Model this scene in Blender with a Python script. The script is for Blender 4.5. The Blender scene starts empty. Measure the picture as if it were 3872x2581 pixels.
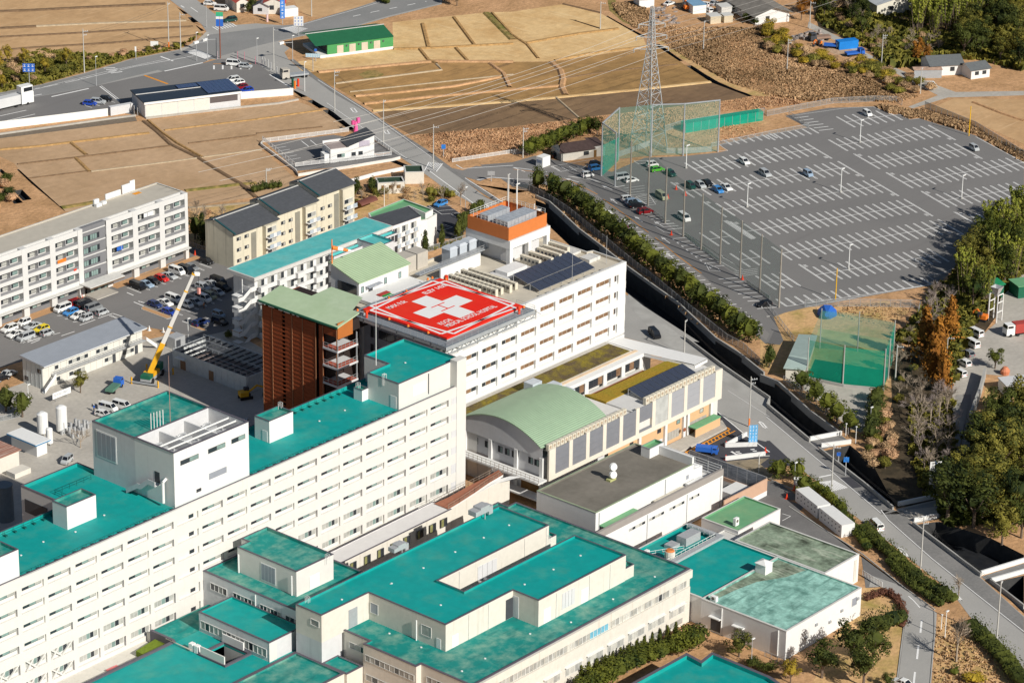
import bpy,bmesh,math,random
from mathutils import Vector,Matrix,noise
from mathutils.geometry import tessellate_polygon
R = math.radians
S = bpy.context.scene
COL = S.collection
# ------------------------------------------------------------------ camera, sky, sun, exposure
H = 300.0
FOC,PITCH,ROLL,AZ = 12240.72,.39171806,.01514166,.86603178
_ca,_sa = math.cos(AZ),math.sin(AZ)
_r = Vector((_ca,-_sa,0)); _fh = Vector((_sa,_ca,0)); _k = Vector((0,0,1))
FWD = _fh * math.cos(PITCH) - _k * math.sin(PITCH); _u = _r.cross(FWD)
RGT = math.cos(ROLL) * _r + math.sin(ROLL) * _u
UPV = -math.sin(ROLL) * _r + math.cos(ROLL) * _u
_d = FWD * (H / -FWD.z); CP = Vector((-_d.x,-_d.y,H))
cd = bpy.data.cameras.new('camera'); cam = bpy.data.objects.new('camera',cd); COL.objects.link(cam)
cd.sensor_width = 36; cd.sensor_fit = 'HORIZONTAL'; cd.lens = FOC / 3872 * 36; cd.clip_start = 5; cd.clip_end = 20000
m = Matrix((RGT,UPV,-FWD)).transposed().to_4x4(); m.translation = CP; cam.matrix_world = m
S.camera = cam
SUN_EL = R(33); SHD = Vector((1.05,9.55,0)).normalized()
w = bpy.data.worlds.new('World'); S.world = w; w.use_nodes = True; nt = w.node_tree; nt.nodes.clear()
sky = nt.nodes.new('ShaderNodeTexSky'); sky.sky_type = 'NISHITA'; sky.sun_disc = False
sky.sun_elevation = SUN_EL; sky.sun_rotation = math.atan2(-SHD.x,-SHD.y) % (2 * math.pi); sky.air_density = 1; sky.dust_density = .6
bg = nt.nodes.new('ShaderNodeBackground'); bg.inputs[1].default_value = .052
wo = nt.nodes.new('ShaderNodeOutputWorld'); nt.links.new(sky.outputs[0],bg.inputs[0]); nt.links.new(bg.outputs[0],wo.inputs[0])
sl = bpy.data.lights.new('sun','SUN'); so = bpy.data.objects.new('sun',sl); COL.objects.link(so)
sl.energy = 4.9; sl.angle = R(.53); sl.color = (1,.955,.87)
ld = SHD * math.cos(SUN_EL) + Vector((0,0,-math.sin(SUN_EL)))
so.rotation_euler = ld.to_track_quat('-Z','Y').to_euler(); so.location = (0,0,200)
S.view_settings.view_transform = 'Standard'; S.view_settings.look = 'None'
S.view_settings.gamma = 1; S.view_settings.exposure = 0; S.view_settings.use_curve_mapping = False
S.cycles.max_bounces = 5; S.cycles.diffuse_bounces = 2; S.cycles.glossy_bounces = 2; S.cycles.transparent_max_bounces = 12
try: S.cycles.use_denoising = True
except Exception: pass
# ------------------------------------------------------------------ surveying: sight lines from the aerial viewpoint down to real planes
ZM = 2.4124; OX = (0,970,1940,2900); OY = (0,640,1290,1931)
def fp(t,x,y): return OX[int(t[0])] + x / ZM,OY[int(t[1])] + y / ZM
def ray(u,v): return FWD + RGT * ((u - 1936) / FOC) + UPV * (-(v - 1290.5) / FOC)
def g(t,x,y,z=0.0):
 d = ray(*fp(t,x,y)); return CP + d * ((z - H) / d.z)
def gy(t,x,y,Y):
 d = ray(*fp(t,x,y)); return CP + d * ((Y - CP.y) / d.y)
def gx(t,x,y,X):
 d = ray(*fp(t,x,y)); return CP + d * ((X - CP.x) / d.x)
def PL(s,z=0.0):
 'survey string: tile token then x,y pairs -> list of points on height z'
 out = []; t = None
 for k in s.split():
  if ',' in k: a,b = k.split(','); out.append(g(t,float(a),float(b),z))
  else: t = k
 return out
rnd = random.Random(7)
ORD = 'first second third fourth fifth sixth seventh eighth ninth tenth eleventh twelfth thirteenth fourteenth fifteenth sixteenth seventeenth eighteenth nineteenth twentieth twenty-first twenty-second twenty-third twenty-fourth twenty-fifth'.split()
# ------------------------------------------------------------------ materials
MATS = {}
def mat(name,col,rough=.85,var=.12,scale=.35,col2=None,s2=.06,amt2=.5,metal=0,streak=None,bump=0,alpha=1,spec=.3,sharp=.12,aniso=None):
 if name in MATS: return MATS[name]
 M = bpy.data.materials.new(name); M.use_nodes = True; n = M.node_tree; N = n.nodes; L = n.links
 p = N['Principled BSDF']; p.inputs['Roughness'].default_value = rough; p.inputs['Metallic'].default_value = metal
 p.inputs['Specular IOR Level'].default_value = spec
 geo = N.new('ShaderNodeNewGeometry'); pos = geo.outputs['Position']
 if aniso:
  mp = N.new('ShaderNodeMapping'); mp.inputs['Rotation'].default_value = (0,0,aniso[0]); mp.inputs['Scale'].default_value = aniso[1]
  L.new(pos,mp.inputs['Vector']); pos = mp.outputs[0]
 out = None
 nz = N.new('ShaderNodeTexNoise'); nz.inputs['Scale'].default_value = scale; nz.inputs['Detail'].default_value = 6; nz.inputs['Roughness'].default_value = .62
 L.new(pos,nz.inputs['Vector'])
 mr = N.new('ShaderNodeMapRange'); mr.inputs[1].default_value = .3; mr.inputs[2].default_value = .7
 mr.inputs[3].default_value = 1 - var; mr.inputs[4].default_value = 1 + var; L.new(nz.outputs[0],mr.inputs[0])
 base = N.new('ShaderNodeRGB'); base.outputs[0].default_value = (*col,1); c = base.outputs[0]
 if col2:
  n2 = N.new('ShaderNodeTexNoise'); n2.inputs['Scale'].default_value = s2; n2.inputs['Detail'].default_value = 8; n2.inputs['Roughness'].default_value = .65
  L.new(pos,n2.inputs['Vector'])
  r2 = N.new('ShaderNodeMapRange'); r2.inputs[1].default_value = 1 - amt2 - sharp; r2.inputs[2].default_value = 1 - amt2 + sharp; L.new(n2.outputs[0],r2.inputs[0])
  mx = N.new('ShaderNodeMixRGB'); L.new(r2.outputs[0],mx.inputs[0]); L.new(c,mx.inputs[1]); mx.inputs[2].default_value = (*col2,1); c = mx.outputs[0]
 if streak:                       # (colour, vector scale, threshold): rain streaks, furrows, joints of wear
  mp2 = N.new('ShaderNodeMapping'); mp2.inputs['Rotation'].default_value = (0,0,streak[3] if len(streak) > 3 else 0); mp2.inputs['Scale'].default_value = streak[1]
  L.new(geo.outputs['Position'],mp2.inputs['Vector'])
  n3 = N.new('ShaderNodeTexNoise'); n3.inputs['Scale'].default_value = 1; n3.inputs['Detail'].default_value = 5; L.new(mp2.outputs[0],n3.inputs['Vector'])
  r3 = N.new('ShaderNodeMapRange'); r3.inputs[1].default_value = streak[2]; r3.inputs[2].default_value = streak[2] + .12; L.new(n3.outputs[0],r3.inputs[0])
  r3.inputs[4].default_value = streak[4] if len(streak) > 4 else .8
  mx = N.new('ShaderNodeMixRGB'); L.new(r3.outputs[0],mx.inputs[0]); L.new(c,mx.inputs[1]); mx.inputs[2].default_value = (*streak[0],1); c = mx.outputs[0]
 ml = N.new('ShaderNodeVectorMath'); ml.operation = 'SCALE'; L.new(c,ml.inputs[0]); L.new(mr.outputs[0],ml.inputs['Scale'])
 L.new(ml.outputs[0],p.inputs['Base Color'])
 if bump:
  b = N.new('ShaderNodeBump'); b.inputs['Strength'].default_value = bump; b.inputs['Distance'].default_value = .3; L.new(nz.outputs[0],b.inputs['Height']); L.new(b.outputs[0],p.inputs['Normal'])
 p.inputs['Alpha'].default_value = alpha
 MATS[name] = M; return M
def corrugated(name,col,period,ang,rough=.5,metal=.2,depth=.35,var=.06):
 if name in MATS: return MATS[name]
 M = mat(name,col,rough,var,.5,metal=metal); n = M.node_tree; N = n.nodes; L = n.links; p = N['Principled BSDF']
 geo = N.new('ShaderNodeNewGeometry'); mp = N.new('ShaderNodeMapping'); mp.inputs['Rotation'].default_value = (0,0,ang)
 L.new(geo.outputs['Position'],mp.inputs['Vector'])
 wv = N.new('ShaderNodeTexWave'); wv.inputs['Scale'].default_value = .314 / period; wv.inputs['Distortion'].default_value = 0
 L.new(mp.outputs[0],wv.inputs['Vector']); b = N.new('ShaderNodeBump'); b.inputs['Strength'].default_value = depth; b.inputs['Distance'].default_value = period * .4
 L.new(wv.outputs['Fac'],b.inputs['Height']); L.new(b.outputs[0],p.inputs['Normal']); return M
WHITE = mat('white_render',(.70,.68,.64),.8,.03,.8,streak=((.60,.575,.53),(1.3,1.3,.05),.62,0,.35))
WHITE2 = mat('white_paint',(.75,.745,.73),.7,.03,1.0,streak=((.62,.61,.59),(1.6,1.6,.08),.63,0,.35))
CREAM = mat('cream_render',(.68,.645,.575),.85,.05,.9,streak=((.5,.45,.37),(1.3,1.3,.06),.6,0,.5))
GREYW = mat('pale_grey_panel',(.62,.62,.63),.8,.05,.7,streak=((.45,.45,.47),(1.5,1.5,.07),.6,0,.4))
SLATE = mat('slate_panel_and_shade',(.33,.35,.39),.7,.06,.7)  # on the wing's west face this colour carries the shade
TEAL = mat('teal_membrane',(.003,.32,.30),.62,.08,.5,col2=(.05,.33,.28),s2=.2,amt2=.40,streak=((.01,.26,.245),(.25,.05,.25),.58,0,.5))
TEALW = mat('worn_teal_membrane',(.006,.25,.22),.75,.12,.5,col2=(.17,.34,.27),s2=.25,amt2=.44,streak=((.012,.17,.155),(.2,.7,.2),.56,.2,.6))
TEALP = mat('pale_teal_roof',(.09,.46,.46),.7,.1,.5,col2=(.16,.5,.48),s2=.2,amt2=.45,streak=((.03,.22,.22),(.6,.1,.6),.66,.3,.6))
MOSSY = mat('mossy_slab',(.26,.33,.24),.9,.3,.9,col2=(.06,.075,.05),s2=.28,amt2=.44,streak=((.42,.46,.36),(.9,.12,.5),.55,.1,.8))
MOSST = mat('mottled_mint_slab',(.32,.58,.50),.9,.25,.9,col2=(.10,.24,.20),s2=.3,amt2=.43,streak=((.13,.28,.24),(.13,1.1,.5),.55,-.4,.8))
COPE = mat('dark_coping',(.115,.105,.13),.6,.1,1)
COPEW = mat('pale_coping',(.62,.61,.58),.7,.08,1)
GROOF = mat('green_painted_roof',(.15,.36,.19),.7,.08,.5,col2=(.22,.38,.2),s2=.2,amt2=.4)
CONC = mat('concrete',(.42,.41,.385),.9,.1,.6,col2=(.30,.29,.27),s2=.15,amt2=.4)
CONCD = mat('dark_concrete',(.22,.215,.20),.9,.15,.6,col2=(.14,.135,.125),s2=.2,amt2=.45)
ASPH = mat('parking_asphalt',(.195,.188,.184),.92,.06,3,col2=(.215,.206,.20),s2=.035,amt2=.5,streak=((.175,.165,.163),(.02,.5,.5),.57,.4,.35))
ASPHD = mat('fresh_asphalt',(.062,.062,.072),.9,.1,3)
ROADM = mat('worn_road',(.40,.387,.365),.92,.06,2.5,col2=(.355,.345,.325),s2=.05,amt2=.5)
WALKM = mat('grey_pavement',(.21,.205,.198),.92,.12,1.5,col2=(.26,.25,.24),s2=.1,amt2=.45)
PALEC = mat('pale_concrete_ground',(.50,.465,.41),.9,.1,1,col2=(.42,.39,.345),s2=.08,amt2=.5)
BRICKP = mat('tan_brick_paving',(.52,.30,.15),.9,.1,3)
PAINT = mat('road_paint',(.86,.85,.83),.8,.08,2)
YPAINT = mat('yellow_paint',(.75,.30,.03),.8,.1,2)
FENCE = mat('galvanised_steel',(.5,.51,.52),.5,.1,2,metal=.3)
WHITEM = mat('white_metal',(.82,.82,.80),.5,.04,2)
GREYM = mat('grey_metal',(.40,.42,.44),.5,.08,1,metal=.2)
DARKM = mat('dark_metal',(.06,.065,.075),.5,.1,1)
REDM = mat('red_paint_metal',(.75,.06,.02),.5,.05,1)
ORANGEM = mat('orange_plastic',(.85,.22,.03),.6,.05,1)
BLUEM = mat('blue_paint',(.03,.14,.55),.5,.05,1)
YELM = mat('yellow_machine_paint',(.80,.42,.02),.45,.08,1)
DGREEN = mat('dark_green_paint',(.015,.13,.075),.5,.1,1)
BLACK = mat('black_rubber',(.02,.02,.022),.8,.1,1)
GLASSD = mat('dark_window_glass',(.035,.042,.05),.12,.2,.2,spec=.6)
GLASSC = mat('curtained_glass',(.42,.42,.39),.35,.25,.9,spec=.5)
GLASST = mat('greenish_glass',(.22,.31,.29),.2,.25,.6,spec=.6)
GLASSB = mat('amber_interior_glass',(.22,.13,.075),.3,.45,.5,spec=.5)  # brown-orange room interior put into the pane colour
GLASSY = mat('yellowish_glass',(.24,.24,.10),.2,.3,.8,spec=.6)
GRILLE = mat('louvre_grey',(.33,.35,.40),.6,.05,1,metal=.2)
TANWALL = mat('tan_tile_wall',(.66,.42,.23),.85,.04,1)
SOLAR = mat('solar_cell',(.045,.055,.085),.3,.1,1.5,spec=.6)
BARK = mat('bark',(.16,.12,.09),.95,.2,2)
TWIG = mat('bare_twigs',(.36,.29,.22),.95,.2,2)
def leafmat(name,c1,c2,sc=.22,trans=0):
 M = bpy.data.materials.new(name); M.use_nodes = True; N = M.node_tree.nodes; L = M.node_tree.links; p = N['Principled BSDF']
 p.inputs['Roughness'].default_value = .75; p.inputs['Specular IOR Level'].default_value = .15
 geo = N.new('ShaderNodeNewGeometry'); nz = N.new('ShaderNodeTexNoise'); nz.inputs['Scale'].default_value = sc; nz.inputs['Detail'].default_value = 4
 L.new(geo.outputs['Position'],nz.inputs['Vector'])
 oi = N.new('ShaderNodeObjectInfo'); ad = N.new('ShaderNodeMath'); ad.operation = 'MULTIPLY_ADD'; ad.inputs[1].default_value = .35; L.new(oi.outputs['Random'],ad.inputs[0]); L.new(nz.outputs[0],ad.inputs[2])
 ri = N.new('ShaderNodeMath'); ri.operation = 'MULTIPLY_ADD'; ri.inputs[1].default_value = .5; L.new(geo.outputs['Random Per Island'],ri.inputs[0]); L.new(ad.outputs[0],ri.inputs[2])
 mr = N.new('ShaderNodeMapRange'); mr.inputs[1].default_value = .55; mr.inputs[2].default_value = 1.25; L.new(ri.outputs[0],mr.inputs[0])
 mx = N.new('ShaderNodeMixRGB'); L.new(mr.outputs[0],mx.inputs[0]); mx.inputs[1].default_value = (*c1,1); mx.inputs[2].default_value = (*c2,1)
 L.new(mx.outputs[0],p.inputs['Base Color']); MATS[name] = M; return M
L_DARK = leafmat('dark_evergreen_leaves',(.009,.019,.006),(.085,.098,.018))
L_HEDGE = leafmat('hedge_leaves',(.014,.03,.008),(.135,.145,.018))
L_OLIVE = leafmat('olive_leaves',(.035,.05,.012),(.23,.20,.035))
L_YEL = leafmat('yellowing_leaves',(.16,.13,.02),(.42,.29,.03))
L_BAMB = leafmat('bamboo_leaves',(.09,.12,.02),(.33,.34,.05))
L_RUST = leafmat('rust_cedar_leaves',(.12,.045,.01),(.40,.17,.025))
L_TAN = leafmat('dry_brown_foliage',(.16,.095,.05),(.60,.40,.22),.15)
L_PINK = leafmat('dry_reddish_foliage',(.30,.16,.085),(.74,.47,.27),.15)
L_GRASS = leafmat('mixed_dry_scrub',(.17,.105,.05),(.70,.45,.25),.05)
# ------------------------------------------------------------------ meshes and objects
class MB:
 def __init__(s): s.v = []; s.f = []
 def add(s,vs,fs):
  o = len(s.v); s.v += [tuple(v) for v in vs]; s.f += [tuple(i + o for i in f) for f in fs]; return s
 def quad(s,*p): return s.add(p,[tuple(range(len(p)))])
 def poly(s,pts,z=None): return s.add([(p[0],p[1],p[2] if z is None else z) for p in pts],[tuple(range(len(pts)))])
 def box(s,x0,x1,y0,y1,z0,z1):
  if x0 > x1: x0,x1 = x1,x0
  if y0 > y1: y0,y1 = y1,y0
  return s.add([(x0,y0,z0),(x1,y0,z0),(x1,y1,z0),(x0,y1,z0),(x0,y0,z1),(x1,y0,z1),(x1,y1,z1),(x0,y1,z1)],
                     [(3,2,1,0),(4,5,6,7),(0,1,5,4),(1,2,6,5),(2,3,7,6),(3,0,4,7)])
 def obox(s,o,a,b,c):
  'box from corner o with edge vectors a, b, c'
  o,a,b,c = map(Vector,(o,a,b,c))
  return s.add([o,o + a,o + a + b,o + b,o + c,o + a + c,o + a + b + c,o + b + c],
                     [(3,2,1,0),(4,5,6,7),(0,1,5,4),(1,2,6,5),(2,3,7,6),(3,0,4,7)])
 def bar(s,a,b,w,h=None,up=None):
  a,b = Vector(a),Vector(b); d = b - a
  if d.length < 1e-6: return s
  h = h or w; u = Vector(up) if up else (Vector((0,0,1)) if abs(d.normalized().z) < .95 else Vector((1,0,0)))
  x = d.cross(u).normalized() * w; y = x.cross(d).normalized() * h
  return s.obox(a - x / 2 - y / 2,x,y,d)
 def cyl(s,a,b,r0,r1=None,n=8,caps=True):
  a,b = Vector(a),Vector(b); r1 = r0 if r1 is None else r1; d = (b - a).normalized()
  x = d.orthogonal().normalized(); y = d.cross(x); o = len(s.v)
  for c,r in ((a,r0),(b,r1)):
   for i in range(n):
    t = 2 * math.pi * i / n; s.v.append(tuple(c + x * (r * math.cos(t)) + y * (r * math.sin(t))))
  s.f += [(o + i,o + (i + 1) % n,o + n + (i + 1) % n,o + n + i) for i in range(n)]
  if caps: s.f += [tuple(o + i for i in reversed(range(n))),tuple(o + n + i for i in range(n))]
  return s
 def prism(s,pts,z0,z1,cap=True):
  n = len(pts); o = len(s.v)
  s.v += [(p[0],p[1],z0) for p in pts] + [(p[0],p[1],z1) for p in pts]
  s.f += [(o + i,o + (i + 1) % n,o + n + (i + 1) % n,o + n + i) for i in range(n)]
  if cap: s.f += [tuple(o + n + i for i in range(n)),tuple(o + i for i in reversed(range(n)))]
  return s
 def tube(s,pts,r,n=6):
  for a,b in zip(pts,pts[1:]): s.cyl(a,b,r,r,n)
  return s
 def mesh(s,name,off=None):
  me = bpy.data.meshes.new(name)
  vs = s.v if off is None else [(v[0] - off[0],v[1] - off[1],v[2] - off[2]) for v in s.v]
  me.from_pydata(vs,[],s.f); me.update(); return me
def wl(o):
 L = Vector((0,0,0))
 while o: L += o.location; o = o.parent
 return L
def tag(o,label=None,cat=None,group=None,kind=None):
 if label: o['label'] = label
 if cat: o['category'] = cat
 if group: o['group'] = group
 if kind: o['kind'] = kind
 return o
def link(name,me,m,parent=None,loc=(0,0,0),rz=0):
 o = bpy.data.objects.new(name,me); COL.objects.link(o)
 if m is not None:
  if me.materials:
   if me.materials[0] != m: o.material_slots[0].link = 'OBJECT'; o.material_slots[0].material = m
  else: me.materials.append(m)
 o.parent = parent; o.location = loc; o.rotation_euler = (0,0,rz); return o
def put(name,mb,m,parent=None,local=False,label=None):
 'world-space builder -> object (child of parent) whose origin is the parent base'
 if parent and not local: me = mb.mesh(name,wl(parent))
 else: me = mb.mesh(name)
 o = link(name,me,m,parent)
 if label: o['label'] = label
 return o
def solo(name,mb,m,label,cat,group=None,base=None):
 'a thing that is one mesh; origin at its base'
 if base is None:
  xs = [v[0] for v in mb.v]; ys = [v[1] for v in mb.v]; zs = [v[2] for v in mb.v]
  base = ((min(xs) + max(xs)) / 2,(min(ys) + max(ys)) / 2,min(zs))
 o = link(name,mb.mesh(name,base),m,None,base); return tag(o,label,cat,group)
def thing(name,label,cat,loc,rz=0,group=None):
 o = bpy.data.objects.new(name,None); COL.objects.link(o); o.location = loc; o.rotation_euler = (0,0,rz)
 o.empty_display_size = .3; return tag(o,label,cat,group)
def struct(name,mb,m,kind='structure',parent=None):
 o = link(name,mb.mesh(name),m,parent); o['kind'] = kind; return o
def copytree(root,loc,rz=None,label=None,group=None,scale=None):
 r = root.copy(); COL.objects.link(r); r.location = loc
 if rz is not None: r.rotation_euler = (0,0,rz)
 if scale: r.scale = scale
 if label: r['label'] = label
 if group: r['group'] = group
 for ch in list(root.children):
  c = ch.copy(); COL.objects.link(c); c.parent = r
  for gch in list(ch.children):
   d = gch.copy(); COL.objects.link(d); d.parent = c
 return r
def area(p): return sum(p[i][0] * p[(i + 1) % len(p)][1] - p[(i + 1) % len(p)][0] * p[i][1] for i in range(len(p))) / 2
def ccw(p): return list(p) if area(p) > 0 else list(reversed(p))
def inset(p,d):
 p = ccw(p); n = len(p); out = []
 for i in range(n):
  a,b,c = Vector(p[i - 1][:2]),Vector(p[i][:2]),Vector(p[(i + 1) % n][:2])
  e1 = (b - a).normalized(); e2 = (c - b).normalized(); n1 = Vector((-e1.y,e1.x)); n2 = Vector((-e2.y,e2.x))
  k = n1 + n2; q = 1 + n1.dot(n2); out.append(b + k * (d / max(q,.25)))
 return out
def rect(x0,x1,y0,y1): return [(x0,y0),(x1,y0),(x1,y1),(x0,y1)]
def roofed(root,poly,z0,z,wm,rm,cm=None,ph=.55,cw=.32,wall_name='wall',roof_name='roof',ov=.06):
 'solid block: walls, coping ring, inner parapet face and recessed roof slab'
 poly = ccw(poly); n = len(poly); cm = cm or COPE
 put(wall_name,MB().prism(poly,z0,z - .08,cap=True),wm,root)
 A = inset(poly,-ov); B = inset(poly,cw); c = MB()
 for i in range(n):
  j = (i + 1) % n
  c.quad((*A[i],z),(*A[j],z),(*B[j],z),(*B[i],z)); c.quad((*A[i],z - .14),(*A[j],z - .14),(*A[j],z),(*A[i],z))
  c.quad((*A[i],z - .14),(*poly[i],z - .14),(*poly[j],z - .14),(*A[j],z - .14))
 put('coping',c,cm,root); r = MB()
 # the block under the parapet is hollow above the slab, so the slab sits just above the wall cap
 for i in range(n):
  j = (i + 1) % n; r.quad((*B[j],z - .004),(*B[i],z - .004),(*B[i],z - .078 - 0),(*B[j],z - .078 - 0))
 return put(roof_name,r.poly([(*b,0) for b in B],z - .075),rm,root)
def block(root,poly,z0,z,wm,rm,cm=None,ph=.6,cw=.32,roof_name='roof',wall_name='wall'):
 'walls as an open shell so that the roof slab lies ph below the coping'
 poly = ccw(poly); n = len(poly); cm = cm or COPE; A = inset(poly,-.05); B = inset(poly,cw)
 w_ = MB()
 for i in range(n):
  j = (i + 1) % n; w_.quad((*poly[i],z0),(*poly[j],z0),(*poly[j],z - .12),(*poly[i],z - .12))
 put(wall_name,w_,wm,root); c = MB()
 for i in range(n):
  j = (i + 1) % n
  c.quad((*A[i],z),(*A[j],z),(*B[j],z),(*B[i],z)); c.quad((*A[i],z - .12),(*A[j],z - .12),(*A[j],z),(*A[i],z))
  c.quad((*A[j],z - .12),(*A[i],z - .12),(*poly[i],z - .12),(*poly[j],z - .12))
 put('coping',c,cm,root); r = MB()
 for i in range(n):
  j = (i + 1) % n; r.quad((*B[j],z - .003),(*B[i],z - .003),(*B[i],z - ph),(*B[j],z - ph))
 r.poly([(*b,0) for b in B],z - ph)
 return put(roof_name,r,rm,root)
# windows: frame mesh plus one child per pane, meshes shared
_wc = {}
FR_W = mat('pale_window_frame',(.66,.66,.64),.5,.04,1); FR_D = mat('dark_window_frame',(.09,.09,.10),.5,.05,1)
def window(parent,wall,a,z0,w_,h,n,glass,fr=FR_W,plane=0.0,depth=.09,t=.07,name='window',label=None,rz=None):
 """wall 'S' (faces -Y, a = left x, plane = y) or 'W' (faces -X, a = left y seen from outside (largest), plane = x)"""
 k = (round(w_,2),round(h,2),n,round(t,2),round(depth,2))
 if k not in _wc:
  m_ = MB(); m_.box(0,w_,-depth,.01,h - t,h).box(0,w_,-depth,.01,0,t).box(0,t,-depth,.01,t,h - t).box(w_ - t,w_,-depth,.01,t,h - t)
  pw = (w_ - t) / n
  for i in range(1,n): m_.box(i * pw,i * pw + t,-depth,.01,t,h - t)
  p_ = MB().quad((0,0,0),(pw - t,0,0),(pw - t,0,h - 2 * t),(0,0,h - 2 * t))
  _wc[k] = (m_.mesh('window'),p_.mesh('pane'),pw)
 fm,pm,pw = _wc[k]
 if rz is None: rz = 0 if wall == 'S' else -math.pi / 2
 loc = (a,plane,z0) if wall == 'S' else (plane,a,z0)
 if not isinstance(a,(int,float)): loc = a
 pl = wl(parent) if parent else Vector((0,0,0))
 o = link(name,fm,fr,parent,Vector(loc) - pl,rz)
 if label: o['label'] = label
 for i in range(n):
  gm = glass[(i) % len(glass)] if isinstance(glass,tuple) else rnd.choice(glass)
  q = link('pane',pm,gm,o,(i * pw + t,-.035,t));
 return o
def simple(parent,name,m_,*box_,label=None):
 return put(name,MB().box(*box_),m_,parent,label=label)
TXT = {}                                                    # lettering meshes, cut from font curves while the scene is still small
for s_ in ('MAX 9.0t','ELEV 143ft','KOCHI','MEDICAL SCHOOL HOSPITAL','国立大学法人 高知大学'):
 cu = bpy.data.curves.new('lettering','FONT'); cu.body = s_; cu.size = 1; cu.offset = .02 if ord(s_[0]) < 999 else 0; cu.resolution_u = 2
 o = bpy.data.objects.new('lettering',cu); COL.objects.link(o); dg_ = bpy.context.evaluated_depsgraph_get(); me = bpy.data.meshes.new_from_object(o.evaluated_get(dg_))
 xs = [v.co.x for v in me.vertices] or [0,1]; x0 = min(xs)
 for v in me.vertices: v.co.x -= x0
 TXT[s_] = (me,max(xs) - x0); bpy.data.objects.remove(o)
# ================================================================== SETTING
F_TAN = mat('dry_paddy_soil',(.60,.385,.20),.95,.1,.35,col2=(.50,.31,.155),s2=.05,amt2=.48,streak=((.70,.49,.29),(.06,1.2,.5),.57,.43,.5),bump=.4)
F_DIRT = mat('bare_field_soil',(.54,.36,.215),.95,.1,.4,col2=(.44,.285,.16),s2=.04,amt2=.48,streak=((.62,.44,.28),(.05,.9,.5),.57,.43,.4),bump=.4)
F_GOLD = mat('golden_stubble',(.74,.51,.25),.95,.12,.4,col2=(.60,.37,.155),s2=.06,amt2=.45,streak=((.82,.62,.36),(1.6,.05,.5),.56,.35,.5),bump=.5)
F_OLIV = mat('olive_brown_field',(.32,.19,.072),.95,.2,.25,col2=(.45,.26,.10),s2=.035,amt2=.48,streak=((.17,.10,.05),(.04,.6,.5),.58,.43,.6),bump=.5)
F_DARK = mat('ploughed_dark_soil',(.20,.125,.07),.95,.14,.35,col2=(.27,.17,.09),s2=.04,amt2=.5,streak=((.12,.075,.045),(.05,1.0,.5),.57,.43,.6),bump=.5)
F_RED = mat('reddish_dry_grass',(.60,.35,.18),.97,.22,.8,col2=(.45,.26,.125),s2=.12,amt2=.5,bump=.8)
F_LAWN = mat('dry_lawn',(.64,.40,.19),.95,.2,.9,col2=(.36,.28,.08),s2=.12,amt2=.42,bump=.6)
F_MOSS = mat('mossy_bank',(.16,.16,.03),.95,.3,.6,col2=(.36,.24,.09),s2=.15,amt2=.5,bump=.6)
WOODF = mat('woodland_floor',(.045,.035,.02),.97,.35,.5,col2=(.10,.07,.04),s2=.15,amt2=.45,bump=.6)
WATER = mat('dark_bed_and_tree_shade',(.008,.010,.014),.9,.4,.5,col2=(.02,.02,.02),s2=.3,amt2=.45)
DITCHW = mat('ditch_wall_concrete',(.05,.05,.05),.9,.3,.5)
CH = [PL('21 205,265 330,320 430,410 600,570 850,760 1050,920 1300,1100 1500,1240 1850,1568 22 2060,135 2340,345 32 390,650 665,850 395,900 0,592 22 1900,228 1560,-30 21 1040,1128 750,900 520,700 330,520 205,330'),
      PL('32 497,1003 757,945 900,1060 1135,1240 1185,1475 1150,1525'),
      PL('32 1205,1470 1570,1420 1500,1240 1330,1080 1290,900 1290,740 1240,560 1180,560 1170,760 1200,960 1160,1120 1175,1330'),
      PL('33 1340,125 1570,95 2050,250 2345,400 2345,450 1955,588'),PL('33 2052,655 2345,585 2345,935')]  # first polygon here is a dark pit standing in for tree shadow
def offs(pts,wd):
 out = [];
 for i,p in enumerate(pts):
  a = pts[max(i - 1,0)]; b = pts[min(i + 1,len(pts) - 1)]; d = Vector((b[0] - a[0],b[1] - a[1])).normalized(); out.append((p[0] - d.y * wd,p[1] + d.x * wd,0))
 return out
def strip(pts,wd): return offs(pts,wd / 2) + list(reversed(offs(pts,-wd / 2)))
DITCH = [strip(PL(s),w_) for s,w_ in (
 ('20 835,150 1000,245 1180,335',2.2),('20 1310,405 1420,490 1520,560',2.2),('20 1600,600 1720,680 1850,755 2010,825 2165,878',2.2),
 ('10 355,825 440,885',2.2),('10 495,915 605,985',2.4),('10 628,1003 740,1080 885,1180',2.6),('00 1530,38 1690,130',2.0),('00 1722,160 1790,205',2.0),('00 1765,238 1840,285',2.0),
 ('01 -5,1 80,75',1.2),('01 165,0 300,130 600,378',.8),('10 1215,1455 1400,1530',2.0),('01 160,190 250,280',2.5),('01 90,230 170,310',2.5))]
outer = [Vector(p) for p in ((-700,-420,0),(900,-420,0),(1500,200,0),(1500,1700,0),(-500,1700,0),(-900,600,0))]
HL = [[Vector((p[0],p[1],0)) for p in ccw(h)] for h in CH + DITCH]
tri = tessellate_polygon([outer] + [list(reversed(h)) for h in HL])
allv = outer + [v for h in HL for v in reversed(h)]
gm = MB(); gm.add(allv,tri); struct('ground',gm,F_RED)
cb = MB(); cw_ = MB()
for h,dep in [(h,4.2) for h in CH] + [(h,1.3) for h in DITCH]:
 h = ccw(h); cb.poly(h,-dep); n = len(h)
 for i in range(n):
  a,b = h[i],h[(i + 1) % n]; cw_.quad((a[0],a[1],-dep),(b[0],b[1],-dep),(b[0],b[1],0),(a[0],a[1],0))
struct('channel_and_shade_bed',cb,WATER); struct('channel_wall',cw_,DITCHW)
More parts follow.
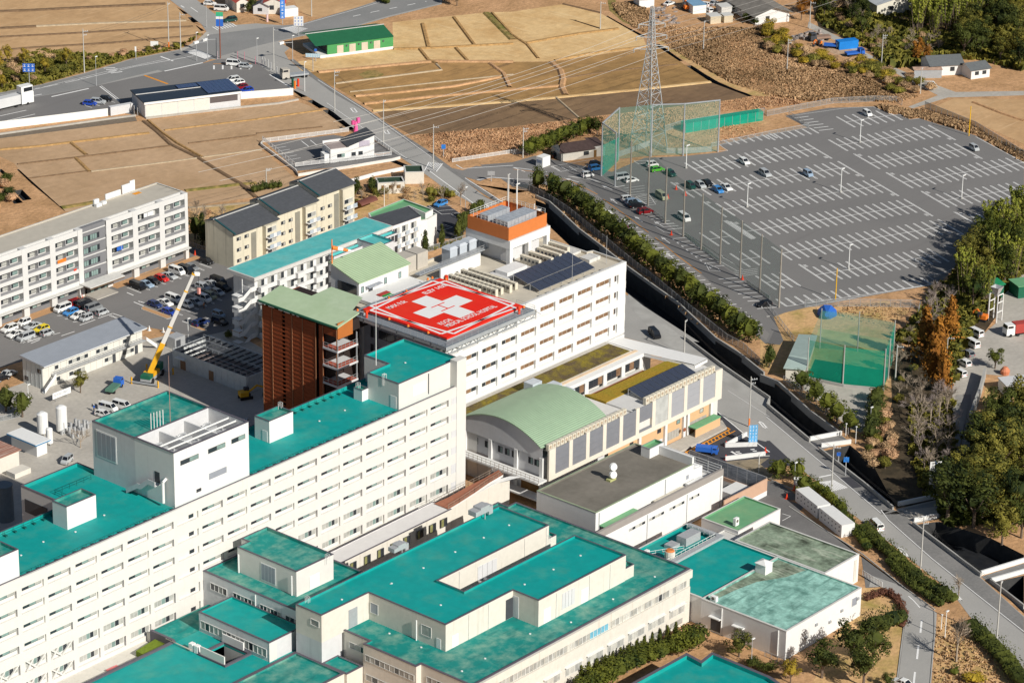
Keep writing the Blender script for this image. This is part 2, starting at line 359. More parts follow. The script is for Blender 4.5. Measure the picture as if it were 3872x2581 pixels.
def sheet(name,s,m_,z,kind='structure'):
 pts = PL(s,z) if isinstance(s,str) else [(p[0],p[1],z) for p in s]
 return struct(name,MB().poly(pts),m_,kind)
# fields
sheet('field','00 -60,-60 1480,-60 1700,150 1850,300 1640,430 1190,520 780,520 560,440 -60,590',F_TAN,.01)
sheet('field','00 -60,1262 1290,1105 10 385,930 610,1012 855,1192 50,1298 45,1365 11 350,80 425,140 0,250 01 1720,345 600,385 165,-5 00 130,1490 -60,1400',F_DIRT,.01)
sheet('field','10 1240,205 2100,115 2340,108 20 450,40 820,135 1185,345 1225,432 380,562 0,565 10 1560,572 395,662 380,560 620,532 1245,452',F_GOLD,.01)
sheet('field','10 398,668 1560,575 20 0,568 380,566 1225,436 1300,415 1800,748 410,888 0,925 10 1085,1008 725,800',F_OLIV,.01)
sheet('field','10 1090,1015 20 0,930 410,892 1805,752 2160,885 1885,925 600,1078 0,1155 10 1410,1232 1175,1110',F_DARK,.01)
sheet('field','30 1500,985 1705,900 2345,905 2345,1315 1900,1110',F_TAN,.01)
sheet('field','10 320,-40 1180,-40 1130,40 640,140 560,160 470,150 380,80',F_TAN,.01)
sheet('field','10 860,40 1120,40',F_TAN,.01) if False else None
# raised field ridges and tracks
RIDG = mat('grassy_field_ridge',(.42,.25,.10),.95,.3,.8,bump=.5); RIDL = mat('pale_ridge',(.46,.36,.24),.95,.2,.8)
DKR = mat('dark_furrow_edge',(.20,.125,.07),.95,.3,.8)
def ridge(s,w_,h,m_,name='field_ridge'):
 pts = PL(s); L_ = offs(pts,w_ / 2); Rr = offs(pts,-w_ / 2); b = MB()
 for i in range(len(pts) - 1):
  a,c,d,e = L_[i],L_[i + 1],Rr[i + 1],Rr[i]; k = .75
  mid = lambda p,q: (p[0] * k + q[0] * (1 - k),p[1] * k + q[1] * (1 - k),h)
  b.quad(a,c,mid(c,d),mid(a,e)); b.quad(mid(a,e),mid(c,d),mid(d,c),mid(e,a)); b.quad(e,d,mid(d,c),mid(e,a))
 struct(name,b,m_)
for s,w_,h,m_ in (('00 -40,108 250,98 900,65 1510,38',2.4,.35,DKR),('00 -40,262 330,242',2.4,.3,DKR),('00 330,242 900,215 1700,190',1.6,.3,RIDL),('00 -40,342 700,305 1400,262 1760,245',1.6,.3,DKR),
 ('00 -40,468 250,440 1000,395 1700,335 1850,318',1.6,.3,DKR),
 ('00 1310,1105 1430,1200 1560,1320 1810,1440 2010,1568 11 -20,210',1.5,.3,DKR),('01 1960,-5 2190,130 2340,260',1.6,.35,DKR),('00 1350,1100 1480,1210 1620,1310 1850,1440',1.0,.4,RIDG),
 ('00 -40,1370 370,1335 650,1300 1360,1215',1.4,.35,RIDG),('00 650,1305 790,1415',1.3,.35,RIDG),('00 160,1500 720,1435 1560,1330',1.0,.25,DKR),('00 690,1440 820,1568',1.3,.3,RIDG),
 ('00 830,1565 1560,1475 1810,1440 2340,1370 10 50,1370',1.0,.2,RIDL),('00 1720,1310 2340,1235',.8,.25,DKR),('01 260,85 820,15',.8,.2,DKR),('00 1500,1190 2340,1090 10 600,1005',1.0,.25,RIDG),('10 0,1220 600,1160',.8,.25,DKR),
 ('01 560,350 900,295',2.5,.3,F_MOSS),('01 1690,195 2160,140 2340,125',2.2,.25,F_MOSS),('01 1720,350 2000,330 2340,300 11 0,290',1.8,.12,RIDL),
 ('10 1515,220 1570,440',1.6,.4,RIDG),('10 1800,160 1990,415',1.4,.4,RIDG),('10 2095,120 2340,365',2.6,.35,F_MOSS),('10 2150,120 2340,330',1.2,.4,RIDG),('10 1250,450 1600,440 2340,400',1.6,.4,RIDG),
 ('10 1490,450 1570,550 1640,580',1.4,.4,RIDG),('10 1820,440 1930,560',1.4,.4,RIDG),('10 560,660 1070,610 1600,560 2340,565',2.4,.35,F_RED),('10 1640,585 1690,640 720,765',1.1,.3,RIDL),('10 850,840 1450,775 2340,680',.9,.2,RIDL),
 ('10 900,880 1340,840 1800,790 2220,705',1.8,.4,F_RED),('10 980,950 1600,885 2340,820 20 420,785',1.8,.4,F_RED),('20 350,570 430,640 455,720 440,790 480,870',2.2,.5,F_RED),('10 2130,580 2250,670 2310,800',1.6,.45,F_RED),
 ('10 1060,1010 1500,985 2340,925 20 410,888 1130,820 1800,748',2.2,.2,F_GOLD),('20 0,945 200,1010 420,1100',1.6,.3,DKR),('20 390,890 600,1078',.9,.3,RIDL),('20 470,715 900,650 1500,590',.7,.25,DKR),
 ('20 120,395 600,310 960,265',1.8,.4,RIDG),('20 380,555 700,490 1220,425',1.4,.35,RIDG),('20 -30,305 130,410 230,535',1.2,.35,RIDG),('20 455,40 800,120',1.0,.3,DKR),('20 560,190 790,260',.5,.2,DKR),
 ('30 1880,935 2150,1040 2345,1105',1.2,.4,F_RED)):
 ridge(s,w_,h,m_)
sheet('mossy_bank','20 930,0 1000,130 1150,215 1140,255 1000,200 880,100 860,0',F_MOSS,.012)
sheet('mossy_bank','20 1320,350 1600,520 1900,700 2340,860 2340,885 2170,868 1850,735 1600,580 1330,400',F_LAWN,.012)
sheet('green_patch','10 930,680 1010,645 1090,640 1165,680 1120,705 990,722',F_MOSS,.014)
# ---- roads
sheet('road','00 -80,905 -80,862 380,770 770,668 1190,540 1640,452 1780,400 1890,300 1840,225 1500,-40 1740,-40 1860,50 1960,130 2140,230 2340,215 10 330,240 420,215 900,75 1250,-40 1700,-40 1690,40 1200,160 850,260 420,330 200,380 300,440 255,480 290,540 440,670 720,838 1000,1005 1350,1252 1560,1392 1800,1575 11 2100,262 2290,345 21 60,480 1045,1152 1700,1575 22 1560,-10 1900,240 2340,575 32 200,750 500,1005 1150,1535 1250,1568 33 1340,135 1950,605 2345,960 2345,1500 2210,1310 1900,1025 1690,745 1180,335 785,30 32 760,1568 480,1292 200,1085 -5,915 22 2130,870 1815,600 1230,20 21 1010,1530 1005,1200 11 2070,380 1900,275 1750,200 10 1500,1560 1310,1432 1100,1292 900,1182 700,1022 470,885 340,822 120,690 0,570 00 2290,560 1900,540 1500,660 800,800 200,910',ROADM,.03)
sheet('highway_surface','00 -80,905 -80,866 380,774 770,674 1190,546 1640,460 1900,330 10 -450,320 100,250 420,215 900,75 1230,-20 1640,-20 1680,30 1190,150 850,250 420,322 0,420 00 1950,530 1860,570 1500,655 1440,640 820,795 200,905',mat('highway_asphalt',(.24,.24,.235),.92,.08,2,col2=(.28,.275,.27),s2=.06,amt2=.5),.04)
sheet('pavement','10 300,545 340,540 545,700 725,822 1005,995 1355,1238 1570,1375 1820,1560 11 2300,330 2270,345 2040,205 10 1780,1568 1530,1392 1330,1258 985,1012 700,850 520,720',WALKM,.05)
sheet('pavement','32 -5,695 560,1165 1040,1575 1240,1575 1150,1532 500,1008 390,925 -5,600',WALKM,.05)
sheet('pavement','33 1050,-5 1110,95 1500,440 1900,760 2345,1115 2345,968 1950,612 1340,142 1240,-5',WALKM,.05)
sheet('pavement','22 2340,640 2340,530 1900,236 1600,5 21 1050,1135 1050,1230 22 1340,-10 1450,60',CONC,.05)
sheet('asphalt_patch','32 -5,905 25,905 220,1085 150,1090 -5,975',ASPHD,.045); sheet('asphalt_patch','32 665,1240 760,1235 870,1325 775,1340',ASPHD,.056)
sheet('pavement','00 1650,470 1780,410 1880,330 1910,300 1880,290 1800,370 1700,425 1640,445',PALEC,.05)
# ---- car parks and yards
sheet('store_car_park','00 -80,1150 -80,930 220,905 800,800 1500,650 1860,575 1990,540 2200,535 2340,570 10 330,822 -100,880 00 1210,1010 1230,1050 1000,1008',ASPH,.045)
sheet('hospital_car_park','20 -5,1480 200,1420 900,1568 1200,1440 1550,1425 1870,1392 1965,1372 1880,1318 2340,1222 30 375,1165 165,1058 560,985 975,972 1140,1048 1210,1045 1305,1090 1390,1080 1900,1235 2345,1490 31 2345,385 2230,520 1900,700 1650,960 1570,1045 850,1170 350,1262 170,1305 60,1345 150,1560 120,1600 22 2300,20 21 1980,1300 1600,1010 1000,560 900,420 600,200 290,130 0,160 -300,-40',ASPH,.03)
sheet('hospital_access_road','11 2040,110 2110,80 2340,90 21 290,140 600,205 900,425 1000,565 1610,1015 2310,1560 2340,1500 1300,600 820,270 480,80 100,0 11 2000,-30 1880,10 1740,-20 1800,40',mat('car_park_lane',(.245,.232,.222),.92,.07,3),.036)
sheet('dormitory_car_park','01 -60,1480 1730,795 1735,700 2260,850 2340,1000 2360,1400 1830,1530 1350,1440 02 415,215 200,180 -60,262',ASPH,.03)
sheet('yard',[(-175,3),(-66,3),(-50,15),(-40,60),(-60,66),(-150,70),(-175,50)],PALEC,.02)
sheet('brick_paving',[(-85,95.7),(-52,95.7),(-52,97.9),(-85,97.9)],BRICKP,.05); sheet('brick_paving',[(-41,95.7),(-11.5,95.7),(-11.5,97.9),(-41,97.9)],BRICKP,.05)
sheet('lawn','01 1735,350 2340,300 11 800,330 990,430 0,800 01 2060,830 1735,640',F_LAWN,.015)
sheet('lawn','11 800,240 1320,140 1560,180 1640,330 1020,400 820,480',F_LAWN,.016)
sheet('clinic_car_park','10 100,1305 700,1230 1080,1290 1310,1430 1200,1480 370,1560',ASPH,.02)
sheet('small_car_park','11 1560,330 1720,310 1960,470 1850,640 1500,620 1400,500',ASPHD,.02)
sheet('hospital_service_road','32 -60,1270 80,1270 330,1440 200,1450 350,1500 33 300,0 880,420 1250,700 1540,920 1530,1100 1480,1600 1180,1600 1260,1000 1290,930 1180,740 1050,690 900,700 860,400 0,120 -900,-330 32 -600,1100',mat('service_road_asphalt',(.155,.15,.148),.92,.1,2,col2=(.20,.195,.19),s2=.08,amt2=.5),.03)
sheet('service_lane','33 960,590 1170,660 1380,790 1550,930 1540,1100 1490,1600 1190,1600 1265,1000 1285,930 1220,790 1050,690 930,690',ROADM,.036)
sheet('lawn','33 880,700 1050,700 1170,760 1250,900 1230,1100 1180,1600 400,1600 560,1250',F_LAWN,.02)
sheet('lawn','33 1560,960 1720,1000 2000,1260 2345,1568 2345,1650 1500,1650',F_LAWN,.02)
sheet('hospital_drive',[(-10,-66),(-3,-60),(3,-62),(1,-90),(-6,-98),(-25,-84),(-30,-72),(-34,-68)],ASPHD,.025)
sheet('drive_kerb_ground','22 1990,1090 2340,1060 32 -60,1120 60,1220 130,1260 -20,1260 -200,1230 22 2200,1250 1930,1100',mat('gravelly_ground',(.38,.30,.19),.95,.2,1,col2=(.2,.17,.13),s2=.2,amt2=.5),.034)
sheet('range_yard','32 -60,230 -60,-300 31 20,1330 340,1262 1100,1200 1300,1290 1180,1400 32 1100,400 1060,480 1050,700 830,860 760,860 700,790 280,430 150,360',F_LAWN,.015)
sheet('range_apron','32 150,360 360,330 680,400 950,400 940,760 860,830 760,800 600,660 420,500 270,400',PALEC,.03)
sheet('golf_green','32 370,340 470,-120 1180,0 1070,400',mat('artificial_turf',(.34,.33,.11),.95,.15,.5,col2=(.45,.40,.17),s2=.1,amt2=.5),.02)
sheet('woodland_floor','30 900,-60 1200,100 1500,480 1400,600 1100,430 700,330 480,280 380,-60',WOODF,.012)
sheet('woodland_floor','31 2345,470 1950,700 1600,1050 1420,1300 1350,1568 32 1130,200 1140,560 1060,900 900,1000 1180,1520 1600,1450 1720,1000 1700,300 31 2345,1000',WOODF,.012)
sheet('plant_yard','31 2345,940 2130,1180 2090,1400 1900,1568 32 1850,60 1700,250 1690,560 1700,1000 1720,1300 1860,1040 1880,740 2000,300 2345,330 31 2345,1100',PALEC,.02)
sheet('quarry_bank','32 2000,400 2170,420 2110,560 2100,720 2010,720 1960,560',F_LAWN,.03)
sheet('village_track','30 380,200 700,360 900,480 1150,610 1500,760 1720,840 2345,830 2345,870 1850,885 1650,890 1330,990 1290,975 1560,870 1380,780 1120,640 880,520 640,380 370,250',PALEC,.018)
sheet('scrap_yard','30 200,330 420,320 700,420 860,510 620,500 480,420 380,370',mat('scrap_ground',(.50,.34,.22),.95,.3,1),.02)
sheet('store_verge','00 -60,1270 -60,1232 1000,1085 1230,1055 1250,1105',mat('verge_soil',(.2,.16,.12),.95,.2,1),.02)
sheet('entrance_bank','21 -100,130 150,200 230,240 300,320 100,240 -60,200 -400,130 11 2000,150 2200,240 2340,220',F_RED,.04)
sheet('dry_verge','00 -60,860 380,768 770,660 1190,535 1640,445 1190,515 780,525 560,445 -60,590',F_MOSS,.014)
# ---- painted markings
def line(mb,a,b,w_,z=.06,dash=None):
 a,b = Vector(a),Vector(b); a.z = b.z = z; d = b - a; L_ = d.length; d.normalize(); n_ = Vector((-d.y,d.x,0)) * w_ / 2
 segs = [(0,L_)] if not dash else [(k * (dash[0] + dash[1]),min(L_,k * (dash[0] + dash[1]) + dash[0])) for k in range(int(L_ / sum(dash)) + 1)]
 for s0,s1 in segs:
  if s1 > s0: mb.quad(a + d * s0 - n_,a + d * s1 - n_,a + d * s1 + n_,a + d * s0 + n_)
def lines(mb,s,w_,z=.06,dash=None):
 p = PL(s)
 for a,b in zip(p,p[1:]): line(mb,a,b,w_,z,dash)
def hairpin(mb,c,v,L1,L2,z=.052,gap=.36,w_=.19,r0=True,r1=True):
 v = Vector(v).normalized(); n_ = Vector((-v.y,v.x,0)); a = Vector(c) - v * L1; b = Vector(c) + v * L2
 for s in (-1,1): line(mb,a + n_ * gap / 2 * s,b + n_ * gap / 2 * s,w_,z)
 for q,k in ((a,-1),(b,1)):
  if (k < 0 and r0) or (k > 0 and r1): line(mb,q - n_ * (gap / 2 + w_ / 2),q + n_ * (gap / 2 + w_ / 2),w_,z + .0)
UDIR = Vector((math.cos(R(-23.8)),math.sin(R(-23.8)),0)); VDIR = Vector((UDIR.y,-UDIR.x,0))
def row(A,B,L1=5.2,L2=5.2,cross=True,tail0=0,tail1=0,step=2.52):
 mb = MB(); A = Vector((A[0],A[1],0)); B = Vector((B[0],B[1],0)); n_ = max(1,round((B - A).length / step)); st = (B - A) / n_
 for i in range(n_ + 1):
  e0 = tail0 if i == 0 else 0; e1 = tail1 if i == n_ else 0
  hairpin(mb,A + st * i,VDIR,L1 + e0,L2 + e1)
 if cross: line(mb,A,B,.19,.053)
 for P_,e,sg in ((A,tail0,-1),(B,tail1,1)):          # arrow of three short bars by the long end lines
  if e:
   q = P_ + VDIR * (-(L1 + e - 1) if sg < 0 else (L2 + e - 1))
   for k in range(3): line(mb,q + VDIR * (k * .55 * -sg) + UDIR * (.5 * -sg),q + VDIR * (k * .55 * -sg) + UDIR * (1.5 * -sg),.24,.053)
 struct('parking_lines',mb,PAINT)
rw = lambda t,a,b,**k: row(g(t,*a),g(t,*b),**k)
rw('31',(440,965),(1560,783),tail0=3); rw('31',(135,768),(1655,515),tail1=3.5); row(g('21',2120,570),g('31',1345,330),tail0=3,tail1=4)
row(g('21',1860,380),g('31',1040,150),tail0=3,tail1=4); row(g('21',1570,205),g('30',735,1525),tail0=3,tail1=3.5)
rw('20',(1650,1540),(2330,1425)); row(g('30',0,1422),g('30',440,1358),tail1=4)
row(g('30',940,1490),g('30',1800,1360),tail0=3.5,tail1=4); rw('30',(650,1327),(1560,1192),tail1=4); rw('30',(720,1115),(1150,1050))
row(g('31',1240,120),g('31',2340,-60),tail0=3.5); rw('31',(1565,293),(2345,172),tail0=3.5)
rw('31',(1870,482),(2345,402),L2=0,L1=5.2,tail0=3); rw('31',(180,1250),(1500,1052),L1=5.2,L2=0,cross=True)
rw('21',(1790,640),(1980,610),cross=True); rw('21',(2070,830),(2250,800)); rw('31',(-10,1035),(210,1003)); row(g('21',2060,560),g('21',2080,557),L1=8,L2=7,cross=False)
rw('20',(1915,1275),(2330,1215),L1=0,L2=5.0,cross=False); rw('30',(-5,1232),(390,1170),L1=0,L2=5.0,cross=False)
mb = MB()
for k in range(6): line(mb,g('30',248 + 45 * k,1080 + 22.5 * k),g('30',380 + 45 * k,1063 + 23 * k),.3,.053)
for k in range(27):                                        # bays beside the cypress row
 t_ = k / 26; a = g('21',905 + (2120 - 905) * t_,470 + (1430 - 470) * t_); line(mb,a,a + Vector((4.6,-3.0,0)).normalized() * 4.4,.3,.053)
for k in range(9):
 a = g('21',1875 + 44 * k,1003 + 33.5 * k); line(mb,a,a + Vector((5.0,-3.7,0)).normalized() * 5.3,.3,.053)
lines(mb,'30 965,975 1140,1048 1210,1045 1305,1092 1390,1082',.15); lines(mb,'30 1905,1250 2345,1485',.2); lines(mb,'30 245,1055 700,990 960,975',.15)
lines(mb,'31 350,1255 850,1163 1570,1040',.2); lines(mb,'31 1600,692 1890,650 1960,560 2345,420',.15); lines(mb,'31 1600,692 1780,742 ',.15); lines(mb,'31 1465,972 1610,945 1760,880',.15); lines(mb,'31 1465,972 1560,1035',.15)
lines(mb,'31 1875,480 1700,390',.15); lines(mb,'31 2190,268 2345,180',.15)
lines(mb,'20 1800,1375 1960,1378 1880,1320',.15)
for k in range(5): lines(mb,'21 %d,%d %d,%d' % (1110 + 22 * k,262 + 14 * k,1225 + 22 * k,238 + 14 * k),.15)
lines(mb,'21 1120,250 1235,225 1300,320 1225,330 1120,250',.15)
for k in range(4): lines(mb,'20 %d,1520 %d,1560' % (360 + 75 * k,430 + 75 * k),.2)
lines(mb,'20 345,1520 740,1455 640,1530 430,1568 345,1520',.15); lines(mb,'20 1100,1470 1240,1465 1270,1480 1150,1500 1100,1470',.15)
struct('parking_lines',mb,PAINT)
mb = MB()                                                   # lane arrows, ladders, access road edges
def arrow(mb,a,b,w_=.25):
 a,b = Vector(a),Vector(b); line(mb,a,b,w_); d = (b - a).normalized(); n_ = Vector((-d.y,d.x,0)); q = b - d * 1.6
 mb.quad((*(b + d * .5).xy,.06),(*(q + n_ * .6).xy,.06),(*(q + n_ * .1).xy,.06)); mb.quad((*(b + d * .5).xy,.06),(*(q - n_ * .1).xy,.06),(*(q - n_ * .6).xy,.06))
for a,b in (((950,315),(890,268)),((1060,500),(990,447)),((1180,480),(1112,432)),((1370,525),(1290,478)),((1470,820),(1395,762)),((1430,675),(1355,620)),((905,188),(815,150)),((600,120),(475,85))): arrow(mb,g('21',*a),g('21',*b))
for k in range(9):
 a = g('21',1450 + 42 * k,635 + 32 * k); b = a + Vector((3.2,-2.2,0)).normalized() * 4.2; line(mb,a,b,.25); line(mb,a,a + VDIR * 1.2,.25)
for k in range(7):
 a = g('21',1180 + 38 * k,412 + 23 * k); line(mb,a,a + Vector((3,-2,0)).normalized() * 4.2,.25)
for k in range(20):                                         # ladder hatching along the net poles
 t_ = k / 19; a = g('21',1590 + 300 * t_,590 + 200 * t_); line(mb,a,a + VDIR * 2.0,.15)
for k in range(11):
 t_ = k / 10; a = g('21',1900 + 160 * t_,785 + 105 * t_); line(mb,a,a + VDIR * 2.0,.15)
lines(mb,'21 1590,590 1890,790 2060,890',.15); lines(mb,'21 1565,618 1860,825 2040,925',.15)
lines(mb,'21 1750,850 1870,905 1890,930 1790,925 1750,850',.15)
lines(mb,'21 1280,510 1380,575 1600,605',.15); lines(mb,'21 1390,500 1480,500',.15); lines(mb,'21 0,92 150,95 320,130',.25); lines(mb,'21 600,225 760,330 900,440',.2); lines(mb,'21 500,65 700,90 800,120 930,165 1020,150',.3)
lines(mb,'20 0,1530 110,1568',.3); lines(mb,'21 0,-15 160,5 310,28',.3); lines(mb,'10 1820,1505 1880,1540 2340,1510',.3); lines(mb,'11 2010,100 2150,75 2340,90',.4)
for k in range(4): lines(mb,'21 %d,%d %d,%d' % (1010 + 15 * k,175 + 22 * k,1200,150 + 24 * k),.15)
for k in range(4): lines(mb,'21 %d,%d %d,%d' % (2010 + 10 * k,935 + 16 * k,2230,905 + 16 * k),.15)
struct('lane_markings',mb,PAINT)
mb = MB(); lines(mb,'20 0,1545 200,1568',.2); lines(mb,'21 300,60 520,105 770,230',.2); lines(mb,'21 825,275 1000,400 1235,578',.22); lines(mb,'21 1295,622 1500,790 1720,950',.22); struct('yellow_lane_line',mb,YPAINT)
mb = MB()                                                   # public road markings
lines(mb,'32 -5,690 560,1160 1040,1568',.18); lines(mb,'33 1040,-10 1110,85 1500,430 1900,750 2345,1100',.18); lines(mb,'22 1960,450 2340,690',.1)
lines(mb,'22 1815,600 2130,860 2340,1010',.3); lines(mb,'11 1560,5 1900,255 2060,370',.3); lines(mb,'11 1900,80 2120,220 2290,330',.25); lines(mb,'10 640,940 1000,1190 1330,1420 1500,1530',.18); lines(mb,'10 560,730 1000,1010 1340,1250 1600,1440',.18)
def diamond(mb,t,p):
 q = [g(t,*k) for k in p]
 for a,b in zip(q,q[1:] + q[:1]): line(mb,a,b,.35)
diamond(mb,'10',((855,988),(890,990),(920,1028),(885,1025))); diamond(mb,'10',((1155,1190),(1190,1190),(1215,1225),(1180,1222)))
diamond(mb,'11',((2045,308),(2080,312),(2122,352),(2090,352))); diamond(mb,'22',((2232,725),(2275,745),(2320,795),(2285,785)))
diamond(mb,'33',((1185,330),(1230,345),(1300,425),(1255,400))); diamond(mb,'33',((1675,735),(1715,745),(1785,820),(1735,795)))
def zebra(mb,t,a0,a1,b0,b1,n_,w_=.42):
 A0,A1,B0,B1 = (g(t,*k) for k in (a0,a1,b0,b1))
 for k in range(n_):
  f_ = (k + .5) / n_; line(mb,A0.lerp(A1,f_),B0.lerp(B1,f_),w_)
zebra(mb,'32',(475,1285),(610,1240 + 25),(590,1370),(740,1335),8); zebra(mb,'00',(1925,250),(2130,215),(1975,280),(2170,240),8); zebra(mb,'00',(1690,478),(1790,450),(1870,540),(1940,515),8)
zebra(mb,'10',(215,262),(330,240),(360,310),(470,262),8); zebra(mb,'10',(1570,1480),(1700,1495),(1530,1560),(1640,1568),9,.6)
for k in range(4): lines(mb,'00 %d,%d %d,%d' % (945 + 22 * k,625 + 15 * k,1050 + 22 * k,620 + 12 * k),.5)
lines(mb,'00 0,870 380,800 950,660 1500,545',.18); lines(mb,'00 0,885 700,735 1230,610 1780,510',.25); lines(mb,'00 1465,518 1580,560',.6); lines(mb,'00 200,835 560,765 880,690',.18,dash=(1.5,1.5))
lines(mb,'10 430,222 900,90 1200,0',.2); lines(mb,'10 880,152 1050,115 1380,50 1550,15',.35,dash=(3,4)); lines(mb,'00 1650,55 1680,72',.5); lines(mb,'00 1740,70 1805,115',.3)
lines(mb,'32 475,1240 600,1215',.5); lines(mb,'33 1290,775 1340,820 1395,882',.25); lines(mb,'33 1412,995 1400,1110',.4); lines(mb,'33 1382,1225 1368,1350',.4); lines(mb,'33 1350,1468 1335,1600',.4)
lines(mb,'33 140,25 215,48 140,90',.15); lines(mb,'22 1990,1005 2060,1045',.55); lines(mb,'11 1640,130 1870,260',.05)
for x,y in ((2030,1010),(2045,1025),(2065,1042),(2165,988),(2185,1002),(2205,1018)): lines(mb,'22 %d,%d %d,%d' % (x,y,x + 38,y - 3),.45)
struct('road_markings',mb,PAINT)
mb = MB()                                                   # store and clinic bays
for x in (1952,2032,2112,2195,2275): lines(mb,'00 %d,600 %d,635' % (x,x),.5)
lines(mb,'00 910,790 1085,925',.35); lines(mb,'00 925,785 1100,918',.2); lines(mb,'00 730,952 840,985',.2); lines(mb,'00 800,930 910,968',.2); lines(mb,'00 860,925 960,955',.2); lines(mb,'00 930,905 1050,938',.2); lines(mb,'00 0,1060 240,1008',.3); lines(mb,'00 60,1103 320,1043',.3)
lines(mb,'00 0,890 220,890 380,862',.4); lines(mb,'00 470,885 810,810',.6); lines(mb,'00 1500,652 1850,575',.6); lines(mb,'10 120,682 335,815',.5)
for k in range(5): lines(mb,'10 %d,%d %d,%d' % (142 + 30 * k,1358 + 27 * k,270 + 33 * k,1338 + 26 * k),.2)
lines(mb,'10 410,1288 475,1338',.25); lines(mb,'10 490,1280 550,1328',.25)
lines(mb,'11 1570,335 1690,412 1860,398',.15); lines(mb,'11 1630,345 1780,335',.15); lines(mb,'11 1660,380 1810,368',.15); lines(mb,'11 1700,555 1790,530 1720,508',.15); lines(mb,'11 1770,405 1860,465',.15); lines(mb,'11 1600,555 1660,580',.15)
struct('parking_lines',mb,PAINT)
mb = MB(); lines(mb,'00 1318,690 1530,768',.8,.062); lines(mb,'00 1945,585 2290,585',.35,.062); lines(mb,'10 1070,1400 1105,1415 1215,1395',.35,.062); struct('yellow_kerb_line',mb,YPAINT)
mb = MB()                                                   # dormitory bays
def zl(x0,y0,s): return lambda x,y: (x0 + x / s,y0 + y / s)
def gf(f_,x,y,z=0):
 u,v = f_(x,y); d = ray(u,v); return CP + d * ((z - H) / d.z)
zA = zl(0,1100,4.612); zB = zl(480,1000,4.612)
for (a,b) in (((10,400),(240,495)),((310,410),(390,445)),((450,360),(530,395)),((590,310),(665,345)),((730,265),(800,298)),((870,215),(940,250)),((980,165),(1075,205)),((1250,65),(1340,105)),((1270,-10),(1470,60)),
 ((1120,430),(1340,530)),((860,525),(960,570)),((850,750),(1100,830)),((1180,760),(1240,785)),((1480,660),(1515,685)),((1570,600),(1650,630)),((880,850),(965,888)),((1390,935),(1500,985)),((990,480),(1200,560)),((1340,700),(1380,730))):
 A = gf(zB,*a); B = gf(zB,*b); d = (B - A).normalized(); n_ = Vector((-d.y,d.x,0)) * .2
 line(mb,A + n_,B + n_,.14); line(mb,A - n_,B - n_,.14); line(mb,B - n_ * 1.3,B + n_ * 1.3,.14)
for a,b in (((120,655),(290,725)),((0,490),(115,540)),((965,990),(1110,1040))): line(mb,gf(zB,*a),gf(zB,*b),.3)
for x,y in ((200,640),(240,650),(280,662),(310,675),(1035,965),(1075,972),(1110,985),(1140,995)): line(mb,gf(zB,x,y),gf(zB,x + 38,y + 14),.35)
for a,b in (((1000,435),(1100,425)),((1130,490),(1190,485)),((1270,545),(1350,535)),((1390,598),(1660,503)),((1710,478),(1965,392)),((1965,392),(2140,450)),((1070,785),(1300,708)),((350,905),(1050,730)),((400,905),(640,790)),((540,915),(690,855)),((215,855),(290,840))): line(mb,gf(zA,*a),gf(zA,*b),.25)
for k in range(4): line(mb,gf(zA,480 + 55 * k,900 - 18 * k),gf(zA,540 + 55 * k,870 - 12 * k),.25)
for x,y in ((1905,435),(1935,448),(1965,460),(1995,472)): line(mb,gf(zA,x,y),gf(zA,x + 50,y - 8),.3)
struct('parking_lines',mb,PAINT)
# planted kerb islands in the dormitory car park
for s in ([(zB(245,760)),zB(290,730),zB(770,905),zB(780,940),zB(690,955),zB(250,790)],[zB(1085,1060),zB(1130,1040),zB(1380,1130),zB(1400,1170),zB(1300,1160),zB(1100,1085)]):
 pts = []
 for u,v in s:
  d = ray(u,v); pts.append(CP + d * ((0 - H) / d.z))
 struct('kerb_island',MB().prism(ccw([(p.x,p.y) for p in pts]),0,.16),CONC); struct('island_paving',MB().poly([(p.x,p.y,.17) for p in [Vector((*q,0)) for q in inset([(p.x,p.y) for p in pts],.25)]]),BRICKP)
# kerbs and low retaining walls
def lowwall(s,h,w_,m_,label,cat='wall',name='low_wall',closed=False,z0=0,group=None):
 p = PL(s) if isinstance(s,str) else s; b = MB();
 if closed: p = p + [p[0]]
 L_ = offs(p,w_ / 2); Rr = offs(p,-w_ / 2)
 for i in range(len(p) - 1): b.prism([(*L_[i][:2],),(*Rr[i][:2],),(*Rr[i + 1][:2],),(*L_[i + 1][:2],)],z0,h)
 return solo(name,b,m_,label,cat,group)
for s in ('22 1815,590 2130,850 2230,930','22 1930,1080 2100,1060 2340,1045','32 -60,1250 20,1258 260,1360','33 200,-40 880,400 1240,690 1530,900','33 1530,920 1530,1110 1490,1600','33 1255,1010 1180,1600','31 30,1340 -5,1345','21 500,68 800,122 930,168'):
 b = MB(); p = PL(s); L_ = offs(p,.12); Rr = offs(p,-.12)
 for i in range(len(p) - 1): b.prism([L_[i][:2],Rr[i][:2],Rr[i + 1][:2],L_[i + 1][:2]],0,.15)
 struct('kerb',b,CONC)
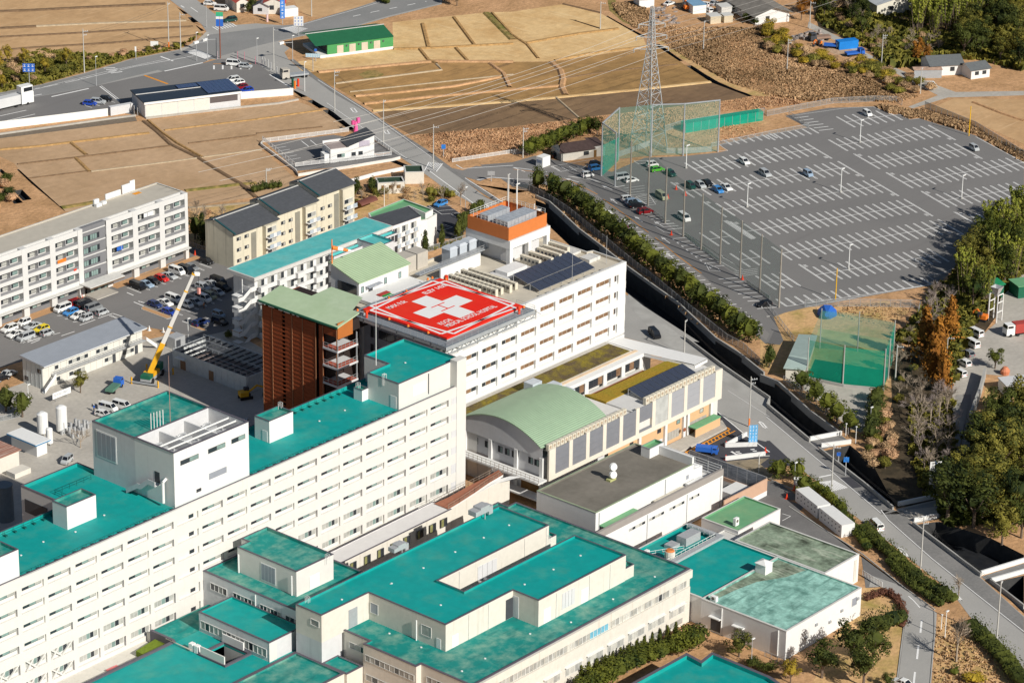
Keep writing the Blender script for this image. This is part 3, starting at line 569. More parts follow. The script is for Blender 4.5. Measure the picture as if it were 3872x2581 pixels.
# ================================================================== HOSPITAL BLOCKS
GW = (GLASSD,GLASSC,GLASST); GWc = (GLASSC,GLASSC,GLASST,GLASSD)
def banded(root,x0,x1,y,ztop,ops,piers,pw,rec,bm,cm_,xw=None):
 """facade facing -Y: continuous bands standing proud of a recessed wall, piers between bays; ops = [(zb, zt)] openings"""
 e = sorted(ops,reverse=True); z = ztop
 for zb,zt in e + [(None,None)]:
  lo = zt if zt is not None else 0
  if z - lo > .05: simple(root,'spandrel',bm,x0,x1,y,y + rec - .002,lo,z)
  z = zb if zb is not None else 0
 pb = {}
 for zb,zt in ops:
  k = round(zt - zb,2)
  if k not in pb: pb[k] = MB().box(-pw / 2,pw / 2,0,rec - .06,.002,k - .002).mesh('pier')
  for p in piers: link('pier',pb[k],cm_,root,Vector((p,y + .06,zb)) - wl(root))
# ---- long ward block
wd = thing('ward_building','long seven storey cream ward block with teal roofs crossing the lower left','hospital building',(-150,-44,0))
WY = -53.2; WP = [(-250,WY + .5),(-78.6,WY + .5),(-78.6,-35.3),(-160.3,-35.3),(-160.3,-22.5),(-175.2,-22.5),(-175.2,-35.3),(-250,-35.3)]
block(wd,WP,0,28.9,WHITE,TEAL,ph=.75,cw=.4)
OPS = [(25.2,26.75),(21.4,22.95),(17.55,19.1),(13.6,15.2),(9.1,11.25),(4.9,7.05),(.8,2.9)]
PX_ = [-82.4 - 6.69 * k for k in range(25)]
banded(wd,-250,-80.45,WY,28.9,OPS,PX_,1.0,.5,WHITE,WHITE)
jb = MB().box(-.05,.05,-.01,.03,0,1.5).mesh('joint_pipe'); jb2 = MB().box(-.05,.05,-.01,.03,0,2.1).mesh('joint_pipe')
for r_,(zb,zt) in enumerate(OPS[:6]):
 tall = zt - zb > 2
 for k in range(24):
  xr = PX_[k] - .75; xl = PX_[k + 1] + .6 + (.55 if k % 2 else .0)
  if k == 11:
   window(wd,'S',xr - 2.0,zb + .35,1.3,.8,1,(GLASSD,),FR_D,plane=WY + .5,depth=.05,label='small single window'); continue
  if xl < -212: continue
  if r_ > 3 and xl < -190:                             # braced bays
   br = MB(); br.bar((xl,WY + .2,zb),(xl + (xr - xl) * .36,WY + .2,zt),.28,.3); br.bar((xl + (xr - xl) * .36,WY + .2,zb),(xl + (xr - xl) * .64,WY + .2,zt),.01,.01)
   put('seismic_brace',br.bar((xr,WY + .2,zt),(xl + (xr - xl) * .5,WY + .2,zb),.3,.3).bar((xl,WY + .2,zt),(xl + (xr - xl) * .5,WY + .2,zb),.3,.3),WHITE,wd)
  h = 1.4 if tall else .86
  n_ = 5 if tall else 3
  window(wd,'S',xl,zt - h - .02 - (.12 if tall else 0),xr - xl,h,n_,GWc if tall else (GLASSD,GLASST,GLASSC),FR_D if not tall else FR_W,plane=WY + .5,depth=.05)
  if k % 2 == 0: link('joint_pipe',jb2 if tall else jb,COPE,wd,Vector((PX_[k] - .6,WY + .05,zb)) - wl(wd))
# end pier rising through the roof
simple(wd,'end_pier',WHITE,-80.4,-77.4,WY - .02,-51.3,0,34.75)
simple(wd,'end_wall',WHITE,-78.595,-77.4,-51.3,-36.9,0,29.2)
for i,(zb,zt) in enumerate(OPS): simple(wd,'end_recess',GREYW,-82.0,-80.46,WY + .02,WY + .12,zb,zt)
# penthouses
block(wd,[(-96.5,-51.3),(-80.42,-51.3),(-77.5,-52.9),(-77.5,-35.35),(-90,-35.35),(-90,-42.4),(-96.5,-42.4)],28.1,34.2,WHITE,TEAL,cw=.3)
block(wd,rect(-161.1,-140.7,-40.5,-28.3),28.1,40,GREYW,TEALW,cw=.35)
PT = MB()                                                  # open plant deck in front of the teal roof
for b_ in ((-161.1,-140.7,-51.5,-51.2,28.1,40),(-161.1,-160.8,-51.2,-40.5,28.1,40),(-141.0,-140.7,-51.2,-40.5,28.1,40),(-154.6,-154.3,-51.2,-40.5,36,39.3),(-147.8,-147.5,-51.2,-40.5,36,39.3)): PT.box(*b_)
put('plant_deck_wall',PT,WHITE2,wd); simple(wd,'plant_deck_floor',GREYM,-160.8,-141.0,-51.2,-40.52,35.6,36.0)
c = MB()
for b_ in ((-161.2,-140.6,-51.6,-51.15,40.002,40.12),(-161.2,-160.75,-51.15,-40.4,40.002,40.12),(-141.05,-140.6,-51.15,-40.4,40.002,40.12)): c.box(*b_)
put('coping',c,COPE,wd)
for k in range(3): simple(wd,'deck_beam',WHITEM,-160.7,-141.1,-50.6 + k * 2.1,-50.4 + k * 2.1,39.3,39.6)
for x in (-157.5,-151,-144.2):
 for k in range(2):
  b = MB(); b.cyl((x - 1.2,-43.2 - 3.4 * k,36.0),(x - 1.2,-43.2 - 3.4 * k,38),.45,.45,10).box(x - .4,x + 1.9,-44.2 - 3.4 * k,-42.3 - 3.4 * k,36.002,37.5)
  b.tube([(x - 1.2,-43.2 - 3.4 * k,38),(x - .4,-43.2 - 3.4 * k,38.3),(x + 1,-43.2 - 3.4 * k,38.2),(x + 1.2,-43.2 - 3.4 * k,37.4)],.18); solo('plant_unit',b,FENCE,'silver plant unit with bent pipe on the open rooftop deck of the white penthouse','plant unit','plant units on the open rooftop deck')
for x0,x1 in ((-159.4,-154.5),(-151.9,-147.2),(-145.5,-141.7)): window(wd,'S',x0,36.8,x1 - x0,1.0,2,(GLASSD,GLASST),FR_D,plane=-51.5,depth=.06)
window(wd,'S',-155.3,29.6,1.3,.7,1,(GLASSD,),FR_D,plane=-51.5,depth=.06); simple(wd,'louvre_band',GRILLE,-151.8,-147.0,-51.56,-51.5,31.2,32.5)
# tall louvre on the shaded face, outside stair, pipe
for k in range(4): simple(wd,'louvre_panel',GRILLE,-161.2,-161.1,-29.7 - k * 1.35 - 1.2,-29.7 - k * 1.35,33.0,38.2)
simple(wd,'louvre_frame',WHITEM,-161.16,-161.1,-35.2,-29.4,32.7,38.5)
st = MB(); P0 = [(-161.9,-39.3,28.3),(-161.9,-42.6,30.4),(-161.9,-43.4,30.4),(-161.9,-45.6,32.2),(-161.9,-47.6,32.2)]
for a,b in zip(P0,P0[1:]): st.obox(Vector(a) + Vector((-.8,0,-.1)),(.1,0,0),Vector(b) - Vector(a),(0,0,1.1)); st.obox(Vector(a) + Vector((-.7,0,-.1)),(1.4,0,0),Vector(b) - Vector(a),(0,0,.12))
put('outside_stair',st,GREYW,wd); simple(wd,'door',DARKM,-161.15,-161.1,-47.4,-46.0,32.3,34.6)
put('vent_pipe',MB().cyl((-162,-49.2,29),(-162,-49.2,33.4),.3,.3,8).cyl((-162,-49.2,33.4),(-161.1,-49.2,33.9),.3,.3,8),WHITEM,wd)
b = MB()
for k in range(5): b.cyl((-155.5 + k * .7,-39.3 - k * .12,39.3),(-155.5 + k * .7,-39.3 - k * .12,43),.09,.09,6)
solo('antenna_cluster',b,WHITEM,'cluster of white upright aerials on the teal roof of the tall penthouse','antennas')
solo('lightning_rod',MB().cyl((-150.8,-39.8,39.4),(-150.8,-39.8,54),.09,.04,6),mat('rusty_rod',(.4,.25,.2),.7),'thin tall lightning rod on the teal roof of the white penthouse','lightning rod')
solo('lightning_rod',MB().cyl((-91.5,-40.2,33.6),(-91.5,-40.2,52),.09,.04,6),WHITEM,'thin white lightning rod standing behind the teal L-shaped penthouse','lightning rod')
block(wd,rect(-181.5,-174,-43.1,-39),28.1,33.1,WHITE2,TEALW,cw=.25)
block(wd,[(-225,-52.2),(-201.6,-52.2),(-201.6,-47.2),(-225,-47.2)],28.1,34.4,WHITE2,TEALW,cw=.3)
block(wd,rect(-126.6,-119.7,-43.2,-39),28.1,33.1,WHITE2,TEALW,cw=.25)
block(wd,rect(-98.4,-96.52,-42.6,-40.2),28.1,30.8,WHITE2,TEALW,cw=.2)
simple(wd,'door',WHITEM,-126.66,-126.6,-42.6,-41.2,28.2,30.6); simple(wd,'door',WHITEM,-96.56,-96.5,-50.6,-49.0,28.2,31.0)
simple(wd,'louvre_panel',WHITEM,-92.2,-88.0,-51.36,-51.3,29.9,32.3); simple(wd,'drain_pipe',DARKM,-87.4,-87.2,-51.42,-51.3,29,33.6)
# roof railings
RAILG = mat('dark_teal_rail',(.01,.11,.10),.6)
def railing(parent,pts,h,step,m_,z0=None,name='railing',feet=0,rails=2,t=.06):
 b = MB()
 for a,c_ in zip(pts,pts[1:]):
  a,c_ = Vector(a),Vector(c_); L_ = (c_ - a).length; n_ = max(1,int(L_ / step))
  for r_ in range(rails): zz = h * (r_ + 1) / rails; b.bar(a + Vector((0,0,zz)),c_ + Vector((0,0,zz)),t)
  for k in range(n_ + 1):
   p = a.lerp(c_,k / n_); b.bar(p,p + Vector((0,0,h)),t)
   if feet: b.box(p.x - .25,p.x + .25,p.y,p.y + feet,p.z,p.z + .3)
 return put(name,b,m_,parent)
railing(wd,[(-201,-52.2,28.2),(-162,-52.2,28.2)],1.15,2.2,RAILG,feet=.9); railing(wd,[(-140,-52.2,28.2),(-98,-52.2,28.2)],1.15,2.2,RAILG,feet=.9)
railing(wd,[(-119,-36.2,28.2),(-99,-36.2,28.2)],1.1,2.2,RAILG,feet=-.7); railing(wd,[(-201,-36.2,28.2),(-177,-36.2,28.2)],1.1,2.2,RAILG,feet=-.7)
railing(wd,[(-163,-29.5,28.2),(-172.5,-29.5,28.2),(-172.5,-33.5,28.2)],1.1,1.6,RAILG)
sm = MB().cyl((0,0,0),(0,0,.12),.22,.22,8).mesh('roof_vent_cap')
def vents(pts,label,group):
 for p in pts:
  o = link('roof_vent',sm,WHITEM,None,p); tag(o,label,'roof vent',group)
vents([g('12',805,630,28.2),g('12',573,728,28.2),g('03',950,40,28.2),g('03',688,192,28.2),g('03',395,282,28.2),g('03',192,405,28.2),g('12',1357,197,33.7)],'tiny round white vent on the teal ward roof','small vents on the ward roof')
ladm = MB()
for s in (-.22,.22): ladm.bar((s,0,0),(s,0,2.4),.07).bar((s,0,2.4),(s,-.8,2.4),.07).bar((s,-.8,2.4),(s,-.8,1.2),.07)
ladm = ladm.mesh('ladder_hoop')
for p,rz_,lb in (((-97.6,-40.3,29.3),0,'white ladder hoop beside the L-shaped penthouse'),((-119.9,-39.4,31.7),0,'white ladder hoop at the back of the small teal-topped box'),((-142.6,-74.3,16.9),0,'white ladder hoop on the stair penthouse corner'),((-156.5,-82.3,15.6),0,'white ladder hoop on the laboratory roof edge'),((-100.2,-95.3,12.5),0,'white ladder hoop in the notch of the teal laboratory roof'),((-96.6,-46.9,32.6),1.57,'white ladder hoop over the shaded wall of the L-shaped penthouse')):
 o = link('ladder_hoop',ladm,WHITEM,None,p,rz_); tag(o,lb,'ladder')
# ward things behind: dark wing at far left, big cylinder tank
bk = thing('service_wing','shaded grey service wing with open bays behind the ward block at far left','building',(-178,-29,0))
block(bk,rect(-200,-175.4,-35.2,-30.5),0,24.6,GREYW,TEALW)
simple(bk,'open_bay',DARKM,-175.35,-175.27,-30.2,-23.6,23.6,26.4)
b = MB().cyl((0,0,0),(0,0,8.2),2.0,2.0,20); o = link('storage_silo',b.mesh('storage_silo'),mat('silo_grey',(.16,.19,.21),.5,.1,1),None,(-148.5,14.8,0)); tag(o,'dark grey cylindrical tank at the left edge behind the ward','tank')
# ---- laboratory block
lb = thing('laboratory_building','low cream laboratory block with stepped teal roofs in front of the ward','hospital building',(-125,-100,0))
LP = [(-87.3,-122.5),(-87.3,-73),(-90,-73),(-90,-75),(-153.2,-82),(-153.2,-95.5),(-154.6,-95.5),(-154.6,-109.1),(-153.2,-109.1),(-153.2,-122.5)]
LP = [(-87.3,-121.9),(-87.3,-76),(-89.8,-76),(-89.8,-73.2),(-96,-73.2),(-96,-82),(-153.0,-82),(-153.0,-95.5),(-154.6,-95.5),(-154.6,-109.1),(-153.2,-109.1),(-153.2,-121.9)]
block(lb,LP,0,11.7,CREAM,TEALW,cw=.45,ph=.4)
simple(lb,'spandrel',CREAM,-153.2,-87.25,-122.5,-121.905,9.85,11.58); simple(lb,'spandrel',CREAM,-153.2,-87.6,-122.3,-121.905,5.45,7.9)
simple(lb,'lower_wall',CREAM,-153.2,-87.6,-122.3,-121.905,0,5.44)
U = [(-159,-88.8),(-159,-82),(-99.7,-82),(-99.7,-95.3),(-133.2,-95.3),(-133.2,-102.1),(-99.8,-102.1),(-99.8,-115.3),(-126.5,-115.3),(-126.5,-108.8),(-146,-108.8),(-146,-88.9),(-153,-88.8)]
block(lb,U[:-1],11.2,17.1,CREAM,TEAL,cw=.3,ph=.5,wall_name='upper_wall',roof_name='upper_roof')
pb_ = MB()
pb_.quad((-159,-88.8,5),(-159,-82,5),(-159,-82,11.2),(-159,-88.8,11.2)).quad((-153.4,-88.8,5),(-159,-88.8,5),(-159,-88.8,11.2),(-153.4,-88.8,11.2)); put('tower_wall',pb_,GREYW,lb)
# strip windows on the top floor (each pane its own), square windows below
x = -152.8; i = 0
pm = MB().quad((0,0,0),(1.02,0,0),(1.02,0,1.75),(0,0,1.75)).mesh('pane'); mm = MB().box(-.05,.05,-.05,.02,0,1.9).mesh('mullion')
BLIND = mat('grey_blind_glass',(.34,.34,.32),.4,.3,.6); BLINDB = mat('blue_curtain',(.16,.42,.55),.5,.2,.8); BLINDC = mat('cream_blind_glass',(.56,.55,.50),.4,.2,.8)
while x < -88.6:
 m_ = BLINDB if -119 < x < -113.5 else rnd.choice((BLIND,BLIND,BLINDC,BLINDC,GLASSC,GLASSD if rnd.random() < .3 else BLIND))
 link('pane',pm,m_,lb,Vector((x + .06,-121.93,7.99)) - wl(lb));
 if i % 1 == 0: link('mullion',mm,WHITEM if i % 3 else CREAM,lb,Vector((x,-121.96,7.92)) - wl(lb))
 x += 1.13; i += 1
for x0,x1 in ((-94.3,-89.2),(-101.1,-95.7),(-107.4,-102.1),(-113.9,-108.6),(-120.2,-115),(-126.7,-121.5),(-133.1,-128),(-139.5,-134.3),(-146,-141)):
 window(lb,'S',x0 + .15,3.0,x1 - x0 - .3,1.75,5,(GLASSC,BLINDC,BLINDC,BLIND,GLASSC),FR_W,plane=-122.3); simple(lb,'window_hood',WHITE2,x0,x1,-122.75,-122.3,4.86,5.0)
 link('window',MB().quad((0,0,0),(4,0,0),(4,0,1.2),(0,0,1.2)).mesh('window'),BLIND,lb,Vector((x0 + .5,-122.33,.6)) - wl(lb))
# shaded side windows
for y0,n_,X,z_ in ((-96.0,10,-154.6,8.3),(-90.3,3,-153.0,8.4),(-110.5,8,-153.2,8.3)): window(lb,'W',y0,z_,12.6 if n_ == 10 else (4.6 if n_ == 3 else 10.5),1.3,n_,(BLIND,GLASSC,GLASSD,BLIND),FR_W,plane=X)
for y0,z_ in ((-96.2,4.2),(-110.4,4.2)): window(lb,'W',y0,z_,11,1.3,7,(BLIND,GLASSD,GLASSC),FR_W,plane=-154.62 if y0 > -100 else -153.22)
# doors, louvres, pipes on the upper block
for x0,z0,w_,h_,y_ in ((-144.2,11.4,1.8,2.5,-108.8),(-125.0,11.4,2.2,3.0,-115.3),(-113.6,11.4,2.2,3.0,-115.3)):
 simple(lb,'door',WHITEM,x0,x0 + w_,y_ - .06,y_,z0,z0 + h_)
for x0,x1,y_,z0,z1 in ((-119.5,-115.6,-115.3,12.4,15.8),(-121.5,-115.7,-95.3,12.2,15.6)):
 for k in range(4): w_ = (x1 - x0) / 4; simple(lb,'louvre_panel',GREYW,x0 + k * w_ + .04,x0 + (k + 1) * w_ - .04,y_ - .08,y_,z0,z1)
for x_,y_ in ((-139.5,-108.8),(-133.8,-108.8),(-121.3,-115.3),(-111.2,-115.3),(-104.8,-115.3),(-127,-95.3),(-107.3,-95.3),(-100.6,-95.3),(-140,-88.9)): simple(lb,'drain_pipe',WHITE,x_,x_ + .12,y_ - .14,y_,11.4,16.7)
simple(lb,'open_bay',DARKM,-128.6,-126.55,-108.9,-108.8,11.4,15.6); simple(lb,'recess',GREYW,-126.58,-126.5,-110.3,-108.9,11.4,16)
window(lb,'W',-89.4,13.0,2.0,2.2,1,(GRILLE,),FR_W,plane=-146.0); window(lb,'W',-102.6,12.9,2.6,2.2,1,(GLASSC,),FR_W,plane=-146.0)
window(lb,'W',-86.0,14.2,2.2,1.3,1,(BLIND,),FR_W,plane=-159.0,depth=.12)
simple(lb,'door',WHITEM,-146.07,-146,-107.6,-106.5,11.4,13.5); put('vent_pipe',MB().cyl((-146.3,-101.6,11.3),(-146.3,-101.6,15.6),.14),WHITEM,lb)
simple(lb,'doorway',GREYM,-151.6,-149.2,-88.95,-88.8,11.4,15.3)
block(lb,rect(-99.65,-97.2,-95.2,-93.4),11.2,14.0,CREAM,TEALW,cw=.2,wall_name='stair_head_wall',roof_name='stair_head_roof'); block(lb,rect(-99.75,-97.0,-115.2,-113.3),11.2,14.0,CREAM,TEALW,cw=.2,wall_name='stair_head_wall',roof_name='stair_head_roof')
vents([g('13',*p,16.6) for p in ((778,808),(1232,661),(1522,520),(1812,374),(2072,244),(2303,130),(1680,858))] + [g('23',*p,16.6) for p in ((105,670),(368,534),(615,407))] + [g('23',*p,11.3) for p in ((1292,600),(912,805),(528,1015),(155,1120))] + [g('13',*p,11.3) for p in ((1212,1117),(1502,1243),(2085,1345),(1873,1460))],'tiny round white vent on the teal laboratory roof','small vents on the laboratory roofs')
# air handling ducts at the far parapet
def elbow(name,p,s,label,rz=0):
 b = MB(); b.box(-.9 * s,.9 * s,-.7 * s,.7 * s,.9 * s,1.9 * s).box(-1.9 * s,-.9 * s,-.7 * s,.7 * s,.9 * s,1.6 * s).box(.9 * s,1.7 * s,-.6 * s,.6 * s,.3 * s,1.5 * s).box(-.1,.1,-.7 * s,-.6 * s,0,.9 * s).box(-.1,.1,.6 * s,.7 * s,0,.9 * s)
 o = link(name,b.mesh(name),FENCE,None,p,rz); return tag(o,label,'air duct')
elbow('roof_duct',g('13',2050,60,16.6),1.5,'silver duct cowl at the far edge of the teal laboratory roof'); elbow('roof_duct',g('13',1300,385,16.6),1.2,'silver duct cowl on the edge above the corridor with yellow windows')
b = MB(); b.tube([g('13',2020,650,11.3),g('13',2030,640,12.6),g('13',2065,665,12.8)],.28,8).tube([g('13',2080,610,13),g('13',2110,640,12.6),g('13',2230,690,12.4)],.3,8); p = g('13',2240,690,11.3); b.box(p.x - .5,p.x + .5,p.y - .5,p.y + .5,11.3,13).box(p.x + 1,p.x + 2,p.y - .4,p.y + .6,11.3,13.1)
solo('pipework',b,WHITEM,'bent white pipes and small boxes in the slot between the teal roofs','pipework')
# ---- mid blocks between ward and laboratory
mid = thing('connecting_block','grey connecting block with a penthouse on its teal roof between ward and laboratory','hospital building',(-146,-68,0))
block(mid,rect(-155.7,-134.8,-81.9,-53.25),0,13.4,GREYW,TEALW,cw=.45,ph=.5)
block(mid,[(-150.8,-74.2),(-140.4,-74.2),(-140.4,-55.9),(-147.6,-55.9),(-147.6,-58.0),(-150.8,-58.0)],12.6,18.4,WHITE,TEALW,cw=.3,wall_name='penthouse_wall',roof_name='penthouse_roof')
for k in range(4): simple(mid,'louvre_panel',GRILLE,-150.88,-150.8,-64.7 - k * .95 - .85,-64.7 - k * .95,13.6,17.0)
simple(mid,'louvre_frame',WHITEM,-150.85,-150.8,-68.6,-64.5,13.4,17.2); simple(mid,'door',WHITEM,-147.2,-144.4,-74.28,-74.2,13.1,15.9)
put('vent_pipe',MB().cyl((-151.1,-73.2,13.0),(-151.1,-73.2,17.2),.15).cyl((-151.1,-58.6,13.0),(-151.1,-58.6,17.0),.15),WHITEM,mid)
for y0,w_,n_ in ((-55.3,4.6,4),(-61.6,6.2,6),(-69.0,5.8,6),(-76.0,4.8,4)): window(mid,'W',y0,10.0,w_,1.5,n_,(GLASSD,GLASSD,BLIND),FR_W,plane=-155.7,depth=.12)
simple(mid,'drain_pipe',WHITEM,-155.85,-155.7,-67.9,-67.7,10.2,13.0)
m1 = thing('window_strip_block','narrow grey block with a continuous strip of windows under a teal roof','hospital building',(-161,-71,0))
block(m1,rect(-164.9,-155.75,-80.6,-61.4),3.5,10.6,GREYW,TEAL,cw=.35,ph=.4)
window(m1,'W',-61.9,7.2,18.0,1.75,15,(BLIND,GLASSD,BLIND,GLASSC,BLIND),FR_W,plane=-164.9,depth=.12)
simple(m1,'corner_pier',WHITE,-164.95,-162.9,-80.66,-80.6,3.5,10.4)
lo = thing('low_teal_block','low flat teal-roofed block with a square light well at the bottom left','hospital building',(-180,-72,0))
ZL = 6.4
def deck(root,x0,x1,y0,y1,hole,z,m_):
 b = MB(); hx0,hx1,hy0,hy1 = hole; b.box(x0,x1,y0,hy0,z - .4,z).box(x0,x1,hy1,y1,z - .4,z).box(x0,hx0,hy0,hy1,z - .4,z).box(hx1,x1,hy0,hy1,z - .4,z); return put('roof',b,m_,root)
deck(lo,-260,-155.8,-81.4,-61.3,(-171.6,-165.5,-75.4,-68.9),ZL,TEAL)
simple(lo,'roof',TEALW,-171.3,-155.8,-61.29,-54.6,ZL - .4,ZL)
cp = MB()
for b_ in ((-260,-171.3,-61.5,-60.9,0,ZL + .35),(-171.6,-171.0,-60.88,-54.6,0,ZL + .35),(-260,-155.8,-82.0,-81.42,0,ZL + .3),(-172.1,-171.62,-75.9,-68.4,0,ZL + .4),(-165.48,-165.0,-75.9,-68.4,0,ZL + .4),(-171.6,-165.5,-75.9,-75.42,0,ZL + .4),(-171.6,-165.5,-68.88,-68.4,0,ZL + .4)): cp.box(*b_)
put('parapet',cp,COPE,lo); simple(lo,'wall',CREAM,-171.25,-171.0,-61.2,-53.3,0,5.9)
put('light_well_wall',MB().quad((-165.5,-75.4,0),(-165.5,-68.9,0),(-165.5,-68.9,6),(-165.5,-75.4,6)).quad((-171.6,-68.88,0),(-165.5,-68.88,0),(-165.5,-68.88,6),(-171.6,-68.88,6)).box(-171.9,-171.62,-75.4,-68.9,6.8,8.4),WHITE,lo)
simple(lo,'white_screen',WHITE2,-165.4,-165.1,-74,-68.3,6.45,8.4)
for y_ in (-66.2,-67.6):
 o = solo('air_conditioner',MB().box(-171.9,-170.9,y_ - .5,y_ + .5,6.45,8.0),WHITEM,'white box unit standing by the light well on the low teal roof','air conditioner','white units by the light well')
b = MB()
for k in range(3): b.tube([(-172.1,-59.6 - k * .2,6.9),(-172.1,-62 - k * .2,6.9),(-172 - .1 * k,-66.6,6.9)],.09)
solo('roof_pipes',b,mat('pale_beige_pipe',(.55,.5,.42),.6),'bundle of pale pipes running over the teal roof to the box units','pipes')
lo2 = thing('low_corner_block','stained teal-roofed block at the foot of the tall laboratory wall','hospital building',(-175,-88,0))
block(lo2,[(-260,-94.8),(-159.1,-94.8),(-159.1,-82.05),(-260,-82.05)],0,6.9,CREAM,TEALW,cw=.5,ph=.4); block(lo2,rect(-159.05,-154.65,-95.4,-88.85),0,6.9,CREAM,TEALW,cw=.4,ph=.3,wall_name='side_wall',roof_name='side_roof')
b = MB()
for s in ('03 1240,1285 1415,1178 1525,1215 1330,1330',): b.prism(ccw([(p.x,p.y) for p in PL(s,5)]),4.2,5.3)
tb_ = solo('roof_garden',b,mat('green_roof_turf',(.16,.22,.02),.95,.25,1.5),'small square of green turf beside the ward wall','turf panel')
low = thing('lean_to','low cream lean-to along the foot of the ward wall','building',(-185,-57,0)); simple(low,'roof',CREAM,-260,-171.7,-60.85,-53.25,0,4.0)
solo('awning',MB().box(-185.5,-182.8,-59.8,-57.0,4.3,4.5),mat('red_white_awning',(.7,.2,.2),.7),'small red and white awning near the turf panel','awning')
# ---- white corridor with yellow windows, curved ramp
co = thing('link_corridor','white-roofed link corridor with square yellowish windows along the ward','corridor',(-108,-60,0))
block(co,[(-133,-63.6),(-93,-63.1),(-93,-57.8),(-134.7,-58.6),(-134.7,-63.6)],0,8,CREAM,mat('white_membrane',(.66,.64,.63),.7,.04,.6),cm=COPE,cw=.25,ph=.15)
for k,xx in enumerate((-122.6,-118.4,-114.4,-110.4,-106.4,-102.3,-98.4,-94.9)): window(co,'S',xx - 1.9,5.0,1.9,1.9,2,(GLASSY,GLASSD,GLASSY),FR_D,plane=-63.55,depth=.12)
RPAV = mat('red_brown_ramp',(.34,.135,.08),.85,.1,1)
rp = thing('curved_ramp','red-brown curved rooftop footbridge with railings leading to the barrel-roofed hall','footbridge',(-80,-60,0))
A_ = [g('12',1620,1478,8),g('12',1750,1420,8.2),g('12',1930,1320,8.5),g('12',2080,1245,8.8),g('12',2210,1170,9)]; B_ = [g('12',1750,1530,8),g('12',1850,1470,8.2),g('12',1990,1380,8.5),g('12',2120,1290,8.8),g('12',2250,1215,9)]
rb = MB(); rs = MB()
for i in range(4): rb.add([A_[i],A_[i + 1],B_[i + 1],B_[i]],[(3,2,1,0)]); rs.quad(*(Vector(q) - Vector((0,0,.25)) for q in (A_[i],A_[i + 1],B_[i + 1],B_[i]))); rs.quad(A_[i],A_[i + 1],A_[i + 1] - Vector((0,0,.5)),A_[i] - Vector((0,0,.5))); rs.quad(B_[i],B_[i + 1],B_[i + 1] - Vector((0,0,.5)),B_[i] - Vector((0,0,.5)))
put('deck',rb,RPAV,rp); put('slab',rs,WHITE,rp); RAILB = mat('brown_rail',(.30,.24,.19),.6)
railing(rp,A_,1.1,1.6,RAILB); railing(rp,B_,1.1,1.6,RAILB)
rw_ = MB()
CRV = [g('12',1560,1520,7.6),g('12',1800,1430,7.8),g('12',2080,1290,8.2),g('12',2310,1228,8.6)]; CRB = [g('12',1700,1568,7.6),g('12',1960,1480,7.8),g('12',2190,1360,8.2),g('12',2320,1240,8.6)]
cv = MB()
for a,b in zip(CRV,CRV[1:]): cv.quad(a + Vector((1.8,-2.2,.02)),b + Vector((1.8,-2.2,.02)),b,a)
cw2 = MB()
WL_ = [g('12',1560,1560,7.6),g('12',1820,1530 - 30,7.8),g('12',2080,1345,8.1),g('12',2310,1228,8.6)]
for a,b in zip(WL_,WL_[1:]): cw2.quad(a,b,(b.x,b.y,0),(a.x,a.y,0))
put('curved_roof',cv,WHITE2,rp); put('curved_wall',cw2,CREAM,rp)
for p in ((1985,1490),(2068,1445),(2128,1395),(2195,1350)):
 q = gy('12',*p,WL_[2].y);
b = MB()
for (px,py) in ((2005,1470),(2080,1425),(2140,1375),(2210,1335)):
 q = g('12',px,py,5.4); b.box(q.x - .5,q.x + .5,q.y - .1,q.y + .05,4.9,6.6)
put('window_group',b,GLASSY,rp)
# ---- barrel-roofed hall and podium
hl = thing('barrel_hall','grey hall under a light green arched metal roof','hospital building',(-54,-55,0))
BGREEN = corrugated('light_green_metal_roof',(.33,.46,.31),.45,-math.pi / 2,.5,.1,.5)
n_ = 18; Y0,Y1,X0,X1,ZE,ZC = -64.6,-40.5,-65.2,-43.0,13.1,16.9
arc = []
for i in range(n_ + 1):
 t_ = i / n_; a_ = (t_ - .5) * 2; arc.append((Y0 + (Y1 - Y0) * t_,ZE + (ZC - ZE) * (1 - a_ * a_)))
b = MB()
for (ya,za),(yb,zb) in zip(arc,arc[1:]): b.quad((X0 - .4,ya,za),(X1,ya,za),(X1,yb,zb),(X0 - .4,yb,zb)); b.quad((X0 - .4,ya,za),(X0 - .4,yb,zb),(X0 - .4,yb,zb - .25),(X0 - .4,ya,za - .25))
put('arched_roof',b,BGREEN,hl)
b = MB(); b.add([(X0,ya,za - .02) for ya,za in arc] + [(X0,Y1,10.6),(X0,Y0,10.6)],[tuple(range(n_ + 3))]); b.add([(X1,ya,za - .02) for ya,za in arc] + [(X1,Y1,10.6),(X1,Y0,10.6)],[tuple(range(n_ + 3))])
put('gable_wall',b,GREYW,hl); simple(hl,'wall',GREYW,X0 + .4,X1,Y0,Y1,0,10.6)
for y_ in (-42.2,-49.6,-57.0,-64.2): simple(hl,'column',WHITE2,X0 - .1,X0 + .38,y_ - .45,y_ + .45,0,10.6)
for y_ in (-44.5,-47.8,-51.6,-53.6,-55.6,-60.3,-62.0): window(hl,'W',y_,8.2,1.3,1.5,2,(GLASSD,GLASST),FR_D,plane=X0 + .4,depth=.08)
simple(hl,'balcony',WHITE2,X0 - 3.0,X0 - .12,-66,-41,5.7,6.1); railing(hl,[(X0 - 2.9,-66,6.1),(X0 - 2.9,-41,6.1)],1.2,1.2,RAILB); simple(hl,'brown_shutter',mat('brown_shutter',(.22,.12,.04),.6),X0 + .3,X0 + .39,-64.8 + .9,-58.4,1.5,5.2)
simple(hl,'lower_slab',WHITE2,X0 - 3.0,X0 - .12,-66,-50,1.8,2.1)
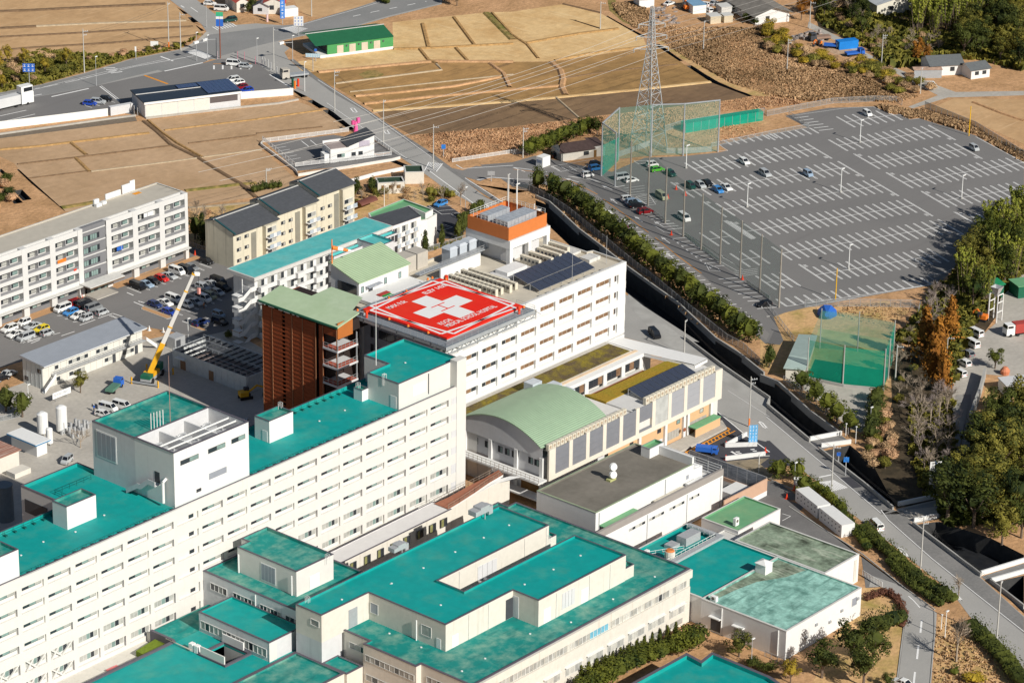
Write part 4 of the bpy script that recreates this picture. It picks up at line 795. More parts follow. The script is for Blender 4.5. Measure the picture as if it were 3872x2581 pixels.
# air conditioners (one mesh family)
def acmesh(w_,d_,h_,fans,dark=False):
 body = MB().box(-w_ / 2,w_ / 2,-d_ / 2,d_ / 2,0,h_).mesh('air_conditioner'); fm_ = MB(); n_ = max(1,fans)
 for k in range(n_): cx = -w_ / 2 + w_ * (k + .5) / n_; fm_.cyl((cx,-d_ / 2 - .02,h_ * .62),(cx,-d_ / 2 - .03,h_ * .62),min(.36,w_ / n_ * .38,h_ * .3),None,10)
 return body,fm_.mesh('fan_grille')
ACB = mat('beige_ac_casing',(.66,.61,.50),.6,.06,1); FAN = mat('fan_dark',(.13,.11,.09),.6); FANL = mat('fan_light',(.42,.33,.24),.6)
_ac = {}
def ac(p,w_=1.0,d_=.8,h_=1.6,fans=1,rz=0,label='',group=None,fan=FAN,body=None):
 k = (w_,d_,h_,fans)
 if k not in _ac: _ac[k] = acmesh(*k)
 o = link('air_conditioner',_ac[k][0],body or ACB,None,p,rz); tag(o,label,'air conditioner',group); link('fan_grille',_ac[k][1],fan,o); return o
COOL = mat('pale_blue_grey_steel',(.48,.52,.57),.5,.06,1)
pd = thing('podium_building','low podium block with grey louvre panels and rooftop gardens beside the road','hospital building',(-34,-55,0))
PW = -66.3
put('rear_wall',MB().prism(ccw([(-64.8,-36.6),(-43.0,-36.6),(-43.0,PW + .6),(-33.0,PW + .6),(-33,-45.5)]),0,12.4),WHITE,pd) if False else None
simple(pd,'body',WHITE,-42.98,-36.2,PW + .6,-36.7,0,12.3)
simple(pd,'body',WHITE,-36.18,-8.6,PW + .6,-53.3,0,11.9)
simple(pd,'body',WHITE,-36.18,-9.2,-53.28,-46.6,0,9.1)
put('body_end',MB().prism(ccw([(-8.58,-65.7),(-4.2,-65.7),(-2.4,-58),(-8.58,-53.0)]),0,11.9),WHITE,pd)
# lower storey set back, tan tiled; upper storey screen hung in front
SC = MB()
for i in range(10):
 pass
XS = [-62.8 + 5.77 * k for k in range(11)]
edges = [-64.9]; pan = []
for k in range(10): a_ = -62.85 + 5.79 * k; pan.append((a_,a_ + 4.6))
scz0,scz1 = 6.75,12.75; cur = -65.0
for a_,b_ in pan + [(-3.6,None)]:
 SC.box(cur,a_,PW,PW + .5,5.6,13.0); cur = b_
for a_,b_ in pan: SC.box(a_,b_,PW,PW + .5,5.6,scz0)
put('screen_frame',SC,CREAM if False else mat('cream_screen',(.74,.68,.58),.8,.03,1),pd)
LOUV = corrugated('grey_louvre_panel',(.25,.26,.29),.22,0,.5,.2,.3)
for k,(a_,b_) in enumerate(pan):
 mm_ = mat('plain_grey_panel',(.36,.365,.39),.6,.03,.8) if k > 6 else LOUV
 if k == 5:
  for j in range(2): simple(pd,'louvre_panel',LOUV,a_ + .002,b_ - .002,PW + .1,PW + .2,9.2 + j * 1.8,10.98 + j * 1.8)
  simple(pd,'louvre_panel',LOUV,a_ + .002,b_ - .002,PW + .1,PW + .2,6.76,7.4); continue
 if k == 6: simple(pd,'louvre_panel',mat('translucent_panel',(.48,.49,.47),.4,.15,.5),a_ + .002,b_ - .002,PW + .1,PW + .2,scz0,13); continue
 for j in range(4): simple(pd,'louvre_panel',mm_,a_ + .002,b_ - .002,PW + .1,PW + .2,scz0 + j * 1.52 + .003,scz0 + j * 1.52 + 1.49)
simple(pd,'screen_soffit',WHITE2,-65.0,-3.6,PW + .502,PW + 1.0,5.6,5.9)
simple(pd,'tan_wall',TANWALL,-44,-7.2,PW + .55,PW + .597,0,5.58)
for x_ in (-7.6,-16.2,-17.6,-24.4,-33.8): simple(pd,'column',WHITE2,x_,x_ + .8,PW - .05,PW + .54,0,5.59)
for a_,b_ in ((-15.2,-8.4),(-23.4,-18.4)):
 for k in range(5): w_ = (b_ - a_) / 5; simple(pd,'ribbed_glass_panel',mat('ribbed_glass',(.40,.38,.34),.4,.1,1),a_ + k * w_ + .03,a_ + (k + 1) * w_ - .03,PW + .5,PW + .549,1.0,3.0)
for x_,m_ in ((-11.0,GLASSC),(-19.6,GLASST),(-26.6,GLASSD),(-36.5,GLASSD)): window(pd,'S',x_,4.1,1.3,1.0,1,(m_,),FR_D,plane=PW + .55)
simple(pd,'shutter',GREYW,-30.6,-24.6,PW + .5,PW + .549,0,2.4); simple(pd,'porch_roof',GROOF,-16.0,-6.6,-68.6,-66.5,2.5,2.75); simple(pd,'porch_wall',TANWALL,-15.9,-6.7,-68.5,-68.3,0,2.5)
put('loading_bay',MB().prism(ccw([(-30,-66.4),(-6,-66.4),(-4,-67),(-6.5,-70.3),(-27.5,-70.8)]),0,.5),PALEC,pd)
b = MB(); line(b,(-5.2,-64.5,0),(-6.0,-70.6,0),.5,.06); line(b,(-6,-70.9,0),(-27.8,-71.4,0),.35,.06); line(b,(-6,-72.3,0),(-27,-72.6,0),.3,.06);
for k in range(16): line(b,(-7 - k * 1.3,-70.9,0),(-7.9 - k * 1.3,-72.3,0),.35,.055)
struct('yellow_hatching',b,YPAINT)
# roof gardens
SEDUM = mat('sedum_green_roof',(.105,.075,.04),.97,.35,3,col2=(.24,.19,.015),s2=.35,amt2=.47,bump=.7); SEDY = mat('yellow_moss_roof',(.34,.215,.02),.97,.25,2,col2=(.26,.22,.02),s2=.2,amt2=.45,bump=.6)
simple(pd,'roof_terrace_wall',WHITE,-64.9,-9.1,-45.6,-36.65,0,12.95); simple(pd,'green_roof',SEDUM,-63.0,-10.0,-44.2,-37.9,12.96,13.12); simple(pd,'gravel_strip',PALEC,-64.8,-9.6,-37.88,-36.7,12.96,13.03)
simple(pd,'parapet',mat('buff_parapet',(.72,.55,.38),.8),-38.5,-9.0,-45.9,-45.0,12.96,13.3); simple(pd,'white_canopy',WHITE2,-37.5,-9.0,-47.6,-45.92,12.3,13.2)
sp = MB().add([(-9.08,-36.7,13.0),(-4.6,-37.6,13.0),(-1.6,-60.4,13.2),(-6.5,-60.6,13.2),(-9.08,-46.6,13.1)],[(0,1,2,3,4)]);
for a_,b_ in (((-9.08,-36.7),(-4.6,-37.6)),((-4.6,-37.6),(-1.6,-60.4)),((-1.6,-60.4),(-6.5,-60.6)),((-6.5,-60.6),(-9.08,-46.6))): sp.quad((*a_,13.0),(*b_,13.0),(*b_,12.3),(*a_,12.3))
put('splayed_canopy',sp,WHITE2,pd); simple(pd,'splay_wall',WHITE,-9.05,-5.0,-46.5,-37.3,0,12.2)
for k in range(4):
 x_ = -34.6 + k * 6.6; window(pd,'S',x_,9.7,5.2,2.3,3,(GLASSD,GLASSB) if k == 3 else (GLASSD,GLASSD,GLASSB),FR_D,plane=-46.6,depth=.1); simple(pd,'pier',WHITE2,x_ + 5.25,x_ + 6.5,-46.9,-46.61,9.12,12.3)
simple(pd,'terracotta_deck',mat('terracotta_deck',(.42,.17,.09),.85),-35.0,-9.6,-49.4,-47.9,9.11,9.2); simple(pd,'deck_kerb',PALEC,-35.0,-9.6,-51.6,-49.45,9.11,9.3)
put('moss_roof',MB().prism(ccw([(-35.6,-58.0),(-35.6,-51.9),(-33.4,-53.3),(-8.4,-53.2),(-4.2,-55.8),(-3.2,-58.0)]),11.6,12.5),SEDY,pd); simple(pd,'white_membrane',mat('pale_membrane',(.64,.63,.61),.7,.05,.7),-35.5,-4.4,-65.6,-58.02,11.91,12.3)
for k in range(44):
 x_ = -63.8 + 1.34 * k
 if -37.4 < x_ < -30.5: continue
 ac((x_,-65.2,12.31),1.2,.8,1.75 if x_ > -32 else 1.5,1,0,'cream air conditioner in the row along the top of the louvred podium front','air conditioners along the podium front',fan=FANL)
for i,(x_,y_,z_) in enumerate(((-43.6,-43.4,15.2),(-40.6,-46.8,14.6),(-40.4,-50.4,14.2))): solo('duct_box',MB().box(x_ - 1.6,x_ + 1.6,y_ - 1.3,y_ + 1.3,12.4,z_ + .6),COOL,ORD[i] + ' pale blue-grey duct box behind the crown of the arched roof','duct box')
# ---- main wing with the helipad
wg = thing('main_wing','white five storey wing under the red helipad with long window bays','hospital building',(-34,-20,0))
HP = [(-66,-36.0),(-2.5,-36.0),(-2.0,-26.2),(-3.6,-25.6),(-3.2,-12.6),(-16,-2),(-66,-2)]
block(wg,HP,12.9,31,WHITE2,mat('cream_roof_membrane',(.56,.51,.42),.8,.07,.6),cm=COPEW,cw=.35,ph=.7)
put('lower_wall',MB().prism(ccw([(-66,-36.6),(-2.5,-36.6),(-2,-26),(-3,-12.6),(-16,-2),(-66,-2)]),0,12.9),WHITE2,wg)
OPH = [(26.2,28.55),(22.15,24.45),(18.1,20.4),(14.0,16.3)]
e = [31.0] + [v for o_ in OPH for v in (o_[1],o_[0])] + [13.2]
for i in range(0,len(e),2): simple(wg,'spandrel',WHITE2,-66.02,-2.45,-36.55,-36.005,e[i + 1],e[i])
for r_,(zb,zt) in enumerate(OPH):
 for k in range(10):
  xr = -8.1 - 6.62 * k; xl = xr - 5.2
  window(wg,'S',xl,zb + 1.0,5.2,1.32,3,(GLASSB,GLASSB,GLASSB,GLASSD) if k < 5 else (GLASSD,GLASSB,GLASSD),FR_W,plane=-36.005,depth=.05)
  simple(wg,'pier',WHITE2,xr + .02,xr + 1.4,-36.5,-36.006,zb + .002,zt - .002)
  b = MB().bar((xl - .1,-36.45,zb + .12),(xr + .1,-36.45,zb + .12),.07)
  if k < 6: put('guard_rail',MB().bar((xl - 1.2,-36.5,zb + .45),(xr + .1,-36.5,zb + .45),.05),FENCE,wg)
 window(wg,'S',-6.3,zb + .6,.9,1.6,2,(GLASSB,GLASSD),FR_D,plane=-36.0,depth=.04)
 simple(wg,'pier',WHITE2,-5.2,-2.46,-36.5,-36.006,zb + .002,zt - .002)
 simple(wg,'slot',GREYW,-2.5,-2.42,-35,-34.2,zb + .3,zt - .3)
# west side: its shade is painted into the slate colour
simple(wg,'west_shade_facing',SLATE,-66.4,-66.03,-36.0,-13.2,12,31.6)
for zb,zt in ((25.6,28.2),(21.4,24),(17.2,19.8)):
 window(wg,'W',-15.2,zb,1.0,2.6,1,(GLASSD,),FR_D,plane=-66.4); window(wg,'W',-17.6,zb + .3,4.9,2.0,2,(GLASSD,),FR_D,plane=-66.4); window(wg,'W',-22.7,zb + .3,4.3,2.0,2,(GLASSD,),FR_D,plane=-66.4)
 window(wg,'W',-29.5,zb + .3,5.0,2.0,2,(GLASSD,),FR_D,plane=-66.4)
# roof plant house with the orange screen
ph_ = thing('roof_water_house','white rooftop frame house carrying an orange screen around silver tanks','rooftop house',(-14,-10.5,30.3))
fr_ = MB()
for x_,y_ in ((-21.2,-16.9),(-21.2,-4.4),(-8.0,-16.9),(-8.0,-4.4),(-14.6,-16.9)): fr_.box(x_ - .55,x_ + .55,y_ - .55,y_ + .55,30.35,34.4)
fr_.box(-21.8,-7.4,-17.5,-3.9,34.4,36.4); put('frame',fr_,WHITE2,ph_); simple(ph_,'shaded_core',GREYW,-20.2,-9,-15.5,-5,30.35,34.39)
OR = mat('orange_screen',(.62,.19,.05),.6,.04,1); z0,z1 = 36.55,39.7; x0,x1,y0,y1 = -22.2,-9.4,-17.8,-6.4
x0,x1,y0,y1 = -22.0,-8.4,-17.2,-4.6
for b_ in ((x0,x1,y0,y0 + .15),(x0,x1,y1 - .15,y1),(x0,x0 + .15,y0 + .15,y1 - .15),(x1 - .15,x1,y0 + .15,y1 - .15)): simple(ph_,'orange_screen',OR,*b_,z0,z1)
railing(ph_,[(x0 + .3,y0 + .3,z1),(x0 + .3,y1 - .3,z1),(x1 - .3,y1 - .3,z1),(x1 - .3,y0 + .3,z1)],1.1,1.2,WHITEM)
TANKM = mat('silver_panel_tank',(.50,.53,.57),.4,.15,1.2,metal=.3)
for i,(xa,xb,ya,yb) in enumerate(((-20.8,-10.2,-15.8,-11.4),(-20.8,-12.0,-9.8,-6.0))):
 b = MB();
 for k in range(int((xb - xa) / 1.3)):
  for j in range(int((yb - ya) / 1.3)):
   for l in range(3): b.box(xa + k * 1.3,xa + k * 1.3 + 1.24,ya + j * 1.3,ya + j * 1.3 + 1.24,36.7 + l * 1.3,37.94 + l * 1.3)
 solo('water_tank',b,TANKM,('long silver panel water tank behind the sunlit orange screen','second silver panel tank farther back inside the orange screen')[i],'water tank')
solo('antenna_mast',MB().cyl((-11.4,-8.0,36.5),(-11.4,-8.0,47.5),.1,.07,6),WHITEM,'tall white mast left of the pair rising above the orange-screened tanks','mast','masts above the orange screen')
solo('antenna_mast',MB().cyl((-8.9,-8.5,36.5),(-8.9,-8.5,48.5),.12,.08,6),WHITEM,'tall white mast right of the pair rising above the orange-screened tanks','mast')
b = MB(); b.cyl((-2.9,-8.8,31),(-2.9,-8.8,38.5),.12,.1,6).cyl((-1.9,-9.2,31),(-1.9,-9.2,36.5),.25,.2,8)
for k in range(4): b.box(-3.2,-1.3,-9.6,-8.7,33 + k * 1.2,33.3 + k * 1.2)
solo('antenna_mast',b,WHITEM,'short mast with clustered dishes at the back corner of the wing roof','mast')
# light green roofed machine house on the roof
gh = thing('roof_machine_house','white rooftop machine house under a sloping light green metal roof','rooftop house',(-52,-2,30.3))
LG = corrugated('pale_green_metal_roof',(.42,.55,.345),.5,-math.pi / 2,.5,.1,.5)
b = MB().add([(-60.7,-6.3,34.3),(-43.4,-6.3,34.3),(-43.4,3.1,37.1),(-60.7,3.1,37.1),(-60.7,-6.3,34.05),(-43.4,-6.3,34.05),(-43.4,3.1,36.85),(-60.7,3.1,36.85)],[(0,1,2,3),(4,7,6,5),(0,4,5,1),(3,2,6,7),(0,3,7,4),(1,5,6,2)]); put('roof',b,LG,gh)
b = MB().add([(-60.3,-5.9,13),(-60.3,2.8,13),(-60.3,2.8,36.8),(-60.3,-5.9,34.05),(-43.8,-5.9,13),(-43.8,2.8,13),(-43.8,2.8,36.8),(-43.8,-5.9,34.05)],[(0,1,2,3),(4,7,6,5),(0,3,7,4),(1,5,6,2)]); put('wall',b,WHITE2,gh)
simple(gh,'large_window',GLASSD,-60.4,-60.3,-5.3,.6,30.8,33.2)
for x_ in (-59.6,-52.0,-47.2): window(gh,'S',x_,31.5,.9,1.5,1,(GLASST,),FR_D,plane=-5.9)
simple(gh,'door',DARKM,-57.2,-55.8,-5.98,-5.9,30.4,32.3); simple(gh,'door_canopy',SLATE,-58.2,-53.6,-7.1,-5.92,32.5,32.7)
# equipment housings behind
for i,x_ in enumerate((-43.2,-38.0)): solo('equipment_housing',MB().box(x_,x_ + (4.8,3.6)[i],-3.4,.4,30.35,34.2),mat('beige_housing',(.50,.46,.40),.6,.05,1),('wide beige equipment housing behind the machine house','narrow beige equipment housing with a red notice')[i],'equipment housing')
def pyr(x_,y_):
 b = MB(); b.box(x_,x_ + 2.5,y_ - 2.6,y_,30.6,34.3); b.add([(x_ - .2,y_ - 2.8,34.3),(x_ + 2.7,y_ - 2.8,34.3),(x_ + 2.7,y_ + .2,34.3),(x_ - .2,y_ + .2,34.3),(x_ + .3,y_ - 2.3,34.8),(x_ + 2.2,y_ - 2.3,34.8),(x_ + 2.2,y_ - .3,34.8),(x_ + .3,y_ - .3,34.8)],[(0,1,5,4),(1,2,6,5),(2,3,7,6),(3,0,4,7),(4,5,6,7)]); return b
for i in range(4): solo('cooling_unit',pyr(-31.4 + i * 3.35,-5.0),COOL,('first','second','third','fourth')[i] + ' pale blue cooling unit counted from the beige housings','cooling unit','row of pale blue cooling units')
simple(wg,'walkway',GREYM,-44,-19,-9.6,-8.0,32.2,32.4); railing(wg,[(-44,-9.6,32.4),(-19,-9.6,32.4)],1.1,1.5,FENCE); simple(wg,'screen_wall',WHITE2,-39.8,-26.0,-12.2,-11.8,30.35,33.4)
put('fire_blankets',MB().box(-57.6,-55.0,-12.4,-10.4,31.4,31.5),mat('green_mat',(.0,.32,.06),.7),wg); put('red_mat',MB().box(-57.9,-54.5,-10.3,-8.9,31.4,31.5),mat('red_mat',(.4,.05,.04),.7),wg)
simple(wg,'walkway_slab',WHITE2,-62,-44,-13.2,-6.2,30.5,31.3); railing(wg,[(-62,-13.1,31.3),(-44,-13.1,31.3)],1.2,1.4,WHITEM,rails=3)
for c_,(xa,ya,yb,n_) in enumerate(((-32.0,-14.6,-27.8,12),(-34.4,-14.4,-28.2,12),(-36.5,-14.4,-27.4,11),(-38.6,-14.4,-27.6,11),(-40.6,-15.2,-24.2,8))):
 for k in range(n_): ac((xa,ya + (yb - ya) * k / (n_ - 1),30.4),1.05,.9,1.9 if c_ % 2 else 1.6,1,-math.pi / 2 if c_ % 2 else math.pi / 2 * -1,'beige box air conditioner in the packed rows behind the red helipad','packed rows of air conditioners behind the helipad')
for r_,(xa,ya,dx,n_,m_) in enumerate(((-18.6,-18.2,0,6,GLASSD),(-15.6,-18.2,0,7,FAN),(-12.4,-18.0,0,7,SOLAR),(-10.2,-17.8,0,7,FANL),(-7.6,-17.6,0,6,FANL))):
 for k in range(n_ - 1): ac((xa,ya - 1.15 * k - .6,30.5),1.1,.9,2.1,1,-math.pi / 2,'beige air conditioner in the rows under the orange-screened tanks','air conditioner rows by the orange screen',fan=m_)
# solar arrays
def solar(xa,xb,ya,yb,z0,z1,n_,m_,label,rows=1):
 t = thing('solar_array',label,'solar panels',((xa + xb) / 2,(ya + yb) / 2,z0 - .4)); pw = (xb - xa) / n_; ph = (yb - ya) / m_
 for i in range(n_):
  for j in range(m_):
   a0,a1,b0,b1 = xa + i * pw + .07,xa + (i + 1) * pw - .07,ya + j * ph + .03,ya + (j + 1) * ph - .03
   za,zb = z0 + (z1 - z0) * (b0 - ya) / (yb - ya),z0 + (z1 - z0) * (b1 - ya) / (yb - ya)
   put('panel',MB().add([(a0,b0,za),(a1,b0,za),(a1,b1,zb),(a0,b1,zb),(a0,b0,za - .06),(a1,b0,za - .06),(a1,b1,zb - .06),(a0,b1,zb - .06)],[(0,1,2,3),(4,7,6,5),(0,4,5,1),(2,6,7,3),(1,5,6,2),(0,3,7,4)]),SOLAR,t)
 b = MB().add([(xa,ya,z0 - .1),(xb,ya,z0 - .1),(xb,yb,z1 - .1),(xa,yb,z1 - .1)],[(0,1,2,3)])
 for i in range(0,n_ + 1,2): x_ = xa + i * pw; b.bar((x_,yb - .2,z0 - .9),(x_,yb - .2,z1 - .1),.1).bar((x_,ya + .1,z0 - .9),(x_,ya + .1,z0 - .1),.1)
 put('mount',b,FENCE,t); return t
solar(-29.0,-9.2,-29.2,-24.6,31.2,32.3,10,2,'longer dark solar array farther from the wing parapet'); solar(-30.2,-10.5,-33.7,-30.6,31.1,31.9,10,2,'shorter dark solar array nearer the wing parapet')
solar(-29.2,-9.3,-63.1,-59.0,12.9,14.0,10,1,'dark solar array beside the yellow moss roof of the podium')
pdm = MB().box(-.5,.5,-.4,.4,0,.35).mesh('concrete_pad')
for k in range(9): o = link('concrete_pad',pdm,CONC,None,(-31.5 + 2.75 * k,-35.1,30.32)); tag(o,'small concrete block in the row along the wing parapet','concrete block','concrete blocks along the parapet')
for x_,y_,z_,h_,lb_ in ((-20.7,-35.3,30.4,8.5,'thin lightning rod standing between solar array and parapet'),(-5.5,-33.0,30.4,7,'thin rod at the far corner of the wing roof')): solo('lightning_rod',MB().cyl((x_,y_,z_),(x_,y_,z_ + h_),.06,.04,5),FENCE,lb_,'lightning rod')
put('roof_steps',MB().box(-8,-4,-30,-27,30.35,31.2).box(-7,-3.4,-24,-18,30.35,30.9),COPEW,wg); put('raised_roof',MB().box(-31.5,-20,-23.6,-18,30.32,31.0),mat('white_roof_top',(.62,.61,.60),.7,.04,.6),wg)
put('skylight',MB().box(-28.6,-21.6,-22.6,-19,31.01,31.9),WHITE2,wg)
# ================================================================== HELIPAD, LIFT TOWER
PADR = mat('helipad_red',(.84,.022,.008),.6,.05,.5,col2=(.80,.045,.015),s2=.08,amt2=.45); PADW = mat('helipad_white',(.84,.83,.82),.7,.03,.8)
hp = thing('helipad','square red rooftop helipad with white cross and lettering on a steel frame','helipad',(-56,-27.6,31.2)); ZP = 33.0
simple(hp,'deck',PADR,-68.9,-43.4,-40.1,-15.2,32.6,ZP)
simple(hp,'deck_edge',GREYM,-68.75,-43.55,-39.95,-15.35,31.9,32.598)
zP = zl(1360,1020,3.6766); gp = lambda x,y,z=ZP + .015: gf(zP,x,y,z)
b = MB()
for Q_ in (((1015,152),(152,562),(1308,886),(2150,466)),((1188,152),(148,498),(1132,888),(2170,528))):
 q = [gp(*k) for k in Q_]
 for i,(s,e_) in enumerate(zip(q,q[1:] + q[:1])): line(b,s,e_,.62,ZP + .012 + .004 * (i % 2))
put('border_marking',b,PADW,hp)
b = MB(); cxs = [gp(*k) for k in ((945,370),(1150,440),(1320,365),(1535,435),(1350,505),(1560,575),(1380,650),(1170,590),(985,660),(775,585),(965,515),(760,440))]
xm = (cxs[9].x + cxs[0].x) / 2
CX,CY = gp(1158,512).x,gp(1158,512).y; a5,b5 = 7.2,2.45
b.poly([(CX + x_,CY + y_,ZP + .02) for x_,y_ in ((-b5,-a5),(b5,-a5),(b5,-b5),(a5,-b5),(a5,b5),(b5,b5),(b5,a5),(-b5,a5),(-b5,b5),(-a5,b5),(-a5,-b5),(-b5,-b5))]); put('cross',b,PADW,hp)
b = MB();
for y_ in (-1.5,1.5): b.box(CX - 2.2,CX + 2.2,CY + y_ - .18,CY + y_ + .18,ZP + .024,ZP + .03)
b.box(CX - .2,CX + .2,CY - 1.32,CY + 1.32,ZP + .024,ZP + .03); put('letter_h',b,PADR,hp)
def text(parent,s,p,width,m_,size_y=1.0,rz=0,rx=0,name='lettering',z=None):
 me,dx = TXT[s]; k = width / max(dx,.01); q = link(name,me,m_,parent,Vector(p) - (wl(parent) if parent else Vector((0,0,0)))); q.scale = (k,size_y / .72,1); q.rotation_euler = (rx,0,rz); return q
def textat(s,a,b_,h): A,B = gp(*a),gp(*b_); text(hp,s,(A.x,A.y,ZP + .02),B.x - A.x,PADW,h)
textat('MAX 9.0t',(420,545),(668,445),1.5); textat('ELEV 143ft',(925,340),(1235,215),1.5); textat('KOCHI',(1140,765),(1300,700),1.5); textat('MEDICAL SCHOOL HOSPITAL',(1235,795),(1920,510),1.5)
fr_ = MB(); x0,x1,y0,y1 = -71.8,-42.2,-42.4,-13.2; z_ = 32.3
for b_ in ((x0,x1,y0,y0 + 2.1),(x0,x1,y1 - 1.9,y1),(x0,x0 + 2.6,y0 + 2.1,y1 - 1.9),(x1 - 1.0,x1,y0 + 2.1,y1 - 1.9)): fr_.box(*b_,z_ - .12,z_)
put('safety_walkway',fr_,mat('steel_grating',(.22,.25,.28),.6,.2,3),hp)
fb = MB()
for y_ in (y0 + .1,-38,-33,-28,-23,-18,y1 - .1): fb.box(x0,x1,y_ - .12,y_ + .12,31.35,32.17)
for x_ in (x0 + .1,-66,-60,-54,-48,x1 - .1): fb.box(x_ - .1,x_ + .1,y0,y1,31.5,32.16)
for x_ in range(-70,-42,3): fb.bar((x_,y0 + .1,30.6),(x_ + 1.5,y0 + .1,31.6),.14).bar((x_ + 1.5,y0 + .1,31.6),(x_ + 3,y0 + .1,30.6),.14)
fb.box(x0,x1,y0 + .02,y0 + .2,30.4,30.6).box(x0,x1,-37.6,-37.4,30.2,30.6); put('steel_frame',fb,GREYM,hp)
railing(hp,[(x0,y1,z_),(x0,y0,z_),(x1,y0,z_),(x1,-37,z_)],1.0,2.0,FENCE,t=.045)
for p in ((-70.9,-18.2,z_),(-46.4,-41.4,z_)):
 solo('fire_monitor',MB().cyl(p,Vector(p) + Vector((0,0,1.5)),.3,.3,8).box(p[0] - .5,p[0] + .4,p[1] - .25,p[1] + .25,p[2] + 1.3,p[2] + 1.8),REDM,'red firefighting cabinet at the left corner of the helipad walkway' if p[0] < -60 else 'red firefighting cabinet at the front right of the helipad walkway','fire monitor')
solo('fire_monitor',MB().cyl((-41.6,-15.5,31),(-41.6,-15.5,33.2),.45,.45,8),REDM,'red drum at the back edge of the helipad near the air conditioners','fire monitor')
lm = MB().cyl((0,0,0),(0,0,.45),.3,.18,8).mesh('perimeter_light')
for p in ((-69.2,-29.0),(-70.0,-14.6),(-43.6,-40.4),(-69.0,-23.2),(-69.1,-34.8),(-60.0,-14.8),(-54.2,-14.8),(-44.2,-13.6),(-45.5,-13.4),(-69.6,-16.4),(-42.8,-16.5)): o = link('perimeter_light',lm,ORANGEM,None,(*p,z_ + .4)); tag(o,'small orange perimeter light round the red helipad','light','orange lights round the helipad')
solo('access_steps',MB().box(-70.9,-69.1,-16.8,-15.6,32.3,32.6).box(-70.4,-69.1,-16.8,-15.6,32.6,32.8),GREYM,'small steel steps up to the left corner of the helipad','steps')
ws = thing('windsock','orange and white windsock on an orange pole above the machine house','windsock',(-60.5,2.2,36.6))
put('pole',MB().cyl((-60.5,2.2,36.6),(-60.5,2.2,42.6),.16,.13,6),ORANGEM,ws)
for k in range(4):
 a_ = Vector((-60.4,2.1,40.6)) + Vector((.9,-.75,-.28)) * k; b_ = a_ + Vector((.9,-.75,-.28)); put('sock_band',MB().cyl(a_,b_,.5 - .07 * k,.43 - .07 * k,8),ORANGEM if k % 2 == 0 else WHITEM,ws)
# brown louvred lift tower
BRN = mat('rust_brown_louvre',(.29,.062,.016),.75,.08,.3,streak=((.38,.095,.03),(.8,.8,6),.55,0,.55)); BRND = mat('tower_shadow_slot',(.03,.02,.018),.8)  # BRND: near-black colour carrying the tower's shade
tw = thing('lift_tower','tall rust-brown louvred lift tower with a pale green roof beside the helipad','tower',(-73,-5,0))
for a_,b_ in ((-10.35,-.95),(.02,6.0)):
 simple(tw,'louvre_wall',BRN,-79,-78.7,a_,b_,2,31.2);
for k in range(58): simple(tw,'louvre_slat',BRN,-79.06,-79.002,-10.35,6.0,2.4 + k * .5,2.75 + k * .5) if k % 2 == 0 else None
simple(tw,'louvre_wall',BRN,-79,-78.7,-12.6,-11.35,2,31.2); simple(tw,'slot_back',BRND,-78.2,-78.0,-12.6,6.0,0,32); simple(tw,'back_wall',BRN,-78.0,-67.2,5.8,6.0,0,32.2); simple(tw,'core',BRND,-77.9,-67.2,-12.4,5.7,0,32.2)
b = MB()
for y_ in (6.0,3,-3.2,-6.4,-10.4,-12.6,-16.8): b.box(-79.12,-79.0,y_ - .08,y_ + .08,0,31.4)
put('mast_strip',b,mat('pale_brown_trim',(.34,.16,.08),.6),tw)
simple(tw,'upper_panel',BRN,-79,-78.7,-17.0,-12.62,29.6,31.3); simple(tw,'upper_panel',mat('sunlit_tone_brown',(.46,.15,.035),.7,.05,.5),-78.99,-74.2,-17.1,-16.85,29.2,33.0)  # front panel coloured lighter brown for its sunlit side
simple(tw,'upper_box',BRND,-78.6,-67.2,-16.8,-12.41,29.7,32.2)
for y_,w_ in ((4.2,1.8),(1.0,1.2),(-.6,1.9),(-3.1,.8),(-4.6,.7)): simple(tw,'gap_opening',WHITE2,-79.03,-78.9,y_ - w_,y_,31.3,32.0)
DECKR = mat('red_deck',(.42,.085,.045),.8)
for k,z_ in enumerate((26.0,21.9,17.7,13.5)):
 simple(tw,'balcony_slab',GREYW,-79.2,-72.6,-17.2,-12.7,z_,z_ + .45); simple(tw,'balcony_deck',DECKR,-79.0,-77.0,-17.0,-12.9,z_ + .46,z_ + .52); simple(tw,'balcony_deck',DECKR,-76.9,-72.8,-17.0,-15.4,z_ + .46,z_ + .52)
 railing(tw,[(-79.1,-12.8,z_ + .5),(-79.1,-17.1,z_ + .5),(-72.7,-17.1,z_ + .5)],1.1,1.1,FENCE)
for x_,y_ in ((-78.9,-16.9),(-72.8,-16.9)): simple(tw,'post',GREYM,x_ - .12,x_ + .12,y_ - .12,y_ + .12,12,29.2)
PG = mat('sage_green_roof',(.42,.54,.345),.6,.06,.4,col2=(.46,.56,.39),s2=.1,amt2=.4)
b = MB(); A_ = [(-79.5,-17.6,32.4),(-72.6,-17.6,33.9),(-72.6,6.6,33.9),(-79.5,6.6,32.4)]; b.quad(*A_); b.quad(A_[0],A_[3],(-79.5,6.6,32.0),(-79.5,-17.6,32.0)); b.quad(A_[0],(-79.5,-17.6,32.1),(-72.6,-17.6,33.6),A_[1]); b.quad((-72.6,-15.6,33.9),(-66.2,-12.6,34.2),(-66.2,-3.0,34.2),(-72.6,-3.0,33.9))
put('roof',b,PG,tw)
put('gutter',MB().box(-79.75,-79.5,-17.6,6.6,31.95,32.35),DGREEN,tw)
